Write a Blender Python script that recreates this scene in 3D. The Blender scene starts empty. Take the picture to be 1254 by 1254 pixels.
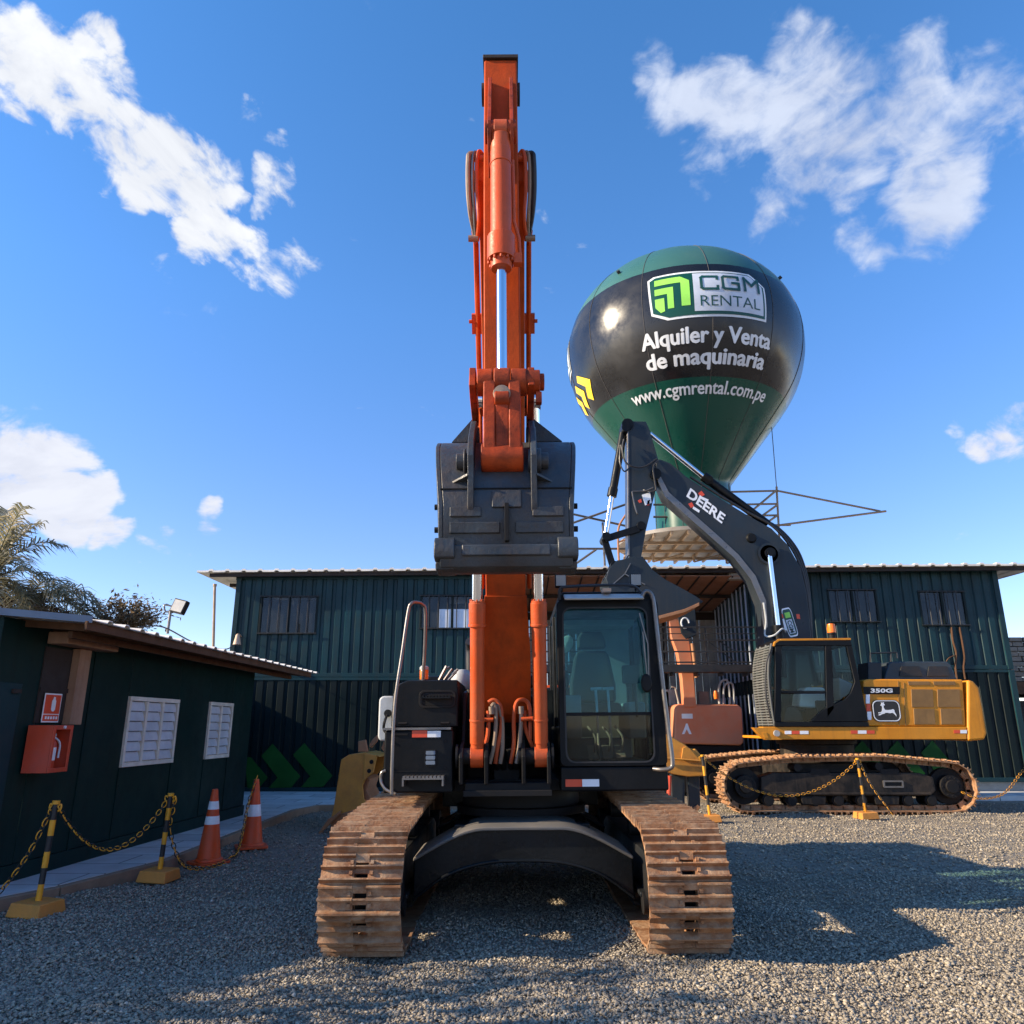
import bpy, bmesh, math, random
import numpy as np
from mathutils import Vector, Matrix, Euler
random.seed(7); rng = np.random.default_rng(11)
R = math.radians
scene = bpy.context.scene
COL = scene.collection

# ---------------------------------------------------------------- camera geometry (used to convert measurements)
PITCH = R(15.8); F = 925.0; EYE = 1.63
def ray(px, py):
    a = (px-627)/F; b = (627-py)/F
    return Vector((a, math.cos(PITCH)-b*math.sin(PITCH), math.sin(PITCH)+b*math.cos(PITCH)))
def at(px, py, Y):
    d = ray(px, py); return Vector((0, 0, EYE)) + d*(Y/d.y)
def atz(px, py, z):
    d = ray(px, py); return Vector((0, 0, EYE)) + d*((z-EYE)/d.z)
def xz(pts, Y):
    return [(at(px, py, Y).x, at(px, py, Y).z) for px, py in pts]
def zat(py, Y): return at(627, py, Y).z

# ---------------------------------------------------------------- materials
def newmat(name):
    m = bpy.data.materials.new(name); m.use_nodes = True
    nt = m.node_tree; b = nt.nodes['Principled BSDF']
    return m, nt, b
def N(nt, t, **kw):
    n = nt.nodes.new(t)
    for k, v in kw.items():
        if k in ('operation', 'blend_type', 'data_type', 'feature', 'distance', 'noise_dimensions', 'wave_type', 'bands_direction', 'interpolation_type'): setattr(n, k, v)
        else: n.inputs[k].default_value = v
    return n
def ramp(nt, fac, stops):
    r = nt.nodes.new('ShaderNodeValToRGB'); e = r.color_ramp.elements
    while len(e) < len(stops): e.new(0.5)
    for el, (p, c) in zip(e, stops):
        el.position = p; el.color = (c[0], c[1], c[2], 1) if not isinstance(c, (int, float)) else (c, c, c, 1)
    nt.links.new(fac, r.inputs['Fac']); return r
def mixc(nt, fac, a, b, blend='MIX'):
    m = nt.nodes.new('ShaderNodeMix'); m.data_type = 'RGBA'; m.blend_type = blend
    for inp, v in ((m.inputs[0], fac), (m.inputs[6], a), (m.inputs[7], b)):
        if hasattr(v, 'is_linked') or isinstance(v, bpy.types.NodeSocket): nt.links.new(v, inp)
        else: inp.default_value = v if isinstance(v, (int, float)) else (*v[:3], 1)
    return m.outputs[2]
def paint(name, col, rough=.45, metal=0, dirt=.35, dirtcol=(.16, .11, .075), scale=3.0, fine=40, bump=.15, coat=0, spec=.5, streak=0, fade=None):
    m, nt, b = newmat(name); L = nt.links
    tc = nt.nodes.new('ShaderNodeTexCoord')
    mp = nt.nodes.new('ShaderNodeMapping'); L.new(tc.outputs['Object'], mp.inputs[0])
    n1 = N(nt, 'ShaderNodeTexNoise', Scale=scale, Detail=9, Roughness=.68); L.new(mp.outputs[0], n1.inputs['Vector'])
    n2 = N(nt, 'ShaderNodeTexNoise', Scale=fine, Detail=5, Roughness=.6); L.new(mp.outputs[0], n2.inputs['Vector'])
    r1 = ramp(nt, n1.outputs['Fac'], [(.42, 0), (.74, 1)])
    c = mixc(nt, .5, col, col)
    n3 = N(nt, 'ShaderNodeTexNoise', Scale=scale*.45, Detail=4, Roughness=.5); L.new(mp.outputs[0], n3.inputs['Vector'])
    f3 = ramp(nt, n3.outputs['Fac'], [(.3, 0), (.7, 1)])
    fc = fade if fade else tuple(min(1, x*1.35+.004) for x in col)
    c = mixc(nt, f3.outputs[0], col, fc)
    mul = N(nt, 'ShaderNodeMath', operation='MULTIPLY'); mul.inputs[1].default_value = dirt; L.new(r1.outputs[0], mul.inputs[0])
    c = mixc(nt, mul.outputs[0], c, dirtcol)
    # small chips and specks
    r2 = ramp(nt, n2.outputs['Fac'], [(.64, 0), (.72, 1)])
    mul2 = N(nt, 'ShaderNodeMath', operation='MULTIPLY'); mul2.inputs[1].default_value = dirt*.7; L.new(r2.outputs[0], mul2.inputs[0])
    c = mixc(nt, mul2.outputs[0], c, dirtcol)
    if streak:
        mp2 = nt.nodes.new('ShaderNodeMapping'); mp2.inputs['Scale'].default_value = (9, 9, .5); L.new(tc.outputs['Object'], mp2.inputs[0])
        n4 = N(nt, 'ShaderNodeTexNoise', Scale=1.3, Detail=6, Roughness=.6); L.new(mp2.outputs[0], n4.inputs['Vector'])
        r4 = ramp(nt, n4.outputs['Fac'], [(.5, 0), (.75, streak)])
        c = mixc(nt, r4.outputs[0], c, dirtcol)
    L.new(c, b.inputs['Base Color'])
    rr = N(nt, 'ShaderNodeMapRange'); L.new(n1.outputs['Fac'], rr.inputs[0])
    rr.inputs[3].default_value = max(.05, rough-.14); rr.inputs[4].default_value = min(1, rough+.22); rr.inputs[1].default_value = .3; rr.inputs[2].default_value = .75
    L.new(rr.outputs[0], b.inputs['Roughness'])
    b.inputs['Metallic'].default_value = metal; b.inputs['Specular IOR Level'].default_value = spec
    b.inputs['Coat Weight'].default_value = coat
    if bump:
        bp = N(nt, 'ShaderNodeBump', Strength=bump, Distance=.004); L.new(n2.outputs['Fac'], bp.inputs['Height'])
        bp2 = N(nt, 'ShaderNodeBump', Strength=bump*.5, Distance=.03); L.new(n1.outputs['Fac'], bp2.inputs['Height'])
        L.new(bp.outputs[0], bp2.inputs['Normal']); L.new(bp2.outputs[0], b.inputs['Normal'])
    return m
def plain(name, col, rough=.5, metal=0, spec=.5):
    return paint(name, col, rough, metal, dirt=.12, bump=.05, spec=spec)

M = {}
M['orange'] = paint('faded_orange_paint', (.45, .05, .003), .6, dirt=.55, dirtcol=(.15, .035, .01), scale=3, fade=(.56, .09, .014), spec=.18, streak=.45, bump=.3)
M['greasy'] = paint('greasy_orange_paint', (.36, .036, .003), .5, dirt=.85, dirtcol=(.018, .01, .007), scale=6, fine=25, fade=(.46, .07, .015), spec=.25, streak=.5, bump=.4)
M['cylorange'] = paint('cylinder_orange_paint', (.58, .07, .01), .42, dirt=.42, dirtcol=(.2, .07, .03), scale=5, fade=(.58, .105, .03), spec=.35, streak=.35, bump=.25)
M['machdark'] = paint('dark_machine_paint', (.0035, .0046, .0062), .38, dirt=.4, dirtcol=(.02, .018, .016), scale=4, spec=.15, streak=.3, bump=.25)
M['black'] = paint('black_grimy_steel', (.005, .005, .0055), .6, dirt=.35, dirtcol=(.035, .026, .02), scale=4, spec=.25)
M['underc'] = paint('undercarriage_paint', (.008, .01, .012), .45, dirt=.5, dirtcol=(.05, .038, .03), scale=2.5, spec=.3)
M['chassis'] = paint('chassis_blue_grey', (.004, .0055, .007), .28, dirt=.3, dirtcol=(.02, .018, .016), scale=4, spec=.22, bump=.25)
M['bucket'] = paint('bucket_grey_steel', (.02, .027, .034), .38, dirt=.55, dirtcol=(.075, .045, .028), scale=5.5, fine=22, bump=.6, fade=(.06, .072, .084), spec=.4, streak=.3)
M['rust'] = paint('rusty_track_steel', (.36, .175, .08), .62, metal=.05, dirt=.8, dirtcol=(.54, .38, .24), scale=9, fine=40, bump=.9, fade=(.19, .085, .04), spec=.3)
M['rusty_pipe'] = paint('dusty_hydraulic_pipe', (.22, .16, .12), .5, metal=.2, dirt=.6, dirtcol=(.4, .3, .2), scale=9)
M['steel'] = paint('worn_handrail_steel', (.16, .15, .145), .35, metal=.7, dirt=.4, dirtcol=(.25, .2, .15), scale=8)
M['rubber'] = paint('black_rubber_hose', (.012, .012, .014), .5, dirt=.3, dirtcol=(.09, .08, .07), scale=7, bump=.1)
M['deckgrey'] = paint('light_grey_plastic', (.4, .42, .42), .5, dirt=.4, dirtcol=(.25, .22, .18), scale=5)
M['seat'] = paint('dark_seat_fabric', (.014, .017, .022), .85, dirt=.15, bump=.3)
M['white'] = plain('white_enamel', (.72, .72, .7), .45)
M['red'] = plain('red_reflective', (.62, .06, .02), .35)
M['redpaint'] = paint('red_cabinet_paint', (.6, .06, .015), .4, dirt=.25, dirtcol=(.3, .12, .08), scale=5, fade=(.65, .09, .05))
M['whiter'] = plain('white_reflective', (.75, .78, .82), .3)
M['deeregrey'] = paint('boom_charcoal_paint', (.016, .024, .032), .38, dirt=.4, dirtcol=(.05, .045, .04), scale=2.2, spec=.25, streak=.35, bump=.2)
M['yellow'] = paint('construction_yellow_paint', (.66, .235, .006), .42, dirt=.35, dirtcol=(.3, .12, .02), scale=2.4, fade=(.7, .28, .02), spec=.35, streak=.4)
M['yellowold'] = paint('scuffed_bucket_yellow', (.5, .21, .02), .5, dirt=.6, dirtcol=(.22, .1, .04), scale=3.5, bump=.3)
M['rustyedge'] = paint('rusty_worn_edge', (.28, .12, .05), .6, dirt=.5, dirtcol=(.4, .22, .1), scale=6, bump=.4)
M['safetyyellow'] = paint('safety_yellow', (.68, .29, .012), .5, dirt=.35, dirtcol=(.3, .16, .05), scale=9)
M['safetyblack'] = paint('safety_black', (.01, .01, .011), .5, dirt=.3, dirtcol=(.1, .08, .06), scale=9)
M['baseyellow'] = paint('ochre_block_paint', (.52, .2, .03), .75, dirt=.45, dirtcol=(.28, .15, .07), scale=7, bump=.4)
M['cone'] = paint('traffic_cone_orange', (.68, .07, .008), .5, dirt=.5, dirtcol=(.3, .11, .06), scale=6, fade=(.72, .09, .014))
M['conewhite'] = paint('cone_reflective_band', (.7, .73, .75), .35, dirt=.3, dirtcol=(.35, .33, .3), scale=8)
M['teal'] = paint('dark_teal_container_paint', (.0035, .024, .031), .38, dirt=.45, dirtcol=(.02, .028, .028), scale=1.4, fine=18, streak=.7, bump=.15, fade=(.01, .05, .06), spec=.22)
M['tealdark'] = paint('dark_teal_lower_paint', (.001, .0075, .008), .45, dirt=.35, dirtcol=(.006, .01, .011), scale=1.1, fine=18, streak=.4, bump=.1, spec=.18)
M['officegreen'] = paint('dark_green_panel_paint', (.002, .019, .017), .4, dirt=.45, dirtcol=(.007, .016, .014), scale=1.8, streak=.6, bump=.15, spec=.14)
M['officegreen2'] = paint('dull_teal_door_paint', (.005, .026, .03), .5, dirt=.3, dirtcol=(.012, .03, .034), scale=1.6, streak=.3, bump=.1, spec=.2)
M['arrowgreen'] = paint('leaf_green_wall_paint', (.006, .06, .007), .6, dirt=.2, dirtcol=(.01, .04, .01), scale=4, spec=.2)
M['wood'] = paint('weathered_brown_timber', (.1, .05, .026), .75, dirt=.5, dirtcol=(.045, .026, .016), scale=5, streak=.4, bump=.4, spec=.2)
M['woodlight'] = paint('pale_timber', (.3, .17, .1), .75, dirt=.35, dirtcol=(.17, .085, .045), scale=5, streak=.4, bump=.3)
M['wooddark'] = paint('dark_brown_timber', (.022, .014, .01), .8, dirt=.4, dirtcol=(.045, .028, .018), scale=4, bump=.4)
M['kerbwood'] = paint('kerb_brown', (.23, .155, .1), .85, dirt=.5, dirtcol=(.14, .1, .07), scale=5, bump=.5)
M['tin'] = paint('pale_tin_sheet', (.74, .69, .6), .5, metal=0, dirt=.35, dirtcol=(.32, .24, .17), scale=2.5, fine=20)  # pale cream base colour
M['fascia'] = paint('blue_grey_fascia', (.13, .17, .22), .5, dirt=.4, dirtcol=(.2, .18, .16), scale=2.5)
M['plywood'] = paint('orange_brown_board', (.34, .17, .1), .7, dirt=.4, dirtcol=(.2, .09, .05), scale=2, streak=.3)
M['plank'] = paint('grey_plank_wall', (.36, .33, .29), .8, dirt=.5, dirtcol=(.12, .1, .085), scale=2.5, streak=.6, bump=.3)
M['frame'] = paint('cream_window_frame', (.66, .6, .5), .5, dirt=.3, dirtcol=(.35, .27, .18), scale=6)
M['louver'] = paint('grey_louver_blind', (.5, .51, .52), .45, dirt=.35, dirtcol=(.25, .25, .27), scale=4)
M['railblack'] = paint('black_railing_paint', (.012, .013, .015), .5, dirt=.3, dirtcol=(.07, .05, .04), scale=8)
M['scaff'] = paint('weathered_scaffold_tube', (.26, .19, .125), .55, metal=.3, dirt=.5, dirtcol=(.3, .15, .07), scale=6)
M['darkpole'] = paint('dark_scaffold_tube', (.06, .06, .058), .55, metal=.3, dirt=.5, dirtcol=(.2, .12, .07), scale=6)
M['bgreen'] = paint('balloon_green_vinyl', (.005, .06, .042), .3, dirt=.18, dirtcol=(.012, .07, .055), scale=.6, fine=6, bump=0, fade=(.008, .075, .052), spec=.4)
M['bcrownsheen'] = paint('balloon_crown_sheen_vinyl', (.035, .115, .1), .35, dirt=.3, dirtcol=(.07, .15, .14), scale=.6, fine=6, bump=0, fade=(.045, .135, .12), spec=.4)  # sun sheen on the crown painted in as a paler green
M['dusttop'] = paint('dusty_chassis_top', (.09, .085, .078), .7, dirt=.5, dirtcol=(.17, .135, .1), scale=4, bump=.3)
M['guard'] = paint('grey_guard_bars', (.1, .105, .1), .5, dirt=.4, dirtcol=(.16, .13, .1), scale=5)
M['bblack'] = paint('balloon_black_vinyl', (.008, .008, .009), .26, dirt=.2, dirtcol=(.03, .032, .035), scale=.8, fine=6, bump=.0)
M['seam'] = plain('balloon_seam', (.07, .062, .055), .6)
M['hood'] = paint('intake_hood_grey', (.03, .042, .052), .42, dirt=.4, dirtcol=(.08, .07, .055), scale=3, spec=.3)
M['trackframe'] = paint('dusty_track_frame', (.008, .008, .008), .55, dirt=.9, dirtcol=(.075, .055, .04), scale=3, fine=20, spec=.2, streak=.5, bump=.4)
M['bwhite'] = plain('balloon_white_print', (.62, .64, .66), .4)
M['bplate'] = plain('balloon_silver_panel', (.5, .54, .6), .4)
M['blime'] = plain('balloon_lime_print', (.26, .62, .08), .4)
M['bdark'] = plain('balloon_dark_green_print', (.006, .06, .05), .4)
M['byellow'] = plain('balloon_yellow_print', (.8, .52, .02), .4)
M['emblem'] = plain('emblem_black', (.008, .008, .009), .35)
M['silver'] = plain('silver_print', (.6, .62, .64), .4)
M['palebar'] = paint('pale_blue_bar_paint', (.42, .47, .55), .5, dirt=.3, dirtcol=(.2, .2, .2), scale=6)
M['concrete'] = paint('rubble_masonry', (.2, .165, .13), .9, dirt=.6, dirtcol=(.1, .075, .06), scale=3, bump=.8)
M['bark'] = paint('grey_brown_bark', (.12, .085, .06), .9, dirt=.4, dirtcol=(.06, .045, .035), scale=6, bump=.6)
M['pod'] = paint('grimy_platform_sheet', (.22, .2, .18), .6, dirt=.5, dirtcol=(.12, .08, .05), scale=2)
M['amber'] = plain('amber_lens', (.8, .16, .01), .25)
M['tan'] = plain('tan_horn', (.5, .33, .22), .5)
M['mesh'] = paint('perforated_ochre_mesh', (.22, .115, .03), .55, dirt=.4, dirtcol=(.1, .06, .03), scale=4, fine=90, bump=.4)
M['darkmesh'] = paint('dark_vent_mesh', (.012, .013, .014), .6, dirt=.2, fine=90, bump=.4)
M['interior'] = paint('cab_interior_grey', (.2, .22, .225), .7, dirt=.3, dirtcol=(.05, .05, .05))
M['orangeold'] = paint('sun_bleached_orange', (.6, .17, .07), .55, dirt=.5, dirtcol=(.5, .3, .19), scale=3, fade=(.66, .25, .13))
M['lampglass'] = plain('lamp_lens', (.35, .34, .31), .3)
# chrome
m, nt, b = newmat('chrome_rod'); b.inputs['Base Color'].default_value = (.8, .82, .85, 1); b.inputs['Metallic'].default_value = 1; b.inputs['Roughness'].default_value = .14; M['chrome'] = m
# glass: tinted transparency plus mirror reflection
def glass(name, tint, film=(.1, .12, .13), filmamt=.06, ior=1.5, gloss=.0):
    m, nt, b = newmat(name); L = nt.links; nt.nodes.remove(b); out = nt.nodes['Material Output']
    t = nt.nodes.new('ShaderNodeBsdfTransparent'); t.inputs[0].default_value = (*tint, 1)
    g = nt.nodes.new('ShaderNodeBsdfGlossy'); g.inputs['Roughness'].default_value = .03; g.inputs['Color'].default_value = (.9, .95, 1, 1)
    d = nt.nodes.new('ShaderNodeBsdfDiffuse'); d.inputs['Color'].default_value = (*film, 1)
    tc = nt.nodes.new('ShaderNodeTexCoord'); n = N(nt, 'ShaderNodeTexNoise', Scale=3, Detail=7, Roughness=.65); L.new(tc.outputs['Object'], n.inputs['Vector'])
    mr = N(nt, 'ShaderNodeMapRange'); mr.inputs[1].default_value = .3; mr.inputs[2].default_value = .75; mr.inputs[3].default_value = filmamt*.4; mr.inputs[4].default_value = filmamt*1.7
    L.new(n.outputs['Fac'], mr.inputs[0])
    a = nt.nodes.new('ShaderNodeMixShader'); L.new(mr.outputs[0], a.inputs[0]); L.new(t.outputs[0], a.inputs[1]); L.new(d.outputs[0], a.inputs[2])
    fr = nt.nodes.new('ShaderNodeFresnel'); fr.inputs['IOR'].default_value = ior
    ad = N(nt, 'ShaderNodeMath', operation='ADD'); ad.inputs[1].default_value = gloss; L.new(fr.outputs[0], ad.inputs[0])
    c = nt.nodes.new('ShaderNodeMixShader'); L.new(ad.outputs[0], c.inputs[0]); L.new(a.outputs[0], c.inputs[1]); L.new(g.outputs[0], c.inputs[2])
    L.new(c.outputs[0], out.inputs[0]); return m
M['glass'] = glass('tinted_sky_sheen_glass', (.62, .9, .94), (.06, .27, .34), .075, ior=1.28)  # teal film paints a sky sheen over the tinted pane
M['glassdusty'] = glass('dusty_lower_glass', (.72, .68, .6), (.15, .115, .085), .075, ior=1.25)
M['glassdark'] = glass('dark_window_glass', (.34, .37, .4), (.1, .11, .12), .25, ior=1.4)
M['glassclear'] = glass('clear_cab_glass', (.66, .8, .8), (.05, .08, .085), .03, ior=1.3)
M['glassblack'] = glass('dark_reflective_glass', (.78, .88, .88), (.03, .06, .06), .03, ior=1.25)
M['blindwhite'] = plain('white_window_blind', (.6, .66, .74), .6)
M['curtain'] = plain('dull_grey_curtain', (.2, .21, .22), .8)
M['tancurtain'] = plain('tan_curtain', (.42, .34, .25), .8)
# foliage
def leafmat(name, c1, c2, c3):
    m, nt, b = newmat(name); L = nt.links
    g = nt.nodes.new('ShaderNodeNewGeometry')
    r = ramp(nt, g.outputs['Random Per Island'], [(0, c1), (.5, c2), (1, c3)])
    L.new(r.outputs[0], b.inputs['Base Color']); b.inputs['Roughness'].default_value = .5
    t = nt.nodes.new('ShaderNodeBsdfTranslucent'); L.new(r.outputs[0], t.inputs[0]); ms = nt.nodes.new('ShaderNodeMixShader'); ms.inputs[0].default_value = .4
    L.new(b.outputs[0], ms.inputs[1]); L.new(t.outputs[0], ms.inputs[2]); L.new(ms.outputs[0], nt.nodes['Material Output'].inputs[0]); return m
M['palm'] = leafmat('palm_leaflets', (.11, .11, .06), (.22, .2, .115), (.4, .33, .2))
M['dryleaf'] = leafmat('dry_brown_leaflets', (.07, .045, .025), (.17, .11, .06), (.32, .23, .14))
M['leaf'] = leafmat('broad_leaves', (.05, .04, .02), (.12, .085, .045), (.28, .2, .12))

# ---------------------------------------------------------------- mesh builder
def smooth(pts, k=6):
    P = [Vector(p) for p in pts]; out = []
    for i in range(len(P)-1):
        a = P[i-1] if i else P[0]*2-P[1]; b, c = P[i], P[i+1]; d = P[i+2] if i+2 < len(P) else P[-1]*2-P[-2]
        for j in range(k):
            t = j/k
            out.append(.5*((2*b)+(c-a)*t+(2*a-5*b+4*c-d)*t*t+(3*b-a-3*c+d)*t**3))
    out.append(P[-1]); return out
class MB:
    def __init__(s): s.v = []; s.f = []; s.m = []; s.mi = 0
    def add(s, vs, fs):
        o = len(s.v); s.v += [tuple(v) for v in vs]
        for f in fs: s.f.append([i+o for i in f]); s.m.append(s.mi)
    def box(s, x0, x1, y0, y1, z0, z1):
        s.add([(x0, y0, z0), (x1, y0, z0), (x1, y1, z0), (x0, y1, z0), (x0, y0, z1), (x1, y0, z1), (x1, y1, z1), (x0, y1, z1)],
              [(0, 3, 2, 1), (4, 5, 6, 7), (0, 1, 5, 4), (1, 2, 6, 5), (2, 3, 7, 6), (3, 0, 4, 7)])
        return s
    def obox(s, c, size, rot):
        c = Vector(c); h = Vector(size)/2; vs = []
        for z in (-1, 1):
            for x, y in ((-1, -1), (1, -1), (1, 1), (-1, 1)):
                vs.append(c + rot @ Vector((x*h.x, y*h.y, z*h.z)))
        s.add(vs, [(0, 3, 2, 1), (4, 5, 6, 7), (0, 1, 5, 4), (1, 2, 6, 5), (2, 3, 7, 6), (3, 0, 4, 7)]); return s
    def bar(s, p0, p1, w, h, up=(0, 0, 1)):
        p0 = Vector(p0); p1 = Vector(p1); t = (p1-p0); l = t.length; t.normalize()
        sd = t.cross(Vector(up))
        if sd.length < 1e-4: sd = t.cross(Vector((0, 1, 0)))
        sd.normalize(); u = sd.cross(t)
        rot = Matrix((sd, t, u)).transposed()
        return s.obox((p0+p1)/2, (w, l, h), rot)
    def cyl(s, p0, p1, r0, r1=None, n=20, caps=True):
        p0 = Vector(p0); p1 = Vector(p1); r1 = r0 if r1 is None else r1
        t = (p1-p0).normalized(); a = t.cross(Vector((0, 0, 1)))
        if a.length < 1e-3: a = t.cross(Vector((0, 1, 0)))
        a.normalize(); b = t.cross(a); vs = []
        for p, r in ((p0, r0), (p1, r1)):
            for i in range(n):
                an = 2*math.pi*i/n; vs.append(p+(a*math.cos(an)+b*math.sin(an))*r)
        fs = [(i, (i+1) % n, n+(i+1) % n, n+i) for i in range(n)]
        if caps: fs += [tuple(range(n-1, -1, -1)), tuple(range(n, 2*n))]
        s.add(vs, fs); return s
    def tube(s, pts, r, n=8, closed=False):
        P = [Vector(p) for p in pts]; vs = []; prev = None; K = len(P)
        rs = r if isinstance(r, (list, tuple)) else [r]*K
        for i, p in enumerate(P):
            if closed: t = P[(i+1) % K]-P[i-1]
            else: t = P[min(i+1, K-1)]-P[max(i-1, 0)]
            if t.length < 1e-9: t = Vector((0, 0, 1))
            t.normalize()
            if prev is None:
                a = t.cross(Vector((0, 0, 1)))
                if a.length < 1e-2: a = t.cross(Vector((1, 0, 0)))
            else: a = prev - t*prev.dot(t)
            a.normalize(); prev = a; b = t.cross(a)
            for j in range(n):
                an = 2*math.pi*j/n; vs.append(p+(a*math.cos(an)+b*math.sin(an))*rs[i])
        fs = []
        for i in range(K if closed else K-1):
            for j in range(n):
                i2 = (i+1) % K; fs.append((i*n+j, i*n+(j+1) % n, i2*n+(j+1) % n, i2*n+j))
        if not closed: fs += [tuple(range(n-1, -1, -1)), tuple(range((K-1)*n, K*n))]
        s.add(vs, fs); return s
    def prism(s, pts, a0, a1, plane):
        n = len(pts)
        if plane == 'yz': f = lambda p, a: (a, p[0], p[1])
        elif plane == 'xz': f = lambda p, a: (p[0], a, p[1])
        else: f = lambda p, a: (p[0], p[1], a)
        vs = [f(p, a0) for p in pts]+[f(p, a1) for p in pts]
        s.add(vs, [tuple(range(n)), tuple(range(2*n-1, n-1, -1))]+[(i, i+n, (i+1) % n+n, (i+1) % n) for i in range(n)]); return s
    def ring(s, outer, inner, a0, a1, plane):      # frame between two outlines with the same point count
        n = len(outer)
        if plane == 'yz': f = lambda p, a: (a, p[0], p[1])
        elif plane == 'xz': f = lambda p, a: (p[0], a, p[1])
        else: f = lambda p, a: (p[0], p[1], a)
        vs = [f(p, a0) for p in outer]+[f(p, a0) for p in inner]+[f(p, a1) for p in outer]+[f(p, a1) for p in inner]
        fs = []
        for i in range(n):
            j = (i+1) % n
            fs += [(i, j, n+j, n+i), (2*n+i, 3*n+i, 3*n+j, 2*n+j), (i, 2*n+i, 2*n+j, j), (n+i, n+j, 3*n+j, 3*n+i)]
        s.add(vs, fs); return s
    def lathe(s, prof, c, axis='z', n=32):         # prof: (r, h)
        c = Vector(c); vs = []
        for r, h in prof:
            for i in range(n):
                an = 2*math.pi*i/n; x, y = r*math.cos(an), r*math.sin(an)
                vs.append(c+Vector({'z': (x, y, h), 'x': (h, x, y), 'y': (x, h, y)}[axis]))
        fs = [(k*n+i, k*n+(i+1) % n, (k+1)*n+(i+1) % n, (k+1)*n+i) for k in range(len(prof)-1) for i in range(n)]
        if prof[0][0] > 1e-6: fs.append(tuple(range(n-1, -1, -1)))
        if prof[-1][0] > 1e-6: fs.append(tuple(range((len(prof)-1)*n, len(prof)*n)))
        s.add(vs, fs); return s
    def build(s, name, mats, parent=None, base=None, bevel=0, ang=38, weld=False, flat=False):
        me = bpy.data.meshes.new(name); me.from_pydata(s.v, [], s.f)
        bm = bmesh.new(); bm.from_mesh(me)
        if weld: bmesh.ops.remove_doubles(bm, verts=bm.verts, dist=1e-4)
        bmesh.ops.recalc_face_normals(bm, faces=bm.faces)
        org = Vector(base) if base is not None else (Vector(parent['_o']) if parent is not None and '_o' in parent else Vector((0, 0, 0)))
        for v in bm.verts: v.co -= org
        bm.to_mesh(me); bm.free()
        mats = mats if isinstance(mats, (list, tuple)) else [mats]
        for mm in mats: me.materials.append(M[mm] if isinstance(mm, str) else mm)
        if len(mats) > 1 and not weld: me.polygons.foreach_set('material_index', s.m)
        if not flat:
            me.polygons.foreach_set('use_smooth', [True]*len(me.polygons)); me.set_sharp_from_angle(angle=R(ang))
        o = bpy.data.objects.new(name, me); COL.objects.link(o)
        if parent is not None: o.parent = parent; o['_o'] = tuple(org)
        else: o.location = org; o['_o'] = tuple(org)
        if bevel:
            b = o.modifiers.new('bevel', 'BEVEL'); b.width = bevel; b.segments = 2; b.limit_method = 'ANGLE'; b.angle_limit = R(40); b.harden_normals = True
        return o
def tag(o, label=None, cat=None, group=None, kind=None):
    if label: o['label'] = label
    if cat: o['category'] = cat
    if group: o['group'] = group
    if kind: o['kind'] = kind
    return o
def thing(name, label, cat, loc, rot=(0, 0, 0), group=None):
    o = bpy.data.objects.new(name, None); COL.objects.link(o); o.location = loc; o.rotation_euler = rot
    o['_o'] = tuple(loc); o.empty_display_size = .2
    return tag(o, label, cat, group)
def copy_tree(o, parent=None):
    c = o.copy(); COL.objects.link(c); c.parent = parent
    for ch in list(o.children): copy_tree(ch, c)
    return c
def rrect(x0, x1, z0, z1, r, k=5):
    out = []
    for cx, cz, a0 in ((x1-r, z1-r, 0), (x0+r, z1-r, 90), (x0+r, z0+r, 180), (x1-r, z0+r, 270)):
        for i in range(k+1):
            a = R(a0+90*i/k); out.append((cx+r*math.cos(a), cz+r*math.sin(a)))
    return out
def text2d(body, size, bold=0, shear=0, res=3):
    cu = bpy.data.curves.new('t', 'FONT'); cu.body = body; cu.size = size; cu.offset = bold; cu.resolution_u = res; cu.shear = shear
    ob = bpy.data.objects.new('t', cu); COL.objects.link(ob)
    dg = bpy.context.evaluated_depsgraph_get(); me = bpy.data.meshes.new_from_object(ob.evaluated_get(dg))
    vs = [v.co.copy() for v in me.vertices]; fs = [list(p.vertices) for p in me.polygons]
    bpy.data.objects.remove(ob); bpy.data.curves.remove(cu); bpy.data.meshes.remove(me)
    x0 = min(v.x for v in vs); x1 = max(v.x for v in vs); y0 = min(v.y for v in vs); y1 = max(v.y for v in vs)
    return vs, fs, (x0, x1, y0, y1)

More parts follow.
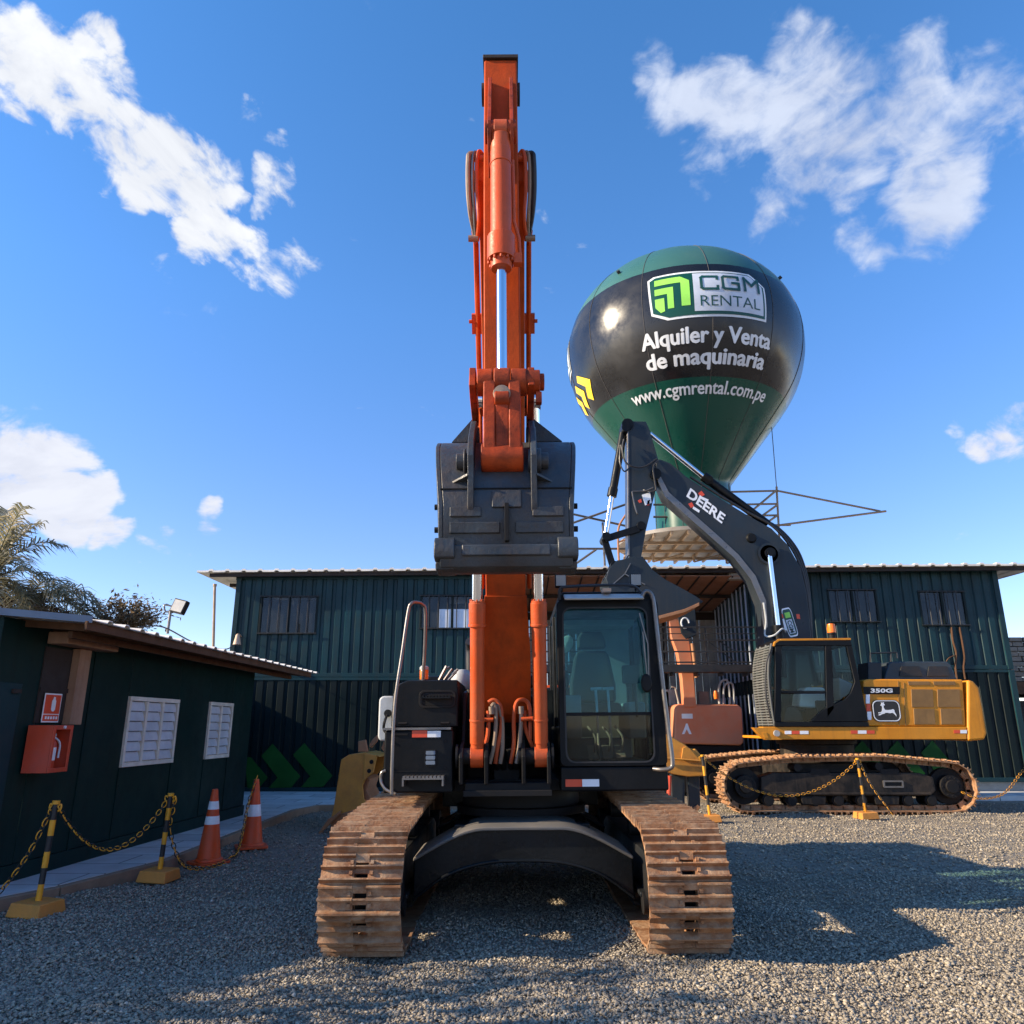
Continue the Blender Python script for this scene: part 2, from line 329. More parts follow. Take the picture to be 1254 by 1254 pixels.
# ---------------------------------------------------------------- crawler tracks
def hull(pts):
    pts = sorted(set(pts))
    def half(ps):
        h = []
        for p in ps:
            while len(h) > 1 and (h[-1][0]-h[-2][0])*(p[1]-h[-2][1])-(h[-1][1]-h[-2][1])*(p[0]-h[-2][0]) <= 0: h.pop()
            h.append(p)
        return h
    a = half(pts); b = half(pts[::-1]); return a[:-1]+b[:-1]
def crawler(root, T, L, r, width, rollers, carriers, npitch, frame_z, mats=('rust', 'underc')):
    """T(a, l, z) maps across / along / up to world. Wheels at l=+-L/2."""
    circ = []
    for (l, z, rr) in [(-L/2, r+.02, r), (L/2, r+.02, r)]+[(l, z, rr) for l, z, rr in carriers]:
        circ += [(l+rr*math.cos(k*math.pi/40), z+rr*math.sin(k*math.pi/40)) for k in range(80)]
    h = hull(circ); h.append(h[0])
    seg = [math.dist(h[i], h[i+1]) for i in range(len(h)-1)]; tot = sum(seg); p = tot/npitch
    def along(d):
        d %= tot
        for i, s_ in enumerate(seg):
            if d <= s_: t = d/s_; return Vector((h[i][0]+(h[i+1][0]-h[i][0])*t, h[i][1]+(h[i+1][1]-h[i][1])*t))
            d -= s_
        return Vector(h[-1])
    mb = MB(); w = width/2; q = p/2*1.02
    prof = [(-q, -.012), (q, -.012), (q, .004), (q-.008, .052), (q-.02, .052), (q-.034, .004), (.014, .004), (.005, .046), (-.007, .046), (-.016, .004),
            (-q+.036, .004), (-q+.03, .04), (-q+.018, .04), (-q+.008, .004), (-q, .002)]
    def shoe(prof, a0, a1, c, t, n):
        k = len(prof); vs = []
        for a in (a0, a1):
            for (u, v) in prof: pt = c+t*u+n*v; vs.append(T(a, pt.x, pt.y))
        mb.add(vs, [tuple(range(k)), tuple(range(2*k-1, k-1, -1))]+[(i, (i+1) % k, (i+1) % k+k, i+k) for i in range(k)])
    for i in range(npitch):
        a = along((i-.5)*p); b = along((i+.5)*p); c = along(i*p)*.5+(a+b)*.25; t = (b-a).normalized(); n = Vector((t.y, -t.x))
        hw = .05*width/.6
        jl = random.uniform(-.006, .006)
        shoe(prof, -w+jl, -hw, c, t, n); shoe(prof, hw, w+jl, c, t, n)
        shoe([(-q, -.012), (-q+.07, -.012), (-q+.07, .004), (-q+.03, .024), (-q+.018, .024), (-q, .002)], -hw, hw, c, t, n)
        shoe([(-.004, -.012), (.04, -.012), (.04, .004), (.008, .004), (.003, .042), (-.006, .042)], -hw, hw, c, t, n)
        shoe([(q-.034, -.012), (q, -.012), (q, .004), (q-.008, .052), (q-.02, .052), (q-.034, .004)], -hw, hw, c, t, n)
        for sgn in (-1, 1):   # bolts and chain links behind the shoe
            for u in (-.035, .04):
                cc = c+t*u+n*.008; shoe([(u-.013, .004), (u+.013, .004), (u+.013, .024), (u-.013, .024)], sgn*hw*1.5-.012, sgn*hw*1.5+.012, c, t, n)
            shoe([(-q, -.10), (q, -.10), (q+.02, -.05), (q, -.013), (-q, -.013)], sgn*hw*1.5-.022, sgn*hw*1.5+.022, c, t, n)
    mb.build('track_chain', mats[0], root)
    for l, nm in ((-L/2, 'idler_wheel'), (L/2, 'drive_sprocket')):
        m2 = MB(); rr = r-.11
        def cy(l, z, rad, a0, a1, mb_, n=24):
            vs = []
            for a in (a0, a1):
                for k in range(n): vs.append(T(a, l+rad*math.cos(2*math.pi*k/n), z+rad*math.sin(2*math.pi*k/n)))
            mb_.add(vs, [tuple(range(n)), tuple(range(2*n-1, n-1, -1))]+[(i, (i+1) % n, (i+1) % n+n, i+n) for i in range(n)])
        cy(l, r+.02, rr, -.06, .06, m2); cy(l, r+.02, rr*.62, -w*.7, w*.7, m2); cy(l, r+.02, rr*.35, -w*.85, w*.85, m2)
        for k in range(12):
            an = k*math.pi/6; cy(l+rr*.5*math.cos(an), r+.02+rr*.5*math.sin(an), .018, -w*.72, w*.72, m2, 6)
        m2.build(nm, 'black', root, bevel=.012)
    m3 = MB()
    for k in range(rollers):
        l = -L/2+.42+(L-.84)*k/(rollers-1); m3 = MB()
        def rl(rad, a0, a1, n=16):
            vs = []
            for a in (a0, a1):
                for j in range(n): vs.append(T(a, l+rad*math.cos(2*math.pi*j/n), .22+rad*math.sin(2*math.pi*j/n)))
            m3.add(vs, [tuple(range(n)), tuple(range(2*n-1, n-1, -1))]+[(i, (i+1) % n, (i+1) % n+n, i+n) for i in range(n)])
        rl(.085, -w*.75, w*.75); rl(.115, -w*.6, -w*.3); rl(.115, w*.3, w*.6)
        m3.build('track_roller', 'black', root)
    for (l, z, rr) in carriers:
        m3 = MB(); vs = []; n = 14; rad = .075; zc = z+rr-.125-rad
        for a in (-w*.62, w*.62):
            for j in range(n): vs.append(T(a, l+rad*math.cos(2*math.pi*j/n), zc+rad*math.sin(2*math.pi*j/n)))
        m3.add(vs, [tuple(range(n)), tuple(range(2*n-1, n-1, -1))]+[(i, (i+1) % n, (i+1) % n+n, i+n) for i in range(n)])
        m3.build('carrier_roller', 'black', root)
    z0, z1 = frame_z; m4 = MB(); l0 = L/2-.42
    def pr(prof, a0, a1):
        k = len(prof); vs = [T(a, u, v) for a in (a0, a1) for (u, v) in prof]
        m4.add(vs, [tuple(range(k)), tuple(range(2*k-1, k-1, -1))]+[(i, (i+1) % k, (i+1) % k+k, i+k) for i in range(k)])
    pr([(-l0, z0), (l0, z0), (l0+.12, z0+.1), (l0+.1, z1-.08), (l0-.15, z1), (-l0+.15, z1), (-l0-.1, z1-.08), (-l0-.12, z0+.1)], -w*.62, w*.62)
    pr([(-l0, z0+.02), (l0, z0+.02), (l0, z0+.06), (-l0, z0+.06)], -w*.8, w*.8)
    for k in (-.45, .45): pr([(k*l0-.22, z0-.16), (k*l0+.22, z0-.16), (k*l0+.25, z0-.004), (k*l0-.25, z0-.004)], -w*.72, w*.72)
    m4.build('track_frame', mats[1], root, bevel=.012)
# ================================================================ SETTING
def gravel_mat():
    m, nt, b = newmat('crushed_gravel'); L = nt.links
    tc = nt.nodes.new('ShaderNodeTexCoord')
    v1 = N(nt, 'ShaderNodeTexVoronoi', Scale=34); L.new(tc.outputs['Object'], v1.inputs['Vector'])
    v2 = N(nt, 'ShaderNodeTexVoronoi', Scale=75); L.new(tc.outputs['Object'], v2.inputs['Vector'])
    n = N(nt, 'ShaderNodeTexNoise', Scale=.55, Detail=7, Roughness=.62); L.new(tc.outputs['Object'], n.inputs['Vector'])
    sp = nt.nodes.new('ShaderNodeSeparateColor'); L.new(v1.outputs['Color'], sp.inputs[0])
    r = ramp(nt, sp.outputs[0], [(0, (.15, .134, .11)), (.45, (.225, .196, .155)), (.8, (.29, .25, .19)), (1, (.38, .33, .26))])
    rn = ramp(nt, n.outputs['Fac'], [(.35, 0), (.7, .65)])
    c = mixc(nt, rn.outputs[0], r.outputs[0], (.3, .235, .165))
    L.new(c, b.inputs['Base Color']); b.inputs['Roughness'].default_value = .85
    h = N(nt, 'ShaderNodeMath', operation='ADD'); L.new(v1.outputs['Distance'], h.inputs[0])
    h2 = N(nt, 'ShaderNodeMath', operation='MULTIPLY'); h2.inputs[1].default_value = .5; L.new(v2.outputs['Distance'], h2.inputs[0]); L.new(h2.outputs[0], h.inputs[1])
    iv = N(nt, 'ShaderNodeMath', operation='MULTIPLY'); iv.inputs[1].default_value = -1; L.new(h.outputs[0], iv.inputs[0])
    bp = N(nt, 'ShaderNodeBump', Strength=.9, Distance=.03); L.new(iv.outputs[0], bp.inputs['Height']); L.new(bp.outputs[0], b.inputs['Normal'])
    return m
M['gravel'] = gravel_mat()
def stone_mat():
    m, nt, b = newmat('gravel_stones'); L = nt.links
    g = nt.nodes.new('ShaderNodeNewGeometry')
    r = ramp(nt, g.outputs['Random Per Island'], [(0, (.17, .148, .12)), (.35, (.25, .212, .162)), (.75, (.34, .285, .205)), (.95, (.42, .345, .245)), (1, (.52, .46, .37))])
    L.new(r.outputs[0], b.inputs['Base Color']); b.inputs['Roughness'].default_value = .75; return m
M['stones'] = stone_mat()
def hgt(x, y):
    return .018*np.sin(x*1.7+.6*np.sin(y*1.1))*np.sin(y*1.3+1)+.012*np.sin(x*4.1+y*2.3)+.01*np.sin(y*5.3-x*1.9)-.022*np.exp(-((x-.55-.12*np.sin(y*.7))/.2)**2)-.02*np.exp(-((x+.85-.12*np.sin(y*.7))/.2)**2)-.018*np.exp(-((x-2.6-.22*(y-6))/.22)**2)+.016*np.exp(-((x-.95-.12*np.sin(y*.7))/.13)**2)+.014*np.exp(-((x+.5-.12*np.sin(y*.7))/.12)**2)
# ground: fine sheet in the yard, coarse out to the horizon
xs = np.concatenate([np.linspace(-400, -14, 8), np.linspace(-12, 16, 190), np.linspace(18, 400, 8)])
ys = np.concatenate([np.linspace(-400, 0, 7), np.linspace(1, 20, 150), np.linspace(22, 500, 8)])
X, Y = np.meshgrid(xs, ys); Z = np.where((np.abs(X-2) < 14) & (Y > 1) & (Y < 20), hgt(X, Y), 0)-.012
mb = MB(); nx = len(xs)
mb.v = [tuple(p) for p in np.stack([X, Y, Z], -1).reshape(-1, 3)]
mb.f = [(j*nx+i, j*nx+i+1, (j+1)*nx+i+1, (j+1)*nx+i) for j in range(len(ys)-1) for i in range(nx-1)]; mb.m = [0]*len(mb.f)
tag(mb.build('ground', 'gravel', base=(0, 0, 0)), 'grey gravel yard under the machines', kind='structure')

# loose angular stones lying on the yard
def stones(n, x0, x1, y0, y1, s0, s1, power=1.0):
    u = rng.random(n)**power; y = y0+(y1-y0)*u; hw = y*.74+.4
    x = np.where(True, (rng.random(n)*2-1)*hw, 0)
    keep = (x > x0) & (x < x1) & (x > np.interp(y, [4, 6.9, 8.2, 9.6, 15.3, 20], [-9, -5.1, -4.38, -4.03, -4.05, -4.0])); x = x[keep]; y = y[keep]
    thin = .5+.5*np.sin(x*1.9+1.4*np.sin(y*1.3))*np.sin(y*1.6+1.1*np.sin(x*2.1)); k2 = rng.random(len(x)) < np.clip(.42+.9*thin, 0, 1); x = x[k2]; y = y[k2]; n = len(x)
    s = s0+(s1-s0)*rng.random(n)**3.2
    base = np.array([(1, 0, 0), (-1, 0, 0), (0, 1, 0), (0, -1, 0), (0, 0, 1), (0, 0, -1)], float)
    V = base[None]*rng.uniform(.55, 1.35, (n, 6, 1))+rng.normal(0, .16, (n, 6, 3))
    V[:, :, 2] *= .62; V[:, :, 0] *= rng.uniform(.7, 1.5, (n, 1))
    a = rng.random(n)*6.283; tl = rng.normal(0, .35, n)
    ca, sa, ct, st = np.cos(a), np.sin(a), np.cos(tl), np.sin(tl)
    x2 = V[:, :, 0]*ct[:, None]+V[:, :, 2]*st[:, None]; z2 = -V[:, :, 0]*st[:, None]+V[:, :, 2]*ct[:, None]
    X = x2*ca[:, None]-V[:, :, 1]*sa[:, None]; Yv = x2*sa[:, None]+V[:, :, 1]*ca[:, None]
    P = np.stack([X*s[:, None]+x[:, None], Yv*s[:, None]+y[:, None], z2*s[:, None]+(hgt(x, y)+s*.12)[:, None]], -1)
    return P
A = stones(230000, -6, 9, 4.3, 9.5, .0055, .02, 1.05); B = stones(80000, -5, 13, 9.3, 17.6, .009, .026, 1.0)
P_ = np.concatenate([A, B]); n = len(P_)
tri = np.array([(0, 2, 4), (2, 1, 4), (1, 3, 4), (3, 0, 4), (2, 0, 5), (1, 2, 5), (3, 1, 5), (0, 3, 5)])
fi = (tri[None]+np.arange(n)[:, None, None]*6).reshape(-1)
me = bpy.data.meshes.new('gravel_stones'); me.vertices.add(n*6); me.vertices.foreach_set('co', P_.reshape(-1).astype(np.float32))
me.loops.add(len(fi)); me.loops.foreach_set('vertex_index', fi.astype(np.int32))
me.polygons.add(n*8); me.polygons.foreach_set('loop_start', np.arange(0, n*24, 3, dtype=np.int32)); me.update(calc_edges=True); me.materials.append(M['stones'])
o = bpy.data.objects.new('gravel', me); COL.objects.link(o); tag(o, 'loose crushed grey gravel covering the yard', 'gravel', kind='stuff')

# pavement slabs and kerb
def pave_mat():
    m, nt, b = newmat('pavement_slabs'); L = nt.links
    tc = nt.nodes.new('ShaderNodeTexCoord')
    br = nt.nodes.new('ShaderNodeTexBrick'); L.new(tc.outputs['Object'], br.inputs['Vector'])
    br.inputs['Scale'].default_value = 1.0; br.inputs['Brick Width'].default_value = 1.2; br.inputs['Row Height'].default_value = .6; br.inputs['Mortar Size'].default_value = .012
    br.inputs['Color1'].default_value = (.66, .66, .65, 1); br.inputs['Color2'].default_value = (.5, .51, .52, 1); br.inputs['Mortar'].default_value = (.13, .13, .13, 1)
    n = N(nt, 'ShaderNodeTexNoise', Scale=2.2, Detail=8, Roughness=.65); L.new(tc.outputs['Object'], n.inputs['Vector'])
    r = ramp(nt, n.outputs['Fac'], [(.4, 0), (.75, .6)]); c = mixc(nt, r.outputs[0], br.outputs['Color'], (.3, .26, .21))
    L.new(c, b.inputs['Base Color']); b.inputs['Roughness'].default_value = .7
    bp = N(nt, 'ShaderNodeBump', Strength=.4, Distance=.01); L.new(n.outputs['Fac'], bp.inputs['Height']); L.new(bp.outputs[0], b.inputs['Normal']); return m
M['pave'] = pave_mat()
KERB = [(-5.25, 6.6), (-4.5, 8.15), (-4.14, 9.6), (-4.16, 15.2), (-3.9, 16.1), (-2.6, 16.35), (3.2, 16.6)]
mb = MB(); mb.prism(KERB+[(3.2, 19.2), (-7.5, 19.2), (-7.5, 6.6)], -.05, .115, 'xy')
mb.prism([(9.9, 18.3), (14.5, 18.3), (14.5, 20.4), (9.9, 20.4)], -.05, .1, 'xy')
tag(mb.build('pavement', 'pave', base=(-4.5, 10, 0)), 'pale concrete slab path beside the green office', kind='structure')
mb = MB()
for a, b_ in zip(KERB[:-1], KERB[1:]):
    d = (Vector(b_)-Vector(a)).normalized(); nn = Vector((d.y, -d.x))*.09
    mb.prism([a, (a[0]+nn.x, a[1]+nn.y), (b_[0]+nn.x, b_[1]+nn.y), b_], -.05, .11, 'xy')
tag(mb.build('kerb', 'kerbwood', base=(-4.2, 10, 0), bevel=.01), 'brown kerb edging the slab path', kind='structure')

# ================================================================ CORRUGATED CONTAINERS
def corr(mb, x0, x1, z0, z1, y, ny=-1, per=.262, dep=.036, ax='x'):
    """Corrugated steel between x0..x1 (or along y when ax='y'); recesses go away from the viewer."""
    pts = []; x = x0; prof = [(0, 0), (.27, 0), (.37, 1), (.63, 1), (.73, 0)]
    k = math.floor(x0/per)
    while k*per < x1:
        for u, d in prof:
            xx = (k+u)*per
            if x0 <= xx <= x1: pts.append((xx, d))
        k += 1
    def dd(xx):
        u = (xx/per) % 1
        for (a, d0), (b, d1) in zip(prof, prof[1:]+[(1.0, 0)]):
            if a <= u <= b: return d0+(d1-d0)*(u-a)/(b-a+1e-9)
        return 0
    if not pts or pts[0][0] > x0+1e-4: pts.insert(0, (x0, dd(x0)))
    if pts[-1][0] < x1-1e-4: pts.append((x1, dd(x1)))
    vs = []
    for z in (z0, z1):
        for xx, d in pts:
            q = y-ny*dep*d
            vs.append((xx, q, z) if ax == 'x' else (q, xx, z))
    n = len(pts); mb.add(vs, [(i, i+1, n+i+1, n+i) for i in range(n-1)])
def wall_with_holes(mb, x0, x1, z0, z1, y, holes):
    x = x0
    for hx0, hx1, hz0, hz1 in sorted(holes):
        corr(mb, x, hx0, z0, z1, y); corr(mb, hx0, hx1, z0, hz0, y); corr(mb, hx0, hx1, hz1, z1, y); x = hx1
    corr(mb, x, x1, z0, z1, y)
def win_px(px0, px1, py0, py1, Y):
    a = at(px0, py0, Y); b = at(px1, py1, Y); return (min(a.x, b.x), max(a.x, b.x), min(a.z, b.z), max(a.z, b.z))

def container_window(root, h, Y, bars, panels, label=None):
    x0, x1, z0, z1 = h
    f = MB(); t = .05
    for q in ((x0, x1, z1-t, z1), (x0, x1, z0, z0+t)): f.box(q[0], q[1], Y-.02, Y+.06, q[2], q[3])
    for q in ((x0, x0+t), (x1-t, x1), ((x0+x1)/2-.03, (x0+x1)/2+.03)): f.box(q[0], q[1], Y-.018, Y+.058, z0+t, z1-t)
    fr = f.build('window', 'tealdark', root, bevel=.006)
    p = MB(); p.box(x0+t, x1-t, Y+.02, Y+.026, z0+t, z1-t); p.build('pane', 'glassdark', fr)
    g = MB(); 
    for k in range(1, bars): g.cyl((x0+(x1-x0)*k/bars, Y-.05, z0+.01), (x0+(x1-x0)*k/bars, Y-.05, z1-.01), .012, n=6)
    for zz in (z0+.03, z1-.03): g.bar((x0-.02, Y-.05, zz), (x1+.02, Y-.05, zz), .02, .02)
    g.build('window_bars', 'railblack', fr)
    for (u0, u1, v0, v1, mt) in panels:
        c = MB(); c.box(x0+(x1-x0)*u0, x0+(x1-x0)*u1, Y+.12, Y+.13, z0+(z1-z0)*v0, z0+(z1-z0)*v1); c.build('curtain', mt, fr)

# ---- left block (two storeys)
YL = 19.3; LX0 = -7.12; LX1 = .02; LZ = (.2, 2.72, 2.86, 5.3)
left = thing('container_block', 'left two storey block of dark teal shipping containers with barred upper windows', 'container building', (-1.8, 21.5, 0))
w1 = win_px(320, 387, 729, 777, YL); w2 = win_px(515, 593, 728, 771, YL)
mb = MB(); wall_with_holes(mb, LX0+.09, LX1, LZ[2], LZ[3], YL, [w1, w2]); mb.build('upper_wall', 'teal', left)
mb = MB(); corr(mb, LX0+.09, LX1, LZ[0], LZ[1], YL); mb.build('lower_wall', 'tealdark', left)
mb = MB(); mb.box(LX0+.06, LX1-.01, YL+.08, YL+4.8, .2, 2.7); mb.build('lower_shell', 'tealdark', left)
mb = MB(); mb.box(LX0+.06, LX1-.01, YL+4.4, YL+4.8, 2.88, 5.28); mb.box(LX0, LX0+.06, YL+.05, YL+4.8, 2.87, 5.28); mb.box(LX1-.06, LX1-.01, YL+.08, YL+4.4, 2.88, 5.28); mb.build('upper_shell', 'interior', left)
mb = MB()
for z in (LZ[0]-.1, LZ[1], LZ[2]-.06, LZ[3]-.02): mb.box(LX0, LX1, YL-.012, YL+.075, z, z+.1 if z != LZ[1] else z+.075)
mb.build('side_rail', 'teal', left, bevel=.008)
for x in (LX0, -1.03):
    mb = MB(); mb.box(x, x+.12, YL-.03, YL+.1, LZ[0]-.1, LZ[1]+.07); mb.box(x, x+.12, YL-.03, YL+.1, LZ[2]-.05, LZ[3]+.06)
    for z in (LZ[0]-.1, LZ[1]-.05, LZ[2]-.05, LZ[3]-.05): mb.box(x-.012, x+.15, YL-.045, YL-.031, z, z+.12)
    mb.build('corner_post', 'teal', left, bevel=.006)
container_window(left, w1, YL, 6, [(.05, .52, .05, .9, 'curtain'), (.56, .95, .05, .9, 'curtain')])
container_window(left, w2, YL, 7, [(.02, .45, .05, .95, 'curtain'), (.02, .3, .02, .56, 'curtain')])
for k, (u0, u1) in enumerate(((.3, .5), (.52, .98))):
    mb = MB(); x0_, x1_ = w2[0]+(w2[1]-w2[0])*u0, w2[0]+(w2[1]-w2[0])*u1; mb.box(x0_, x1_, YL+.004, YL+.012, w2[2]+.05, w2[2]+(w2[3]-w2[2])*.58); mb.build('sliding_sash', 'blindwhite', left)
# painted arrows
ARW = [[(333.8, 910.8), (367.8, 950.7), (356.6, 964.3), (328.7, 965), (339.9, 952.3), (319.9, 926)],
       [(372.6, 910), (406.9, 949.9), (395.7, 963.5), (368.6, 964), (379.7, 950.7), (358.7, 924.4)],
       [(307.2, 927.6), (327.9, 952.3), (316.7, 965), (303, 965), (300, 927)]]
for a in ARW:
    mb = MB(); mb.prism(xz(a, YL-.02), YL-.022, YL-.004, 'xz'); mb.build('painted_arrow', 'arrowgreen', left)
# ---- right block
YR = 19.4; RX0 = 6.2; RX1 = 12.62; RZ = (.42, 2.92, 3.06, 5.52)
right = thing('container_block', 'right two storey block of dark teal shipping containers behind the yellow excavator', 'container building', (9.4, 21.8, 0))
w3 = win_px(1012, 1078, 721, 763, YR); w4 = win_px(1123, 1187, 723, 767, YR)
mb = MB(); wall_with_holes(mb, RX0+.12, RX1-.12, RZ[2], RZ[3], YR, [w3, w4]); corr(mb, YR+.12, YR+4.4, RZ[2], RZ[3], RX0, ax='y'); corr(mb, YR+.12, YR+4.4, RZ[2], RZ[3], RX1, ny=1, ax='y'); mb.build('upper_wall', 'teal', right)
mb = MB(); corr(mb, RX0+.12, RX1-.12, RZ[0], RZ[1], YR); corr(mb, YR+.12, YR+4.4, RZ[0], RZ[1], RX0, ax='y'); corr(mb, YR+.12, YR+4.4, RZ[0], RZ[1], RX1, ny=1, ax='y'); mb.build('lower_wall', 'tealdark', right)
mb = MB(); mb.box(RX0+.06, RX1-.06, YR+.08, YR+4.4, RZ[0], RZ[1]-.02); mb.box(RX0+.06, RX1-.06, YR+4.2, YR+4.4, RZ[2], RZ[3]); mb.box(RX0+.05, RX1-.05, YR+.1, YR+4.3, 0, RZ[0]-.11); mb.build('inner_shell', 'interior', right)
mb = MB()
for z, h_ in ((RZ[0]-.1, .1), (RZ[1], .07), (RZ[2]-.06, .1), (RZ[3]-.02, .1)):
    mb.box(RX0+.1, RX1-.1, YR-.012, YR+.075, z, z+h_); mb.box(RX0-.012, RX0+.075, YR+.1, YR+4.4, z, z+h_)
mb.build('side_rail', 'teal', right, bevel=.008)
for x in (RX0-.02, RX1-.12):
    mb = MB(); mb.box(x, x+.14, YR-.03, YR+.12, RZ[0]-.1, RZ[1]+.06); mb.box(x, x+.14, YR-.03, YR+.12, RZ[2]-.06, RZ[3]+.08); mb.build('corner_post', 'teal', right, bevel=.006)
container_window(right, w3, YR, 5, [(.03, .97, .04, .96, 'curtain')])
container_window(right, w4, YR, 5, [(.03, .55, .04, .7, 'tancurtain'), (.5, .97, .04, .96, 'tancurtain')])
for px in (1066, 1109, 1152):
    a = [(px-10, 907), (px+24, 947), (px+13, 960), (px-15, 960), (px-4, 948), (px-24, 922)]
    mb = MB(); mb.prism(xz(a, YR-.02), YR-.022, YR-.004, 'xz'); mb.build('painted_arrow', 'arrowgreen', right)
# rusty streak / dry creeper under the right window
for k, pts in enumerate(([(1165, 768), (1167, 785), (1171, 800), (1170, 815), (1172, 832)], [(1175, 768), (1179, 790), (1181, 806), (1180, 818), (1182, 832)])):
    mb = MB(); mb.tube(smooth([at(x, y, YR-.03) for x, y in pts], 5), .024, 6)
    if k == 0: mb.tube(smooth([at(1171, 802, YR-.03), at(1162, 806, YR-.07), at(1158, 812, YR-.06)], 4), .015, 5)
    tag(mb.build('dry_creeper', 'wood', base=at(1170+8*k, 832, YR-.03)), ['dry brown stem with a side twig on the teal wall under the tan curtained window', 'straight dry brown stem running down the teal wall under the tan curtained window'][k], 'plant', 'dry stems under the tan window')

# ---- common roof
roof = thing('tin_roof', 'long pale corrugated tin roof covering both container blocks', 'roof', (2.5, 21.5, 5.5))
mb = MB(); x = -8.05; pts = []; per = .42
zr = lambda x: 5.40+(x+8)*.0085
while x < 13.4:
    for u, d in ((0, 0), (.34, 0), (.38, .035), (.46, .035), (.5, 0)): pts.append((x+u*per/.5, d))
    x += per
n = len(pts); vs = []
for yy, dz in ((18.98, 0), (25.2, .1)):
    for t in (.05, 0):
        for xx, d in pts: vs.append((xx, yy, zr(xx)+d+dz+t))
fs = [(i, i+1, 2*n+i+1, 2*n+i) for i in range(n-1)]+[(n+i, 3*n+i, 3*n+i+1, n+i+1) for i in range(n-1)]+[(i, n+i, n+i+1, i+1) for i in range(n-1)]
mb.add(vs, fs); mb.build('roof_sheet', 'tin', roof)
mb = MB()
for yy in (19.06, 20.5, 22.3, 24.4):
    mb.add([(-7.75, yy, zr(-7.75)-.1), (13.2, yy, zr(13.2)-.1), (13.2, yy+.07, zr(13.2)-.1), (-7.75, yy+.07, zr(-7.75)-.1), (-7.75, yy, zr(-7.75)-.012), (13.2, yy, zr(13.2)-.012), (13.2, yy+.07, zr(13.2)-.012), (-7.75, yy+.07, zr(-7.75)-.012)], [(0, 3, 2, 1), (4, 5, 6, 7), (0, 1, 5, 4), (1, 2, 6, 5), (2, 3, 7, 6), (3, 0, 4, 7)])
mb.build('purlin', 'wooddark', roof)
mb = MB(); zc0 = zat(697, 18.9); 
for k in range(14):
    x0 = .1+k*.43; mb.add([(x0, 19.14, 5.33), (x0+.4, 19.14, 5.33), (x0+.4, 22.9, 4.98), (x0, 22.9, 4.98), (x0, 19.14, 5.35), (x0+.4, 19.14, 5.35), (x0+.4, 22.9, 5.0), (x0, 22.9, 5.0)], [(0, 3, 2, 1), (4, 5, 6, 7), (0, 1, 5, 4), (1, 2, 6, 5), (2, 3, 7, 6), (3, 0, 4, 7)])
mb.build('ceiling_board', 'plywood', roof)
mb = MB(); 
for k in range(15): mb.bar((.085+k*.43, 19.15, 5.32), (.085+k*.43, 22.88, 4.97), .035, .04)
mb.bar((.06, 20.9, 5.1), (6.15, 20.9, 5.1), .08, .08)
mb.build('ceiling_batten', 'wooddark', roof)

# ---- bay between the blocks: plank wall, balcony
mb = MB()
x = -.4
while x < 6.6:
    w = random.uniform(.16, .24); mb.box(x, x+w-.012, 23.0+random.uniform(0, .02), 23.05, .1, 5.05); x += w
pw = thing('plank_wall', 'grey plank wall at the back of the open bay between the container blocks', 'wall', (5, 23, 0))
mb.build('boarding', 'plank', pw)
mb = MB(); mb.box(4.55, 4.62, 22.93, 22.99, .1, 5.0); mb.box(-.4, 6.6, 22.93, 22.985, 4.72, 4.95); mb.build('stud', 'wooddark', pw)
mb = MB(); q = win_px(883, 895, 741, 748, 22.9); mb.box(q[0], q[1]+.1, 22.9, 22.92, q[2], q[3]); mb.build('plate', 'white', pw)
bal = thing('balcony', 'narrow black steel balcony with horizontal rail bars spanning the bay', 'balcony', (5, 18.9, 2.6))
zd0, zd1 = zat(823, 18.7), zat(814, 18.7)
mb = MB(); mb.box(.06, 6.15, 18.62, 19.15, zd0, zd1); 
for k in range(10): mb.box(.3+k*.6, .35+k*.6, 18.66, 19.1, zd0-.08, zd0-.002)
mb.build('deck', 'railblack', bal)
for py in (768, 776, 784, 798, 811):
    mb = MB(); z = zat(py, 18.66); mb.bar((.06, 18.66, z), (6.15, 18.66, z), .035 if py != 776 else .02, .035 if py != 776 else .02); mb.build('rail', 'railblack', bal)
for px in (815, 865, 881, 928):
    mb = MB(); X_ = at(px, 790, 18.66).x; mb.box(X_-.016, X_+.016, 18.68, 18.712, zd1, zat(768, 18.66)); mb.build('baluster', 'railblack', bal)
mb = MB(); mb.bar(at(868, 786, 18.69), at(902, 812, 18.69), .025, .025); mb.bar(at(881, 785, 18.7), at(897, 796, 18.7), .025, .025); mb.build('brace', 'railblack', bal)
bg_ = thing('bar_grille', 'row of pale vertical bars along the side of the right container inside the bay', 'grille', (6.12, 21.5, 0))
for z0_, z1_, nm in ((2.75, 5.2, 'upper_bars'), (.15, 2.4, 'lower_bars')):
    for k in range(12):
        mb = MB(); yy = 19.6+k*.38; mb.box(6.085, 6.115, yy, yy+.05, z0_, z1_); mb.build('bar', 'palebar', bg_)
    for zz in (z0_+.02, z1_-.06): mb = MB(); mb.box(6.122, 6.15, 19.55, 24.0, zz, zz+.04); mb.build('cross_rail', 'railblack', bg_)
# bay clutter: two pale posts under the balcony
for k, px in enumerate((812, 861)):
    mb = MB(); X_ = at(px, 850, 20.5).x; mb.box(X_-.13, X_+.13, 20.4, 20.66, 0, 2.5); mb.box(X_-.16, X_+.16, 20.37, 20.69, 0, .2)
    tag(mb.build('post', 'concrete' if k else 'woodlight', base=(X_, 20.5, 0), bevel=.01), ['pale post under the balcony beside the excavator cab', 'grey post under the balcony behind the old orange machine'][k], 'post')
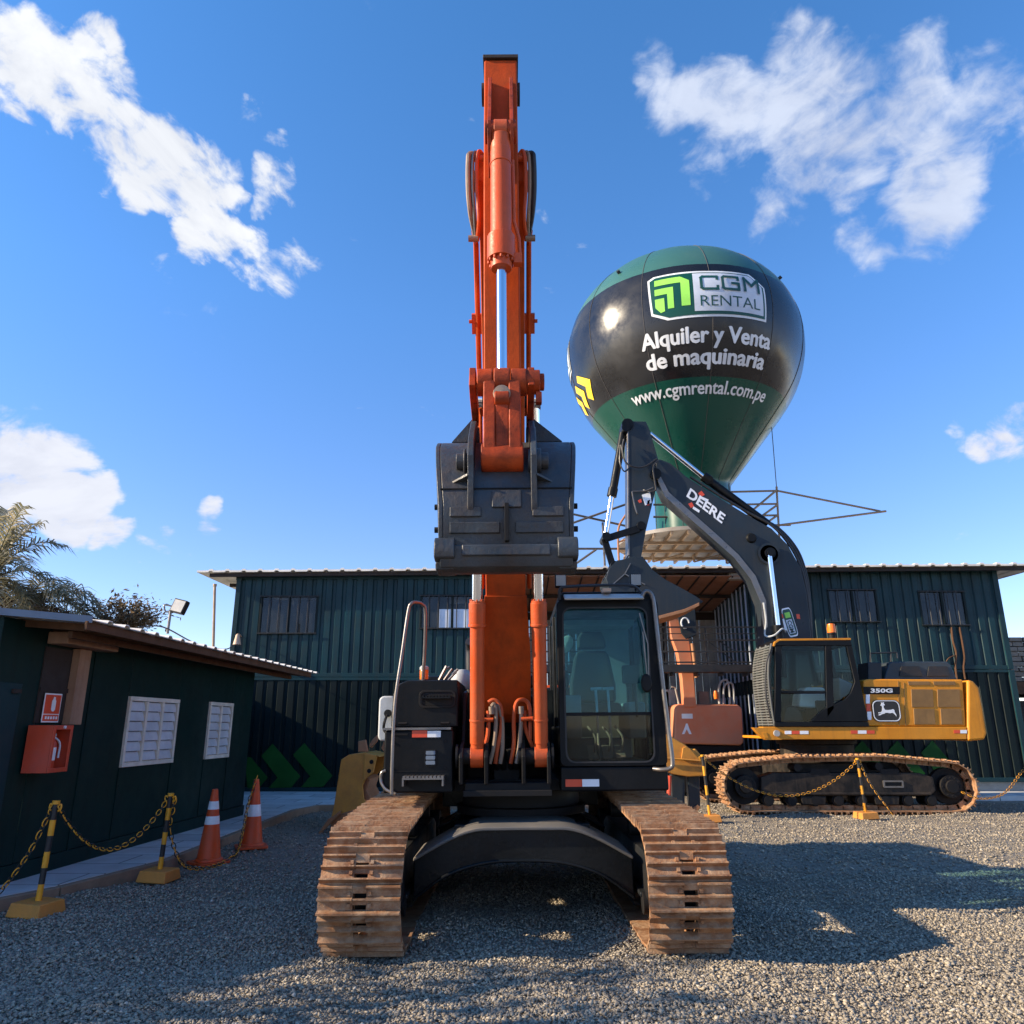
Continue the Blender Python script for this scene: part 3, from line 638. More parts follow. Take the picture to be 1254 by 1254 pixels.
# lamp box at the bay corner
mb = MB(); q = win_px(893, 912, 699, 709, 19.2); mb.box(q[0], q[1], 19.2, 19.45, q[2], q[3]); mb.box(q[0]+.03, q[1]-.03, 19.17, 19.199, q[2]+.03, q[3]-.03); mb.box(q[0]+.1, q[1]-.1, 19.25, 19.4, q[3], q[3]+.12)
tag(mb.build('junction_box', 'plank', base=((q[0]+q[1])/2, 19.3, q[2]), bevel=.01), 'grey box fixed under the roof edge beside the black corrugated wall', 'box')
# horn shaped lamp on the left block
hp = at(291, 781, 19.05)
mb = MB(); mb.lathe([(.10, -.17), (.095, -.15), (.065, -.02), (.05, .07), (.02, .1), (0, .105)], hp, 'z', 18); mb.tube([hp+Vector((0, 0, .08)), hp+Vector((.0, .12, .1)), hp+Vector((0, .24, .06))], .015)
tag(mb.build('wall_horn', 'tan', base=hp), 'small tan horn shaped lamp on the teal container wall above the office roof', 'lamp')

# ================================================================ LEFT OFFICE
wx = lambda y: -5.08+.0515*(y-8.2)
off = thing('site_office', 'low dark green site office with timber eaves and white louvred windows', 'office', (-5.5, 11, 0))
def wallbox(mb, y0, y1, z0, z1, t0=0, t1=.06):
    mb.add([(wx(y0)-t1, y0, z0), (wx(y0)+t0, y0, z0), (wx(y1)+t0, y1, z0), (wx(y1)-t1, y1, z0), (wx(y0)-t1, y0, z1), (wx(y0)+t0, y0, z1), (wx(y1)+t0, y1, z1), (wx(y1)-t1, y1, z1)],
           [(0, 3, 2, 1), (4, 5, 6, 7), (0, 1, 5, 4), (1, 2, 6, 5), (2, 3, 7, 6), (3, 0, 4, 7)])
W1 = (10.1, 11.45, 1.12, 2.0); W2 = (12.5, 13.4, 1.12, 2.0)
mb = MB(); seams = [8.35, 9.25, 10.1, 11.45, 12.5, 13.4, 14.3]
for a, b_ in zip(seams[:-1], seams[1:]):
    hole = [w for w in (W1, W2) if abs(w[0]-a) < .01]
    if hole: wallbox(mb, a+.004, b_-.004, .28, 1.118); wallbox(mb, a+.004, b_-.004, 2.002, 2.69)
    else: wallbox(mb, a+.004, b_-.004, .28, 2.69)
wallbox(mb, 7.6, 8.345, .28, 2.69)
mb.build('wall', 'officegreen', off, bevel=.004)
mb = MB(); wallbox(mb, 7.6, 14.3, .1, .276, .02); mb.build('plinth', 'officegreen', off, bevel=.006)
for s in seams[1:-1]:
    mb = MB(); wallbox(mb, s-.018, s+.018, .28, 1.11 if s in (10.1, 11.45, 12.5, 13.4) else 2.48, .012, -.0005); mb.build('cover_strip', 'officegreen', off)
mb = MB(); mb.box(-9.5, wx(14.3)-.06, 14.24, 14.3, .1, 2.5); mb.box(-9.5, -5.3, 7.62, 7.68, .1, 2.6); mb.add([(-5.35, 7.45, 0), (-9.5, 3.45, 0), (-9.5, 3.45, 2.66), (-5.35, 7.45, 2.66), (-5.35, 7.52, 0), (-9.5, 3.52, 0), (-9.5, 3.52, 2.66), (-5.35, 7.52, 2.66)], [(0, 1, 2, 3), (7, 6, 5, 4), (0, 4, 5, 1), (3, 2, 6, 7), (0, 3, 7, 4), (1, 5, 6, 2)]); mb.add([(-5.4, 7.4, 0), (-5.1, 7.6, 0), (-5.1, 7.6, 2.66), (-5.4, 7.4, 2.66), (-5.45, 7.5, 0), (-5.15, 7.7, 0), (-5.15, 7.7, 2.66), (-5.45, 7.5, 2.66)], [(0, 1, 2, 3), (7, 6, 5, 4), (0, 4, 5, 1), (3, 2, 6, 7), (0, 3, 7, 4), (1, 5, 6, 2)]); mb.box(-9.5, -9.4, 7.69, 14.24, .1, 2.6); mb.box(-9.5, -7.4, 14.31, 19.2, .1, 2.72); mb.build('end_and_shade_walls', 'officegreen', off)  # office end walls, plus unseen walls added to shade the path and near gravel
mb = MB(); wallbox(mb, 7.62, 8.02, .3, 2.05, .02, -.002); dr = mb.build('door', 'officegreen2', off, bevel=.006)
mb = MB(); wallbox(mb, 7.86, 7.98, 1.95, 1.99, .05, -.022); mb.build('handle', 'wooddark', dr)
for (y0, y1, z0, z1), panes in ((W1, 3), (W2, 2)):
    mb = MB(); wallbox(mb, y0, y1, z0, z0+.055, .035, .05); wallbox(mb, y0, y1, z1-.055, z1, .035, .05)
    step = (y1-y0-.05)/panes
    for k in range(panes+1): wallbox(mb, y0+k*step, y0+k*step+.05, z0+.055, z1-.055, .033, .048)
    fr = mb.build('window', 'frame', off, bevel=.006)
    for k in range(panes):
        lv = MB(); a, b_ = y0+k*step+.06, y0+(k+1)*step-.01; nz = 6; hz = (z1-z0-.12)/nz
        for j in range(nz):
            zz = z0+.06+j*hz; X0, X1 = wx(a), wx(b_)
            pr = [(.03, hz*.04), (.026, hz*.3), (.012, hz*.7), (.0, hz*.97)]
            vs = [(wx(yy)+d-.012, yy, zz+h_) for yy in (a, b_) for d, h_ in pr]
            lv.add(vs, [(0, 1, 5, 4), (1, 2, 6, 5), (2, 3, 7, 6)])
        lv.build('louver', 'louver', fr); lv = MB(); wallbox(lv, a-.012, b_+.012, z0+.057, z1-.057, -.03, .04); lv.build('pane', 'darkmesh', fr)
# timber post, panel and eaves
mb = MB(); wallbox(mb, 8.78, 9.0, 1.64, 2.48, .1, -.001); mb.build('post', 'woodlight', off, bevel=.008)
mb = MB(); wallbox(mb, 8.3, 8.776, 1.66, 2.46, .016, -.001); wallbox(mb, 8.3, 8.776, 1.985, 2.03, .03, -.017); mb.build('timber_panel', 'wooddark', off)
mb = MB(); wallbox(mb, 8.3, 9.3, 2.49, 2.62, .24, -.01); mb.build('beam', 'woodlight', off, bevel=.01)
ez = lambda d: 2.66+d*.07                     # roof underside height, d metres in from the eave
ex = lambda y: -4.3+(y-7.7)*.031
mb = MB()
for k in range(17):
    y0 = 7.95+k*.46; mb.bar((ex(y0)-.04, y0, ez(0)-.05), (ex(y0)-1.5, y0, ez(1.5)-.05), .05, .075)
mb.build('rafter', 'wood', off)
mb = MB(); mb.bar((ex(7.68)-.02, 7.68, ez(0)-.05), (ex(15.6)-.02, 15.6, ez(0)-.05), .03, .09); mb.bar((ex(8)-.36, 8, ez(.36)-.13), (ex(15.4)-.36, 15.4, ez(.36)-.13), .05, .07); mb.build('eave_board', 'wood', off, bevel=.005)
mb = MB(); pts = []; y = 7.72
while y < 15.55:
    for u, d in ((0, 0), (.22, 0), (.25, .03), (.31, .03), (.34, 0)): pts.append((y+u, d))
    y += .34
n = len(pts); vs = []
for d_ in (-.05, 4.2):
    for t in (.01, 0):
        for yy, d in pts: vs.append((ex(yy)-d_, yy, ez(d_)+d+t))
fs = [(i, i+1, 2*n+i+1, 2*n+i) for i in range(n-1)]+[(n+i, 3*n+i, 3*n+i+1, n+i+1) for i in range(n-1)]+[(i, n+i, n+i+1, i+1) for i in range(n-1)]
mb.add(vs, fs); rs = mb.build('roof', 'tin', off)
# near roof end: flashing, run on out of view with a sheet added for shade
mb = MB(); g = [(-4.28, 7.7), (-5.3, 7.5), (-9.6, 3.3)]
for a, b_ in zip(g[:-1], g[1:]):
    da, db = -4.3-a[0], -4.3-b_[0]
    mb.add([(a[0], a[1], ez(da)-.02), (b_[0], b_[1], ez(db)-.02), (b_[0], b_[1], ez(db)+.05), (a[0], a[1], ez(da)+.05), (a[0], a[1]+.02, ez(da)-.02), (b_[0], b_[1]+.02, ez(db)-.02), (b_[0], b_[1]+.02, ez(db)+.05), (a[0], a[1]+.02, ez(da)+.05)], [(0, 1, 2, 3), (4, 7, 6, 5), (0, 4, 5, 1), (3, 2, 6, 7), (0, 3, 7, 4), (1, 5, 6, 2)])
mb.build('roof_flashing', 'fascia', off)
mb = MB(); q = [(-4.3, 7.73), (-5.3, 7.53), (-9.6, 3.33), (-9.6, 7.73)]
vs = [(x, y, ez(-4.3-x)+.004) for x, y in q]+[(x, y, ez(-4.3-x)+.016) for x, y in q]
mb.add(vs, [(3, 2, 1, 0), (4, 5, 6, 7)]+[(i, (i+1) % 4, (i+1) % 4+4, i+4) for i in range(4)]); mb.build('roof_shade_sheet', 'tin', off)

# fire point
fb = thing('fire_cabinet', 'open red metal cabinet holding an extinguisher on the green office wall', 'fire cabinet', (-4.95, 8.38, 1.2))
bx0, bx1, by0, by1, bz0, bz1 = -5.05, -4.79, 8.2, 8.56, 1.16, 1.635
mb = MB(); mb.box(bx0, bx0+.015, by0, by1, bz0, bz1); mb.box(bx0+.016, bx1, by0, by0+.015, bz0, bz1); mb.box(bx0+.016, bx1, by1-.015, by1, bz0, bz1)
mb.box(bx0+.016, bx1, by0+.016, by1-.016, bz1-.015, bz1); mb.box(bx0+.016, bx1, by0+.016, by1-.016, bz0, bz0+.015)
mb.build('cabinet', 'redpaint', fb)
mb = MB(); t = .045
mb.box(bx1+.001, bx1+.014, by0, by1, bz0, bz0+t); mb.box(bx1+.001, bx1+.014, by0, by1, bz1-t, bz1); mb.box(bx1+.001, bx1+.014, by0, by0+t, bz0+t, bz1-t); mb.box(bx1+.001, bx1+.014, by1-t, by1, bz0+t, bz1-t)
mb.build('door_frame', 'redpaint', fb, bevel=.004)
mb = MB(); mb.cyl((bx1+.014, by0+.18, bz1-.02), (bx1+.03, by0+.18, bz1-.02), .016); mb.build('lock', 'silver', fb)
fe = thing('fire_extinguisher', 'small extinguisher with pale label standing inside the red cabinet', 'extinguisher', (-4.9, 8.4, 1.18))
mb = MB(); mb.lathe([(.055, 0), (.06, .01), (.06, .26), (.045, .3), (.02, .32), (.02, .34)], (-4.9, 8.39, 1.178), 'z', 18); mb.build('body', 'redpaint', fe)
mb = MB(); mb.lathe([(.0615, .1), (.0615, .23)], (-4.9, 8.39, 1.178), 'z', 18); mb.build('label', 'white', fe)
mb = MB(); mb.box(-4.92, -4.88, 8.36, 8.44, 1.52, 1.55); mb.tube(smooth([(-4.9, 8.42, 1.52), (-4.85, 8.47, 1.45), (-4.84, 8.46, 1.3)], 5), .01); mb.build('valve', 'silver', fe)
sg = thing('fire_sign', 'red and white extinguisher sign on the timber panel above the cabinet', 'sign', (wx(8.6)+.05, 8.6, 1.66))
def wsheet(y0, y1, z0, z1, t): m_ = MB(); wallbox(m_, y0, y1, z0, z1, t, -(t-.004)); return m_
wsheet(8.37, 8.66, 1.665, 1.97, .042).build('board', 'white', sg)
wsheet(8.385, 8.645, 1.755, 1.955, .046).build('red_panel', 'red', sg)
wsheet(8.385, 8.645, 1.68, 1.745, .046).build('text_panel', 'red', sg)
m_ = MB(); 
pic = [(8.58, 1.80), (8.6, 1.78), (8.63, 1.78), (8.65, 1.80), (8.65, 1.89), (8.635, 1.91), (8.635, 1.93), (8.6, 1.935), (8.595, 1.91), (8.58, 1.89)]; pic = [(y-.09, z) for y, z in pic]
m_.add([(wx(y)+.05, y, z) for y, z in pic], [tuple(range(len(pic)))]); m_.build('pictogram', 'white', sg)
m_ = MB()
for k in range(5): y = 8.41+k*.045; m_.add([(wx(y)+.05, y, 1.698), (wx(y+.03)+.05, y+.03, 1.698), (wx(y+.03)+.05, y+.03, 1.728), (wx(y)+.05, y, 1.728)], [(0, 1, 2, 3)])
m_.build('lettering', 'white', sg)

# floodlight and aerial pole above the office roof
fl = thing('floodlight', 'square grey floodlight on a short pole above the office roof', 'floodlight', at(206, 775, 13))
a = at(205, 776, 13); b_ = at(209, 748, 13)
mb = MB(); mb.tube([a, b_], .025); mb.tube(smooth([b_, at(203, 749, 13), at(201, 742, 13), at(204, 741, 13), at(213, 743, 13)], 4), .014); mb.build('pole', 'steel', fl)
c = at(220, 743, 12.9); rot = Euler((R(-12), R(14), R(-15))).to_matrix()
mb = MB(); mb.obox(c, (.26, .09, .24), rot)
for k in range(5): mb.obox(c+rot @ Vector((-.1+k*.05, .06, 0)), (.012, .04, .2), rot)
mb.build('housing', 'machdark', fl, bevel=.01)
mb = MB(); mb.obox(c+rot @ Vector((0, -.047, 0)), (.22, .006, .2), rot); mb.build('lens', 'lampglass', fl)
mb = MB(); mb.tube([at(261, 800, 16), at(263, 718, 16)], .03); mb.lathe([(.04, 0), (.04, .05), (0, .055)], at(263, 718, 16), 'z', 10)
tag(mb.build('aerial_pole', 'scaff', base=at(261, 800, 16)), 'thin bare metal pole rising behind the office roof', 'pole')
# slack cable along the office roof
mb = MB(); mb.tube(smooth([at(170, 768, 12), at(200, 768, 12.6), at(240, 788, 14), at(275, 795, 16), at(286, 790, 19)], 6), .012, 6)
tag(mb.build('roof_cable', 'rubber', base=at(170, 768, 12)), 'slack thin cable lying above the office roof edge', 'cable')

# ================================================================ BALLOON ON ITS PLATFORM
BC = (5.24, 21.0); ZC = 12.6; BR = 3.5
def brad(z):
    t0 = R(-38); z1 = ZC+BR*math.sin(t0)
    if z > ZC: return BR*math.sqrt(max(0, 1-((z-ZC)/2.97)**2))
    if z > z1: return math.sqrt(max(0, BR*BR-(z-ZC)**2))
    return max(1.08, BR*math.cos(t0)-(z1-z)*math.tan(R(38)))
def bpt(az, z, off=0):
    r = brad(z); dz = .01; n = Vector((1, (brad(z-dz)-brad(z+dz))/(2*dz))).normalized() if z < ZC+2.95 else Vector((0, 1))
    rr = r+off*n.x; zz = z+off*n.y; a = R(az)
    return (BC[0]+rr*math.sin(a), BC[1]-rr*math.cos(a), zz)
bal_ = thing('advertising_balloon', 'giant green and black advertising balloon with rental lettering standing on the roof platform', 'balloon', (BC[0], BC[1], 6.72))
def band(z0, z1, name, mat, n=72, steps=16):
    mb = MB(); vs = []
    for k in range(steps+1):
        z = z0+(z1-z0)*k/steps
        for i in range(n): vs.append(bpt(360*i/n, z, .012*abs(math.sin(i*math.pi/6)) if z < ZC+2.9 else 0))
    mb.add(vs, [(k*n+i, k*n+(i+1) % n, (k+1)*n+(i+1) % n, (k+1)*n+i) for k in range(steps) for i in range(n)])
    if z1 > ZC+2.93: mb.add([bpt(0, z1)]+[], []); mb.f.append(list(range(steps*n, steps*n+n))); mb.m.append(0)
    return mb.build(name, mat, bal_, ang=60)
zz_top = ZC+2.965
band(13.55, zz_top, 'crown_band', 'bcrownsheen', steps=40); band(10.5, 13.55, 'black_band', 'bblack', steps=22); band(6.72, 10.5, 'skirt_band', 'bgreen', steps=26)
for k in range(12):
    mb = MB(); az = k*30; mb.tube([bpt(az, 6.75+(8.75)*j/60, .006) for j in range(61)], .007, 5); mb.build('seam', 'seam', bal_)
for az in (-45, 52):
    mb = MB(); p = Vector(bpt(az, 14.0, .0)); q = Vector(bpt(az, 14.0, .1)); mb.cyl(p, q, .05); mb.build('tether_eye', 'rubber', bal_)
def wrap(vs, fs, name, mat, off, du=3.0, dz=.12):
    """Lay a flat shape given in (azimuth degrees, height) on the balloon's skin."""
    bm = bmesh.new(); bv = [bm.verts.new((a, z, 0)) for a, z in vs]
    for f in fs:
        try: bm.faces.new([bv[i] for i in f])
        except ValueError: pass
    a0, a1 = min(v[0] for v in vs), max(v[0] for v in vs); z0, z1 = min(v[1] for v in vs), max(v[1] for v in vs)
    k = a0+du
    while k < a1: bmesh.ops.bisect_plane(bm, geom=bm.verts[:]+bm.edges[:]+bm.faces[:], plane_co=(k, 0, 0), plane_no=(1, 0, 0)); k += du
    k = z0+dz
    while k < z1: bmesh.ops.bisect_plane(bm, geom=bm.verts[:]+bm.edges[:]+bm.faces[:], plane_co=(0, k, 0), plane_no=(0, 1, 0)); k += dz
    bmesh.ops.triangulate(bm, faces=bm.faces[:])
    mb = MB(); bm.verts.index_update()
    mb.add([bpt(v.co.x, v.co.y, off+.012*abs(math.sin(R(v.co.x)*6))) for v in bm.verts], [[v.index for v in f.verts] for f in bm.faces]); bm.free()
    return mb.build(name, mat, bal_)
def wtext(s, a0, a1, z0, zcap, name, mat, off, bold=0, heavy=0):
    vs, fs, (x0, x1, y0, y1) = text2d(s, 1.0, bold)
    ch = text2d('A', 1.0, bold)[2][3]; sx = (a1-a0)/(x1-x0); sy = (zcap-z0)/ch; o = None
    for k, (dx, dy) in enumerate([(0, 0)]+([(-heavy, 0), (heavy, 0), (0, heavy*.6), (0, -heavy*.6)] if heavy else [])):
        o = wrap([(a0+(v.x-x0+dx)*sx, z0+(v.y+dy)*sy) for v in vs], fs, name, mat, off+.0015*k)
    return o
def strokes(paths, a0, a1, z0, z1, w, name, mat, off):
    """Block letters from squared strokes; paths in a unit box."""
    k = 0; W_ = (a1-a0)*.0602; H_ = z1-z0
    for P_ in paths:
        P_ = [(x*W_, y*H_) for x, y in P_]
        for (p, q) in zip(P_[:-1], P_[1:]):
            d = Vector((q[0]-p[0], q[1]-p[1])); d.normalize(); n = Vector((-d.y, d.x))*w; e = d*w*.85
            c = [(p[0]-e.x+n.x, p[1]-e.y+n.y), (q[0]+e.x+n.x, q[1]+e.y+n.y), (q[0]+e.x-n.x, q[1]+e.y-n.y), (p[0]-e.x-n.x, p[1]-e.y-n.y)]
            wrap([(a0+(a1-a0)*x/W_, z0+H_*y/H_) for x, y in c], [(0, 1, 2, 3)], name, mat, off+.0015*k); k += 1
def logo(ac, half, side=False):
    S = lambda u, v: (ac+(u-.5)*2*half, 11.93+v*1.33)
    sh = [(0, .93), (.02, .12), (.15, -.03), (1, -.01), (1, .74), (.87, 1), (.05, 1.0)]
    out = [S(*p) for p in sh]; wrap(out, [tuple(range(len(out)))], 'logo_border', 'bwhite', .012)
    ins = [S(.5+(u-.5)*.965, .5+(v-.5)*.91) for u, v in sh]; wrap(ins, [tuple(range(len(ins)))], 'logo_field', 'bgreen', .02)
    pl = [(.37, .93), (.37, .09), (.965, .09), (.965, .72), (.855, .93)]; pl = [S(*p) for p in pl]; wrap(pl, [tuple(range(len(pl)))], 'logo_panel', 'bplate', .026)
    for k, sh in enumerate(([(.06, .88), (.27, .88), (.34, .77), (.34, .22), (.27, .22), (.27, .74), (.06, .74)],
                            [(.06, .66), (.21, .66), (.21, .2), (.16, .2), (.16, .52), (.06, .52)],
                            [(.06, .44), (.135, .44), (.135, .16), (.1, .14), (.06, .26)])):
        q = [S(*p) for p in sh]; wrap(q, [tuple(range(len(q)))], 'logo_arrow', 'blime', .028)
    a, b_ = S(.435, .55), S(.92, .84); strokes([[(.27, .8), (.27, 1), (.03, 1), (.0, .9), (0, .1), (.03, 0), (.27, 0), (.27, .2)], [(.63, .8), (.63, 1), (.39, 1), (.36, .9), (.36, .1), (.39, 0), (.63, 0), (.63, .47), (.52, .47)], [(.74, 0), (.74, 1), (.87, .45), (1, 1), (1, 0)]], a[0], b_[0], a[1], b_[1], .036, 'logo_letters', 'bdark', .032)
    a, b_ = S(.42, .19), S(.93, .41); wtext('RENTAL', a[0], b_[0], a[1], b_[1], 'logo_letters', 'bdark', .032, -.004)
logo(-.8, 26.5); logo(-113, 26.5)
wtext('Alquiler y Venta', -32.5, 29.5, 11.27, 11.66, 'slogan', 'bwhite', .014, .008, .03)
wtext('de maquinaria', -32, 28.5, 10.78, 11.14, 'slogan', 'bwhite', .014, .008, .03)
wtext('www.cgmrental.com.pe', -47, 39, 10.14, 10.42, 'web_address', 'bwhite', .014, .006, .016)
for q in ([(-80, 11.6), (-68.5, 11.2), (-74, 10.72), (-78.5, 10.88), (-75, 11.14), (-82.5, 11.45)], [(-88, 11.5), (-79, 11.1), (-84.5, 10.68), (-88.5, 10.85), (-85.3, 11.08), (-91.5, 11.36)], [(-96, 11.35), (-89.5, 11.0), (-94, 10.66), (-98, 10.8), (-95, 11.0), (-99, 11.2)]):
    wrap(q, [tuple(range(len(q)))], 'yellow_arrow', 'byellow', .016)

pf = thing('roof_platform', 'round scaffold platform under the balloon above the tin roof', 'platform', (BC[0], BC[1], 5.6))
mb = MB(); mb.lathe([(0, 6.6), (2.0, 6.6), (2.0, 6.7), (0, 6.7)], (5.05, 21.2, 0), 'z', 40); mb.build('deck', 'pod', pf)
mb = MB()
for k in range(9):
    x = 3.4+k*.42; h_ = math.sqrt(max(.01, 1.98**2-(x-5.05)**2)); mb.box(x-.03, x+.03, 21.2-h_, 21.2+h_, 6.5, 6.597)
for yy in (20.2, 21.2, 22.2): h_ = math.sqrt(1.98**2-(yy-21.2)**2); mb.box(5.05-h_, 5.05+h_, yy-.03, yy+.03, 6.42, 6.497)
mb.build('joist', 'scaff', pf)
for px, py in ((850, 688), (800, 688), (890, 690)):
    p = at(px, py, 21.5); mb = MB(); mb.tube([p, (p.x, p.y, 6.42)], .035); mb.tube([p, (p.x+.9, p.y, 6.45)], .025); mb.build('prop', 'scaff', pf)
def poles(name, label, segs, r=.03, base=None, mat='scaff', D=20.4):
    root = thing(name, label, 'scaffold', at(*segs[0][0], D))
    for a, b_ in segs:
        mb = MB(); mb.tube([at(*a, D+random.uniform(-.05, .05)), at(*b_, D+random.uniform(-.05, .05))], r, 8); mb.build('tube', mat, root)
        for e in (a, b_):
            pass
    return root
poles('scaffold_frame', 'tan scaffold truss with a pointed outrigger at the right of the balloon platform',
      [((951, 596), (956, 690)), ((870, 603), (951, 601)), ((895, 618), (952, 617)), ((890, 632), (952, 631)), ((949, 602), (918, 628)), ((951, 619), (930, 634)), ((952, 631), (938, 641)), ((952, 601), (1078, 626)), ((955, 643), (1085, 626)), ((945, 643), (968, 643))])
poles('scaffold_frame', 'dark scaffold tubes crossing at the left of the balloon platform beside the grey bucket',
      [((690, 627), (775, 646)), ((700, 641), (768, 617)), ((690, 672), (790, 672)), ((738, 640), (741, 700)), ((730, 673), (700, 694)), ((800, 618), (870, 618)), ((800, 633), (870, 633))], r=.032, mat='darkpole')
mb = MB(); mb.tube(smooth([at(768, 628, 20.2), at(758, 645, 20.2), at(757, 665, 20.2), at(758, 688, 20.2)], 5), .03); mb.tube([at(757, 664, 20.2), at(769, 660, 20.2)], .025)
tag(mb.build('rusty_hoop', 'rustyedge', base=at(758, 688, 20.2)), 'rusty bent hoop behind the charcoal arm near the platform', 'hoop')
for a, b_, lb in (((943, 499), (951, 597), 'thin grey guy rope from the balloon to the right scaffold post'), ((889, 560), (893, 604), 'short guy rope beside the balloon neck'),):
    mb = MB(); mb.tube([at(*a, 20.3), at(*b_, 20.4)], .012, 6); tag(mb.build('guy_rope', 'darkpole', base=at(*b_, 20.4)), lb, 'rope')

# ================================================================ FAR RIGHT AND TREES
rb = thing('masonry_shed', 'rough rubble walled shed beyond the right end of the containers', 'shed', (15.5, 25, 0))
mb = MB()
for j in range(9):
    z = 3.0+j*.16; x = 13.9+random.uniform(0, .3) if j < 7 else 14.4
    while x < 20:
        w = random.uniform(.25, .6); mb.box(x, x+w-.02, 24.8+random.uniform(0, .08), 25.2, z, z+.15+random.uniform(-.02, .01)); x += w
mb.build('rubble_wall', 'concrete', rb, bevel=.02)
mb = MB(); mb.box(13.95, 20, 24.9, 28, 0, 2.4); mb.build('lower_wall', 'wooddark', rb)
mb = MB(); mb.box(13.9, 20, 24.7, 28.2, 2.6, 2.98); mb.build('lintel', 'wood', rb)
mb = MB(); mb.box(13.62, 13.85, 24.0, 24.25, 0, 2.2); mb.box(13.58, 13.9, 23.97, 24.28, 2.2, 2.3)
tag(mb.build('gate_post', 'white', base=(13.7, 24.1, 0), bevel=.01), 'white gate post at the right edge beyond the containers', 'post')

def frond(mb, base, az, el, length, droop, nleaf=46, lw=.036, ll=.6):
    p = Vector(base); d = Vector((math.cos(az)*math.cos(el), math.sin(az)*math.cos(el), math.sin(el))); pts = [p.copy()]; n = 18
    for i in range(n):
        d = (d+Vector((0, 0, -droop*(.3+i/n)/n*2.2))).normalized(); p = p+d*length/n; pts.append(p.copy())
    mb.tube(pts, [.022*(1-.8*i/n) for i in range(n+1)], 5)
    for k in range(nleaf):
        t = .12+.88*k/nleaf; i = min(int(t*n), n-1); a = pts[i].lerp(pts[i+1], t*n-i); tg = (pts[i+1]-pts[i]).normalized()
        sd = tg.cross(Vector((0, 0, 1))).normalized(); up = sd.cross(tg)
        L_ = ll*(math.sin(min(1, t*1.15)*math.pi*.85)+.25)*random.uniform(.8, 1.15)
        for s_ in (-1, 1):
            dr = (sd*s_*.8+tg*.55+up*random.uniform(-.1, .45)).normalized()
            q0 = a; q1 = a+dr*L_*.5+Vector((0, 0, -.02)); q2 = a+dr*L_+Vector((0, 0, -L_*random.uniform(.25, .6)))
            w = tg*lw*.5
            mb.add([q0-w, q0+w, q1+w*1.1, q1-w*1.1, q2], [(0, 1, 2, 3), (3, 2, 4)])
def palm(c, label, spec, trunk_r=.2, mat='palm', dry=None):
    root = thing('palm_tree', label, 'palm tree', (c[0], c[1], 0), group='palms behind the office')
    mb = MB(); n = 22; mb.tube([(c[0]+.05*math.sin(i*.4), c[1], c[2]*i/n) for i in range(n+1)], [trunk_r*(1.25-.35*i/n)*(1+.05*(i % 2)) for i in range(n+1)], 12); mb.build('trunk', 'bark', root)
    for m_, sp in ((mat, spec), ('dryleaf', dry or [])):
        if not sp: continue
        mb = MB()
        for az, el, ln, dr in sp: frond(mb, c, R(az), R(el), ln, dr)
        mb.build('crown' if m_ == mat else 'dead_fronds', m_, root, flat=True)
rr_ = random.Random(5)
c1 = at(-14, 712, 20)
palm(c1, 'tall grey green palm at the left edge behind the office roof', [(8, 62, 2.3, 1.1), (0, 35, 2.4, 1.5), (80, 70, 2.2, .5), (40, 75, 2.1, .8), (-30, 50, 2.0, 1.3), (-80, 55, 2.0, 1.5), (150, 50, 2.2, 1.4), (200, 40, 2.2, 1.4), (110, 40, 2, 1.3), (-5, 10, 1.8, 1.2), (20, -5, 1.6, .9), (-50, 15, 1.8, 1.3), (60, 20, 1.9, 1.3), (100, 85, 2.1, .4), (-10, 80, 2.2, .7)], dry=[(0, -35, 1.4, .6), (-40, -30, 1.4, .6), (40, -40, 1.3, .6)])
c2 = at(28, 745, 21)
palm(c2, 'lower browning palm with a long arching frond behind the office roof', [(2, 42, 3.0, 1.7), (-12, 35, 2.8, 1.6), (12, 50, 2.7, 1.7), (60, 50, 2.0, 1.4), (120, 50, 2.0, 1.4), (180, 40, 2.0, 1.4), (-60, 40, 2.0, 1.4), (-25, 60, 2.2, 1.6)], trunk_r=.17, dry=[(0, 10, 2.6, 1.0), (-20, 5, 2.3, .9), (20, 0, 2.2, .8), (-40, 20, 2.0, 1), (40, 15, 2.0, 1), (0, 25, 2.7, 1.3)])
def leafy(c, rad, label, nl=2600):
    root = thing('leafy_tree', label, 'tree', (c[0], c[1], 0)); mb = MB(); tips = []
    top = Vector((c[0], c[1], c[2]-rad*.9)); mb.tube([(c[0], c[1], 0), (c[0]+.08, c[1], top.z*.5), top], [.16, .12, .09], 8)
    for k in range(16):
        d = Vector((rr_.gauss(0, 1), rr_.gauss(0, 1), rr_.uniform(.0, 1.1))).normalized(); e = Vector(c)+Vector((d.x*rad*1.2, d.y*rad, (d.z-.35)*rad*1.0))*rr_.uniform(.6, 1.1)
        mid = top.lerp(e, .5)+Vector((0, 0, .15)); mb.tube(smooth([top, mid, e], 4), [.05-.004*i for i in range(9)], 5); tips += [mid, e, top.lerp(e, .8)]
    mb.build('trunk', 'bark', root)
    mb = MB()
    for k in range(nl):
        t = rr_.choice(tips); p = t+Vector((rr_.gauss(0, 1), rr_.gauss(0, 1), rr_.gauss(0, .8)))*rad*.2
        a = Vector((rr_.gauss(0, 1), rr_.gauss(0, 1), rr_.gauss(0, .6))).normalized(); b_ = a.cross(Vector((rr_.gauss(0, 1), rr_.gauss(0, 1), 1))).normalized(); s_ = rr_.uniform(.05, .1)*(1 if rad < 1.2 else 1.5)
        mb.add([p-a*s_, p+b_*s_*.35, p+a*s_, p-b_*s_*.35], [(0, 1, 2, 3)])
    mb.build('crown', 'leaf', root, flat=True)
leafy(at(150, 752, 22), .95, 'small sparse leafy tree at the right of the palms behind the office')
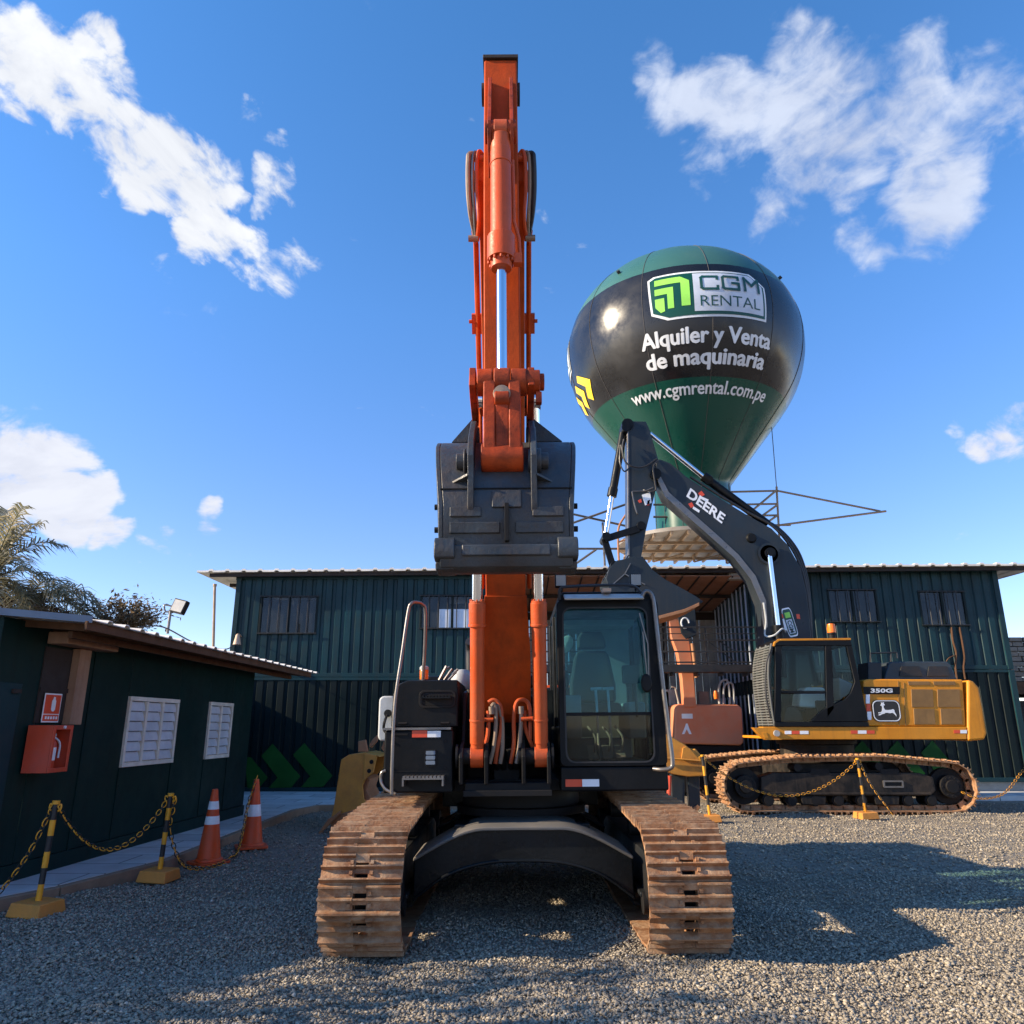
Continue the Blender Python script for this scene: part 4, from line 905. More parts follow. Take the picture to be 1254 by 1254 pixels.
leafy(Vector((-8.7, 3.7, 3.7)), 1.7, 'unseen leafy tree added left of the office front to shade the near gravel', 1100)  # out of view, added for dappled shade on the foreground
# ================================================================ FRONT EXCAVATOR (faces the camera)
EX, EY = .10, 8.35
ex_ = thing('excavator', 'large orange and dark grey excavator facing the camera with raised arm and hanging bucket', 'excavator', (EX, EY, 0), (0, R(-.5), 0))
def sideT(sx): return lambda a, l, z: (EX+sx+a, EY-.07+l, z)
for sx in (-1.2, 1.2):
    crawler(ex_, sideT(sx), 3.7, .415, .6, 7, [(-.55, .865, .03), (.75, .885, .03)], 48, (.24, .6))
XC = EX-.135      # boom plane
# --- undercarriage
mb = MB()
sc2 = lambda q: [(v.x, v.y) for v in smooth([(a, b_, 0) for a, b_ in q], 5)]
up = sc2([(-.93, .56), (-.64, .71), (-.42, .785), (-.2, .795), (.2, .795), (.42, .785), (.64, .71), (.93, .56)]); lo = sc2([(.93, .22), (.66, .4), (.34, .495), (0, .515), (-.34, .495), (-.66, .4), (-.93, .22)])
mb.prism([(EX+x, z) for x, z in up+lo], 6.98, 7.02, 'xz')

mb.prism([(EX+x, z) for x, z in [(x, z+.03) for x, z in lo[::-1]]+lo], 6.95, 7.7, 'xz')
mb.prism([(EX+x, z) for x, z in up+lo], 9.6, 9.7, 'xz'); mb.prism([(EX+x, z-.004) for x, z in up+[(x, z-.03) for x, z in up[::-1]]], 8.95, 9.75, 'xz')
mb.box(EX-.62, EX+.62, 7.4, 9.3, .48, .77)
mb.box(EX-.86, EX+.86, 8.9, 9.3, .78, 1.03)
chs = mb.build('chassis_frame', 'chassis', ex_, bevel=.012)
mb = MB(); mb.prism([(EX+x, z+.004) for x, z in up+[(x, z-.03) for x, z in up[::-1]]], 6.93, 7.75, 'xz'); mb.build('chassis_top', 'dusttop', chs, bevel=.01)
mb = MB(); mb.lathe([(.66, .79), (.66, .86), (.6, .87), (.6, 1.03), (.7, 1.035), (.7, 1.06)], (EX, EY, 0), 'z', 40); mb.build('slewing_ring', 'black', ex_)
# --- upper structure
mb = MB()
mb.box(-1.12, 1.4, 7.55, 10.5, 1.04, 1.14); mb.box(-.42, .36, 7.3, 7.56, 1.02, 1.13)
for x in (-.47, -.24, .10, .33):
    s_ = 0
    mb.prism([(7.24, 1.12), (8.2, 1.12), (8.15, 1.75), (7.95, 1.98), (7.72, 1.95), (7.55, 1.5), (7.3, 1.46), (7.2, 1.36)], x, x+.035, 'yz')
mb.box(-.44, -.2, 8.0, 8.3, 1.12, 1.6); mb.box(.07, .34, 8.0, 8.3, 1.12, 1.6)
mb.box(-.42, .36, 8.25, 8.3, 1.13, 1.75)
mb.build('house_frame', 'black', ex_, bevel=.008)
for xa, xb, yy, zz, rr in ((-.485, -.2, 7.33, 1.36, .075), (.07, .375, 7.33, 1.36, .075), (-.4, .3, 7.86, 1.86, .07)):
    mb = MB(); mb.cyl((xa, yy, zz), (xb, yy, zz), rr)
    if rr > .07: e_ = xa-.02 if xa < -.3 else xb; mb.cyl((e_, yy, zz), (e_+.02, yy, zz), .11)
    mb.build('pivot_pin', 'black', ex_)
mb = MB(); mb.box(-.43, .37, 7.22, 7.26, 1.02, 1.07); mb.prism([(-.2, 1.1), (.1, 1.1), (.1, 1.48), (.06, 1.52), (-.16, 1.52), (-.2, 1.48)], 7.98, 7.999, 'xz'); mb.build('front_bar', 'black', ex_, bevel=.005)
mb = MB(); mb.box(-1.14, 1.42, 8.9, 10.3, 1.145, 2.05); mb.box(-1.0, .3, 9.0, 10.2, 2.052, 2.2); mb.build('engine_hood', 'machdark', ex_, bevel=.04)
mb = MB(); pts = [(-1.15, 10.0), (1.43, 10.0), (1.43, 10.35), (1.2, 10.75), (.6, 10.95), (-.3, 10.95), (-.95, 10.75), (-1.15, 10.35)]; pts = [(x, y+.32) for x, y in pts]; mb.prism(pts, 1.1, 2.15, 'xy'); mb.build('counterweight', 'orange', ex_, bevel=.06)
mb = MB(); mb.tube(smooth([(-.46, 8.95, 2.0), (-.46, 8.95, 2.42), (-.46, 8.93, 2.52), (-.46, 8.86, 2.58)], 5), .06, 12); mb.build('exhaust_pipe', 'rubber', ex_)
mb = MB(); mb.lathe([(.1, 2.05), (.12, 2.1), (.12, 2.2), (.08, 2.26), (0, 2.27)], (-.55, 8.7, -.02), 'z', 16); mb.build('filter_cap', 'deckgrey', ex_)
# right hand tool boxes (left in the picture)
mb = MB(); mb.box(-1.165, -.53, 7.28, 8.6, 1.05, 1.6); 
lb = mb.build('lower_toolbox', 'machdark', ex_, bevel=.02)
mb = MB(); mb.box(-1.18, -.55, 7.26, 8.58, 1.602, 1.622); mb.build('box_lip', 'steel', lb)
mb = MB(); mb.prism([(-1.13, 1.625), (-.5, 1.625), (-.5, 2.06), (-.98, 2.06), (-1.06, 2.03), (-1.12, 1.93)], 7.42, 8.85, 'xz'); ub = mb.build('upper_toolbox', 'machdark', ex_, bevel=.015)
mb = MB(); mb.ring(rrect(-.87, -.52, 1.8, 1.965, .05), rrect(-.85, -.54, 1.82, 1.945, .04), 7.405, 7.419, 'xz'); mb.prism(rrect(-.85, -.54, 1.82, 1.945, .04), 7.412, 7.4185, 'xz'); mb.build('step_recess', 'black', ub, bevel=.003)
mb = MB(); mb.box(-.84, -.56, 7.33, 7.42, 1.885, 1.9)
for k in range(9): mb.box(-.835+k*.031, -.815+k*.031, 7.335, 7.41, 1.9, 1.912)
mb.bar((-.84, 7.33, 1.84), (-.84, 7.33, 1.9), .012, .012); mb.build('step', 'machdark', ub)
mb = MB(); mb.box(-.97, -.6, 7.12, 7.29, 1.175, 1.19)
for k in range(11): mb.box(-.965+k*.034, -.94+k*.034, 7.12, 7.28, 1.19, 1.206)
mb.box(-.97, -.955, 7.125, 7.29, 1.12, 1.174); mb.box(-.615, -.6, 7.125, 7.29, 1.12, 1.174); mb.build('step', 'steel', lb)
mb = MB(); mb.ring(rrect(-.79, -.68, 1.28, 1.43, .025), rrect(-.782, -.688, 1.288, 1.422, .02), 7.266, 7.279, 'xz'); mb.build('vent_frame', 'black', lb)
mb = MB()
for k in range(3): mb.prism(rrect(-.778, -.692, 1.296+k*.043, 1.33+k*.043, .008), 7.262, 7.275, 'xz')
mb.build('vent_slat', 'fascia', lb)
mb = MB(); mb.box(-.91, -.77, 7.272, 7.279, 1.535, 1.597); mb.build('reflector_red', 'red', lb)
mb = MB(); mb.box(-.768, -.645, 7.272, 7.279, 1.535, 1.592); mb.build('reflector_white', 'whiter', lb)
mb = MB(); mb.box(-1.07, -.95, 7.27, 7.279, 1.555, 1.575); mb.build('latch', 'black', lb)
mb = MB(); mb.box(-1.12, -.57, 7.276, 7.2795, 1.235, 1.24); mb.build('panel_seam', 'black', lb)
for x_, z_ in ((-1.1, 1.5), (-.6, 1.5), (-1.1, 1.27), (-.6, 1.27)): mb = MB(); mb.cyl((x_, 7.268, z_), (x_, 7.28, z_), .011, n=6); mb.build('bolt', 'black', lb)
for x_ in (-1.02, -.62): mb = MB(); mb.cyl((x_-.04, 7.41, 1.66), (x_+.04, 7.41, 1.66), .012, n=8); mb.build('hinge', 'black', ub)
mb = MB(); mb.box(-.53, -.5, 7.43, 7.6, 1.63, 2.0); mb.build('edge_strip', 'machdark', ub)
mb = MB(); pts = [at(481, 971, 7.18), at(482, 930, 7.18), at(486, 860, 7.2), at(495, 800, 7.24), at(503, 748, 7.28), at(507, 738, 7.28), at(513, 736.5, 7.32), at(520, 739, 7.38), at(524, 748, 7.42), at(523, 790, 7.5), at(520, 833, 7.55)]
mb.tube(smooth(pts, 5), .0165, 10); mb.build('handrail', 'steel', ex_)
mb = MB(); mb.tube(smooth([at(486, 985-14, 7.22), at(474, 965, 7.25), at(468, 955, 7.28), at(469, 945, 7.28), at(474, 942, 7.28)], 5), .014, 8); mb.build('bumper_bar', 'steel', ex_)
bc = Vector((-.865, 7.75, 2.06)); mb = MB(); mb.lathe([(.055, 0), (.055, .02), (.04, .025)], bc, 'z', 16); bn = mb.build('beacon', 'black', ex_)
mb = MB(); mb.lathe([(.042, .026), (.044, .11), (.04, .12)], bc, 'z', 16); mb.build('lens', 'amber', bn)
mb = MB(); mb.lathe([(.046, .12), (.046, .145), (.03, .16), (0, .162)], bc, 'z', 16); mb.build('cap', 'deckgrey', bn)
mb = MB(); 
for a, b_ in (((540, 832), (549, 815)), ((546, 832), (556, 818)), ((551, 832), (561, 822)), ((549, 818), (553, 816)), ((556, 825), (563, 819))): mb.tube([at(*a, 7.9), at(*b_, 7.9)], .014, 6)
mb.build('grease_hose', 'steel', ex_)
# mirror at the far left
mr = MB(); q = rrect(*xz([(465, 906)], 7.55)[0][:1], at(486, 906, 7.55).x, zat(906, 7.55), zat(851, 7.55), .05)
mr.prism(q, 7.5, 7.6, 'xz'); mm = mr.build('mirror', 'deckgrey', ex_, bevel=.02)
mr = MB(); mr.lathe([(0, -.02), (.035, -.02), (.035, .02)], at(477, 872, 7.47), 'y', 14); mr.tube(smooth([at(477, 872, 7.48), at(473, 882, 7.4), at(472, 892, 7.42), at(478, 897, 7.4), at(484, 894, 7.35)], 4), .014, 6); mr.build('mirror_arm', 'black', mm)

# --- cab
cx0, cx1, cy0, cy1, cz0, cz1 = .455, 1.44, 7.3, 9.0, 1.05, 2.86
cab = MB()
cab.box(cx0, cx1, cy0+.05, cy1, cz0, cz0+.2)                      # sill
cab.prism([(cx0, cz0+.0), (cx1, cz0), (cx1, cz0+.215), (cx0, cz0+.215)], cy0, cy0+.05, 'xz')
cab.box(cx0+.02, cx1-.02, cy0+.0, cy1, 2.765, 2.86)               # roof
cab.box(cx0+.06, cx1-.06, cy0+.1, cy1-.1, 2.861, 2.9)
for (xa, xb, ya, yb) in ((cx0, cx0+.06, cy1-.1, cy1), (cx1-.06, cx1, cy1-.1, cy1), (cx0, cx0+.05, 8.15, 8.23), (cx1-.05, cx1, 8.15, 8.25)):
    cab.box(xa, xb, ya, yb, cz0+.2, 2.765)
cab.box(cx0+.06, cx1-.06, cy1-.06, cy1-.01, cz0+.2, 1.75)
cab.box(cx0, cx0+.045, cy0+.09, cy1-.1, cz0+.2, 1.62); cab.box(cx1-.045, cx1, 8.25, cy1-.1, cz0+.2, 1.62)
cabo = cab.build('cab_body', 'machdark', ex_, bevel=.02)
mb = MB(); mb.ring(rrect(cx0, cx1, 1.268, 2.80, .05), rrect(cx0+.055, cx1-.115, 1.3, 2.725, .09), cy0-.012, cy0+.085, 'xz')
mb.build('windscreen_frame', 'machdark', cabo, bevel=.01)
mb = MB(); mb.box(cx0+.06, cx1-.11, cy0+.03, cy0+.05, 1.715, 1.745); mb.build('window_bar', 'black', cabo)
def inner(z0, z1):
    r = rrect(cx0+.05, cx1-.11, 1.295, 2.73, .09); return [(x, min(max(z, z0), z1)) for x, z in r]
mb = MB(); mb.prism(inner(1.745, 2.73), cy0+.036, cy0+.042, 'xz'); mb.build('windscreen', 'glass', cabo)
mb = MB(); mb.prism(inner(1.295, 1.715), cy0+.03, cy0+.036, 'xz'); mb.build('lower_window', 'glassdusty', cabo)
mb = MB(); mb.ring(rrect(cx0+.05, cx1-.11, 1.295, 2.73, .09), rrect(cx0+.065, cx1-.125, 1.31, 2.715, .08), cy0-.018, cy0-.0125, 'xz'); mb.build('rubber_seal', 'rubber', cabo)
for nm, (x0, y0, y1, z0, z1) in {'a': (cx0+.02, cy0+.1, 8.14, 1.63, 2.76), 'b': (cx0+.02, 8.24, cy1-.11, 1.63, 2.76), 'c': (cx1-.03, 8.26, cy1-.11, 1.63, 2.76), 'd': (cx1-.03, cy0+.1, 8.14, 1.35, 2.76)}.items():
    mb = MB(); mb.box(x0, x0+.006, y0, y1, z0, z1); mb.build('side_window', 'glassclear', cabo)
mb = MB(); mb.box(cx0+.07, cx1-.07, cy1-.04, cy1-.034, 1.76, 2.75); mb.build('rear_window', 'glassclear', cabo)
mb = MB(); mb.box(cx1-.04, cx1+.01, cy0+.1, 8.14, cz0+.02, 1.34); mb.build('door_lower_panel', 'machdark', cabo, bevel=.01)
# visor and roof lamps
mb = MB(); mb.prism([(7.12, 2.79), (7.14, 2.775), (7.3, 2.83), (7.3, 2.86)], cx0+.07, cx1-.16, 'yz'); mb.build('visor', 'deckgrey', cabo, bevel=.008)
mb = MB(); mb.box((cx0+cx1)/2-.05, (cx0+cx1)/2+.03, 7.18, 7.3, 2.862, 2.895); mb.build('bracket', 'tan', cabo)
mb = MB(); mb.tube(smooth([(cx0+.03, 7.28, 2.8), (cx0+.035, 7.26, 2.9), (cx0+.12, 7.25, 2.925), (.9, 7.25, 2.935), (cx1-.25, 7.25, 2.93), (cx1-.16, 7.27, 2.86)], 5), .014); mb.build('cable', 'rubber', cabo)
for px in (690, 782):
    p = at(px, 711, 7.32); mb = MB(); mb.box(p.x-.055, p.x+.055, p.y, p.y+.09, p.z-.065, p.z+.06); mb.box(p.x-.012, p.x+.012, p.y+.02, p.y+.06, 2.89, p.z-.066); wl = mb.build('work_lamp', 'black', cabo, bevel=.012)
    mb = MB(); mb.box(p.x-.047, p.x+.047, p.y-.006, p.y-.0005, p.z-.055, p.z+.05)
    for k in range(5): mb.box(p.x-.044+k*.021, p.x-.04+k*.021, p.y-.012, p.y-.0065, p.z-.055, p.z+.05)
    mb.build('lamp_lens', 'lampglass', wl)
# handrail, mirror, wiper on the door side
mb = MB(); pts = [at(788, 734, 7.22), at(793, 726, 7.22), at(799, 727, 7.22), at(803, 736, 7.22), at(806, 760, 7.22), at(813, 830, 7.2), at(820, 890, 7.2), at(825, 932, 7.18), at(823, 942, 7.18), at(812, 944, 7.2), at(802, 943, 7.25)]
mb.tube(smooth(pts, 5), .02, 10); mb.build('handrail', 'steel', cabo)
mb = MB(); p = at(794, 838, 7.24); mb.lathe([(0, -.02), (.055, -.018), (.07, 0), (.055, .018), (0, .02)], (0, 0, 0), 'y', 20); mb.v = [(x*.75+p.x, y+p.y, z*1.25+p.z) for x, y, z in mb.v]; mb.build('mirror', 'black', cabo)
mb = MB(); mb.bar(at(790, 775, 7.26), at(796, 842, 7.26), .012, .012); mb.bar(at(786, 752, 7.25), at(796, 790, 7.25), .01, .01); mb.bar(at(796, 790, 7.25), at(797, 835, 7.25), .016, .01); mb.build('wiper', 'steel', cabo)
mb = MB(); q = xz([(694, 964), (714, 955)], 7.29); mb.box(q[0][0], q[1][0], 7.288, 7.2995, q[0][1], q[1][1]); mb.build('reflector_red', 'red', cabo)
mb = MB(); q = xz([(714.5, 964), (735, 955)], 7.29); mb.box(q[0][0], q[1][0], 7.288, 7.2995, q[0][1], q[1][1]); mb.build('reflector_white', 'whiter', cabo)
# cab interior
mb = MB(); mb.box(cx0+.06, cx1-.06, 7.4, 8.9, 1.255, 1.29); mb.box(cx0+.06, cx1-.2, 8.05, 8.8, 1.3, 1.5); mb.box(cx0+.07, cx0+.25, 7.75, 8.5, 1.5, 1.92); mb.box(cx1-.27, cx1-.1, 7.75, 8.5, 1.5, 1.85); mb.build('console', 'interior', cabo, bevel=.02)
mb = MB(); mb.ring(rrect(cx0+.06, cx1-.06, 1.3, 2.75, .02), rrect(cx0+.13, cx1-.42, 1.8, 2.66, .08), cy1-.13, cy1-.105, 'xz'); mb.box(cx0+.06, cx1-.06, cy1-.6, cy1-.14, 2.7, 2.755); mb.build('rear_trim', 'interior', cabo)
mb = MB(); mb.prism(rrect(cx1-.33, cx1-.16, 2.02, 2.2, .02), 7.62, 7.67, 'xz'); mb.tube([(cx1-.2, 7.66, 1.7), (cx1-.2, 7.66, 2.03)], .015); mb.build('monitor', 'rubber', cabo, bevel=.01)
sx = .90
mb = MB(); mb.prism(rrect(sx-.24, sx+.24, 1.72, 1.85, .05), 7.95, 8.45, 'xz'); mb.build('seat', 'seat', cabo, bevel=.03)
mb = MB(); mb.prism([(sx-.25, 1.86), (sx+.25, 1.86), (sx+.25, 2.05), (sx+.19, 2.38), (sx+.14, 2.42), (sx-.14, 2.42), (sx-.19, 2.38), (sx-.25, 2.05)], 8.42, 8.54, 'xz'); mb.build('backrest', 'seat', cabo, bevel=.04)
mb = MB(); mb.prism([(sx-.16, 2.435), (sx+.16, 2.435), (sx+.15, 2.56), (sx+.11, 2.63), (sx-.11, 2.63), (sx-.15, 2.56)], 8.4, 8.52, 'xz'); mb.build('headrest', 'seat', cabo, bevel=.03)
for dx in (-.05, .07):
    mb = MB(); mb.tube(smooth([(sx+dx, 7.62, 1.3), (sx+dx, 7.66, 1.7), (sx+dx, 7.72, 1.97)], 5), .013); mb.tube([(sx+dx-.05, 7.72, 1.975), (sx+dx+.06, 7.72, 1.98)], .016); mb.build('travel_lever', 'deckgrey', cabo)
for dx in (-.33, .32):
    mb = MB(); mb.tube([(sx+dx, 8.0, 1.8), (sx+dx, 7.97, 2.0)], .025); mb.lathe([(.025, 0), (.04, .05), (.04, .13), (.02, .17), (0, .175)], (sx+dx, 7.965, 2.0), 'z', 12); mb.build('joystick', 'rubber', cabo)
for dx in (-.12, .02, .14):
    mb = MB(); mb.obox((sx+dx, 7.55, 1.38), (.09, .2, .015), Euler((R(35), 0, 0)).to_matrix()); mb.tube(smooth([(sx+dx, 7.6, 1.3), (sx+dx+.03, 7.5, 1.5), (sx+dx-.03, 7.62, 1.62)], 5), .012); mb.build('pedal', 'interior', cabo)
mb = MB(); p = Vector((.64, 8.7, 2.52)); mb.lathe([(0, -.02), (.09, -.01), (.1, 0), (.09, .015), (0, .02)], (0, 0, 0), 'y', 20); mb.v = [(x*.8+z*.25+p.x, y+p.y, z*1.0+p.z) for x, y, z in mb.v]; mb.build('cab_fan', 'deckgrey', cabo)

# --- boom
BW = .19
def scurve(pts, k=5): return [(v.x, v.y) for v in smooth([(a, b_, 0) for a, b_ in pts], k)]
under = scurve([(7.64, 1.74), (7.35, 2.35), (6.98, 3.15), (6.66, 3.95), (6.42, 4.45), (6.05, 4.95), (5.5, 5.62)])
tip = [(5.28, 5.72), (5.1, 5.83), (5.06, 6.0), (5.16, 6.15), (5.36, 6.19)]
top = scurve([(5.6, 6.1), (6.2, 5.62), (6.75, 5.1), (7.12, 4.45), (7.5, 3.4), (7.85, 2.5), (8.05, 1.95)])
foot = [(8.05, 1.8), (7.95, 1.7), (7.8, 1.66)]
mb = MB(); mb.prism(under+tip+top+foot, XC-BW, XC+BW, 'yz'); bo = mb.build('boom', 'orange', ex_, bevel=.012)
# wider lower underside plate and weld lines
mb = MB(); 
def strip(pts, x0, x1, d):
    n = len(pts); vs = []
    for (y, z) in pts: vs += [(x0, y-d, z-d*.4), (x1, y-d, z-d*.4), (x1, y+.05, z+.02), (x0, y+.05, z+.02)]
    fs = []
    for i in range(n-1):
        for j in range(4): fs.append((i*4+j, i*4+(j+1) % 4, (i+1)*4+(j+1) % 4, (i+1)*4+j))
    fs += [(0, 1, 2, 3), ((n-1)*4+3, (n-1)*4+2, (n-1)*4+1, (n-1)*4)]; mb.add(vs, fs)
n = len(under); vs = []
w = [.235 if z < 2.3 else max(.2, .235-(z-2.3)*.08) for y, z in under if z < 2.85]; k = len(w)
for (y, z), ww in zip(under[:k], w): vs += [(XC-ww, y-.012, z-.005), (XC+ww, y-.012, z-.005), (XC+ww, y+.02, z+.01), (XC-ww, y+.02, z+.01)]
fs = [(i*4+j, i*4+(j+1) % 4, (i+1)*4+(j+1) % 4, (i+1)*4+j) for i in range(k-1) for j in range(4)]+[(0, 1, 2, 3), ((k-1)*4+3, (k-1)*4+2, (k-1)*4+1, (k-1)*4)]
mb.add(vs, fs); mb.build('underside_plate', 'orange', bo, bevel=.004)
# pipes along the boom sides with clamps
for s_ in (-1, 1):
    mb = MB(); path = [(XC+s_*(BW+.045), y+.28, z+.12) for y, z in under[8:]]+[(XC+s_*(BW+.045), 5.42, 5.6)]
    mb.tube(path, .022, 8); mb.tube([(x, y+.09, z+.05) for x, y, z in path], .022, 8); mb.build('hydraulic_pipe', 'orange', bo)
    for i in (12, 18, 24):
        y, z = under[min(i+2, len(under)-1)]; mb = MB(); mb.obox((XC+s_*(BW+.05), y+.3, z+.14), (.1, .18, .07), Euler((R(-50), 0, 0)).to_matrix()); mb.cyl((XC+s_*(BW+.1), y+.26, z+.14), (XC+s_*(BW+.125), y+.26, z+.14), .018, n=8); mb.build('pipe_clamp', 'cylorange', bo)
mb = MB(); mb.cyl((XC-.26, 5.25, 5.95), (XC+.26, 5.25, 5.95), .085); 
mb.cyl((XC-.24, 5.0+1.62, 4.6), (XC+.24, 6.62, 4.6), .07); mb.build('boom_pin', 'black', bo)
# boom cylinders
for s_ in (-1, 1):
    x0 = XC+.02+s_*.295; a = Vector((x0, 7.33, 1.36)); b_ = Vector((x0-s_*.02, 6.62, 4.6)); d = (b_-a).normalized(); hd = a+d*1.43
    mb = MB(); mb.cyl(a+d*.12, hd-d*.2, .066, n=28); mb.cyl(hd-d*.22, hd-d*.02, .078, n=28); mb.cyl(hd-d*.24, hd-d*.215, .084, n=28); mb.cyl(hd-d*.03, hd, .07, n=28); mb.cyl(a+d*.32, a+d*.34, .071, n=28)
    mb.cyl(a+d*.04, a+d*.14, .06, n=20); mb.cyl((x0-.06, a.y, a.z), (x0+.06, a.y, a.z), .1)
    for j in range(8): an = j*math.pi/4; u = d.cross(Vector((1, 0, 0))); mb.cyl(hd-d*.03+(Vector((1, 0, 0))*math.cos(an)+u*math.sin(an))*.062, hd+d*.015+(Vector((1, 0, 0))*math.cos(an)+u*math.sin(an))*.062, .01, n=6)
    cb = mb.build('boom_cylinder', 'cylorange', ex_, bevel=.004)
    mb = MB(); mb.cyl(hd-d*.02, b_, .048, n=24); mb.cyl((b_.x-.05, b_.y, b_.z), (b_.x+.05, b_.y, b_.z), .09); mb.build('chrome_rod', 'chrome', cb)
# steel hoses at the boom foot
for i, (pts, mt) in enumerate([
    ([(604, 865), (607, 862), (609, 868), (609, 890), (606, 915), (601, 935)], 'rusty_pipe'), ([(600, 860), (606, 857), (612, 860), (616, 870), (615, 895), (611, 915), (608, 935)], 'cylorange'),
    ([(627, 935), (631, 910), (631, 880), (634, 862), (640, 857), (648, 860), (651, 872), (651, 905)], 'cylorange'), ([(634, 935), (638, 912), (640, 885), (640, 865)], 'rusty_pipe'), ([(614, 935), (617, 915), (617, 885), (614, 868), (611, 862)], 'rusty_pipe'), ([(656, 920), (650, 905), (645, 890), (644, 870)], 'cylorange'), ([(592, 920), (598, 905), (600, 888), (600, 870)], 'cylorange')]):
    mb = MB(); P_ = [at(x, y, 7.42+.02*(i % 3)) for x, y in pts]; mb.tube(smooth(P_, 5), .02, 8)
    if i in (0, 3): e = P_[-1] if i == 3 else P_[0]; mb.cyl(e, e+Vector((0, .0, -.07)), .028)
    mb.build('hydraulic_hose', mt, ex_)
mb = MB(); a = at(590, 881, 7.4); b_ = at(606, 881, 7.4); mb.cyl(a, b_, .02); mb.cyl(a+Vector((-.01, -.03, 0)), a+Vector((-.01, .03, 0)), .035); a = at(640, 881, 7.4); b_ = at(656, 880, 7.4); mb.cyl(a, b_, .02); mb.cyl(b_+Vector((.01, -.03, 0)), b_+Vector((.01, .03, 0)), .03); mb.build('hose_bracket', 'cylorange', ex_)
mb = MB()
for k, x in enumerate((-.13, -.07, 0.0, .05)): mb.tube(smooth([(x-.02, 7.5, 1.42), (x, 7.6, 1.25), (x+.01, 7.9, 1.2)], 4), .03, 8)
mb.box(-.16, .08, 7.6, 7.9, 1.13, 1.3); mb.build('swivel_block', 'black', ex_)

# --- arm
AW = .135
fr = [(5.09, 3.42), (5.06, 3.7), (4.96, 4.9), (4.92, 5.6), (4.96, 6.05), (5.04, 6.98)]; bk = [(5.3, 7.0), (5.52, 6.3), (5.56, 6.0), (5.5, 5.5), (5.38, 4.4), (5.32, 3.55), (5.3, 3.42), (5.2, 3.36)]
mb = MB(); mb.prism(fr+bk, XC-AW, XC+AW, 'yz'); ar = mb.build('arm', 'orange', ex_, bevel=.012)
mb = MB(); mb.box(XC-AW-.012, XC+AW+.012, 5.02, 5.31, 6.985, 7.02); mb.build('end_cap', 'wooddark', ar, bevel=.005)
for xa in (XC-AW-.025, XC+AW+.001): mb = MB(); mb.cyl((xa, 5.17, 6.75), (xa+.024, 5.17, 6.75), .09); mb.build('end_boss', 'wooddark', ar)
for s_ in (-1, 1):
    mb = MB(); x = XC+s_*.085; mb.prism([(4.95, 5.7), (4.72, 5.92), (4.7, 6.05), (4.76, 6.14), (4.96, 6.72), (5.03, 6.72)], x-.014, x+.014, 'yz'); mb.cyl((x-.035, 4.79, 6.02), (x+.035, 4.79, 6.02), .085); mb.build('clevis_plate', 'greasy', ar, bevel=.004)
    for k in range(3):
        mb = MB(); xs_ = XC+s_*(.185+.034*k)
        pts = [(XC+s_*.14, 5.02, 6.0-.015*k), (xs_-s_*.012, 4.99, 6.02-.01*k), (xs_+s_*.006, 5.0, 5.93), (xs_+s_*.008, 5.06, 5.72), (xs_-s_*.006, 5.14, 5.5+.03*k), (XC+s_*(.2+.01*k), 5.3, 5.42+.03*k)]
        mb.tube(smooth(pts, 6), [.017, .015, .02][k], 8); mb.build('arm_hose', ['cylorange', 'rusty_pipe', 'rubber'][k] if s_ > 0 else ['cylorange', 'steel', 'rusty_pipe'][k], ar)
    mb = MB(); mb.cyl((XC+s_*.137, 5.02, 5.98), (XC+s_*.23, 5.02, 5.98), .028); mb.build('hose_fitting', 'cylorange', ar)
    mb = MB(); mb.cyl((XC+s_*.19, 5.27, 5.42), (XC+s_*.27, 5.27, 5.42), .026); mb.build('hose_fitting', 'rusty_pipe', ar)
# bucket cylinder
a = Vector((XC, 4.79, 6.02)); b_ = Vector((XC, 4.75, 3.95)); d = (b_-a).normalized()
mb = MB(); mb.cyl(a+d*.18, a+d*1.0, .078, n=28); mb.cyl(a+d*.06, a+d*.2, .085, .075, n=24); mb.cyl(a+d*.95, a+d*1.15, .102, n=28); mb.cyl(a+d*1.15, a+d*1.22, .08, .075, n=28); mb.cyl((XC-.05, a.y, a.z), (XC+.05, a.y, a.z), .09); mb.cyl(a+d*.3, a+d*.315, .084, n=28)
for j in range(12): an = j*math.pi/6; mb.cyl(a+d*1.15+Vector((math.cos(an)*.09, math.sin(an)*.09, 0)), a+d*1.175+Vector((math.cos(an)*.09, math.sin(an)*.09, 0)), .011, n=6)
bc_ = mb.build('bucket_cylinder', 'cylorange', ex_, bevel=.004)
mb = MB(); mb.tube([a+d*.25+Vector((.09, .02, 0)), a+d*.8+Vector((.095, .02, 0)), a+d*.95+Vector((.13, .02, 0)), a+d*1.1+Vector((.135, .02, 0))], .014, 8); mb.box(XC+.09, XC+.15, 4.74, 4.8, 4.84, 4.92); mb.build('cylinder_pipe', 'cylorange', bc_)
mb = MB(); mb.cyl(a+d*1.2, b_-d*.03, .036, n=24); mb.build('chrome_rod', 'chrome', bc_)
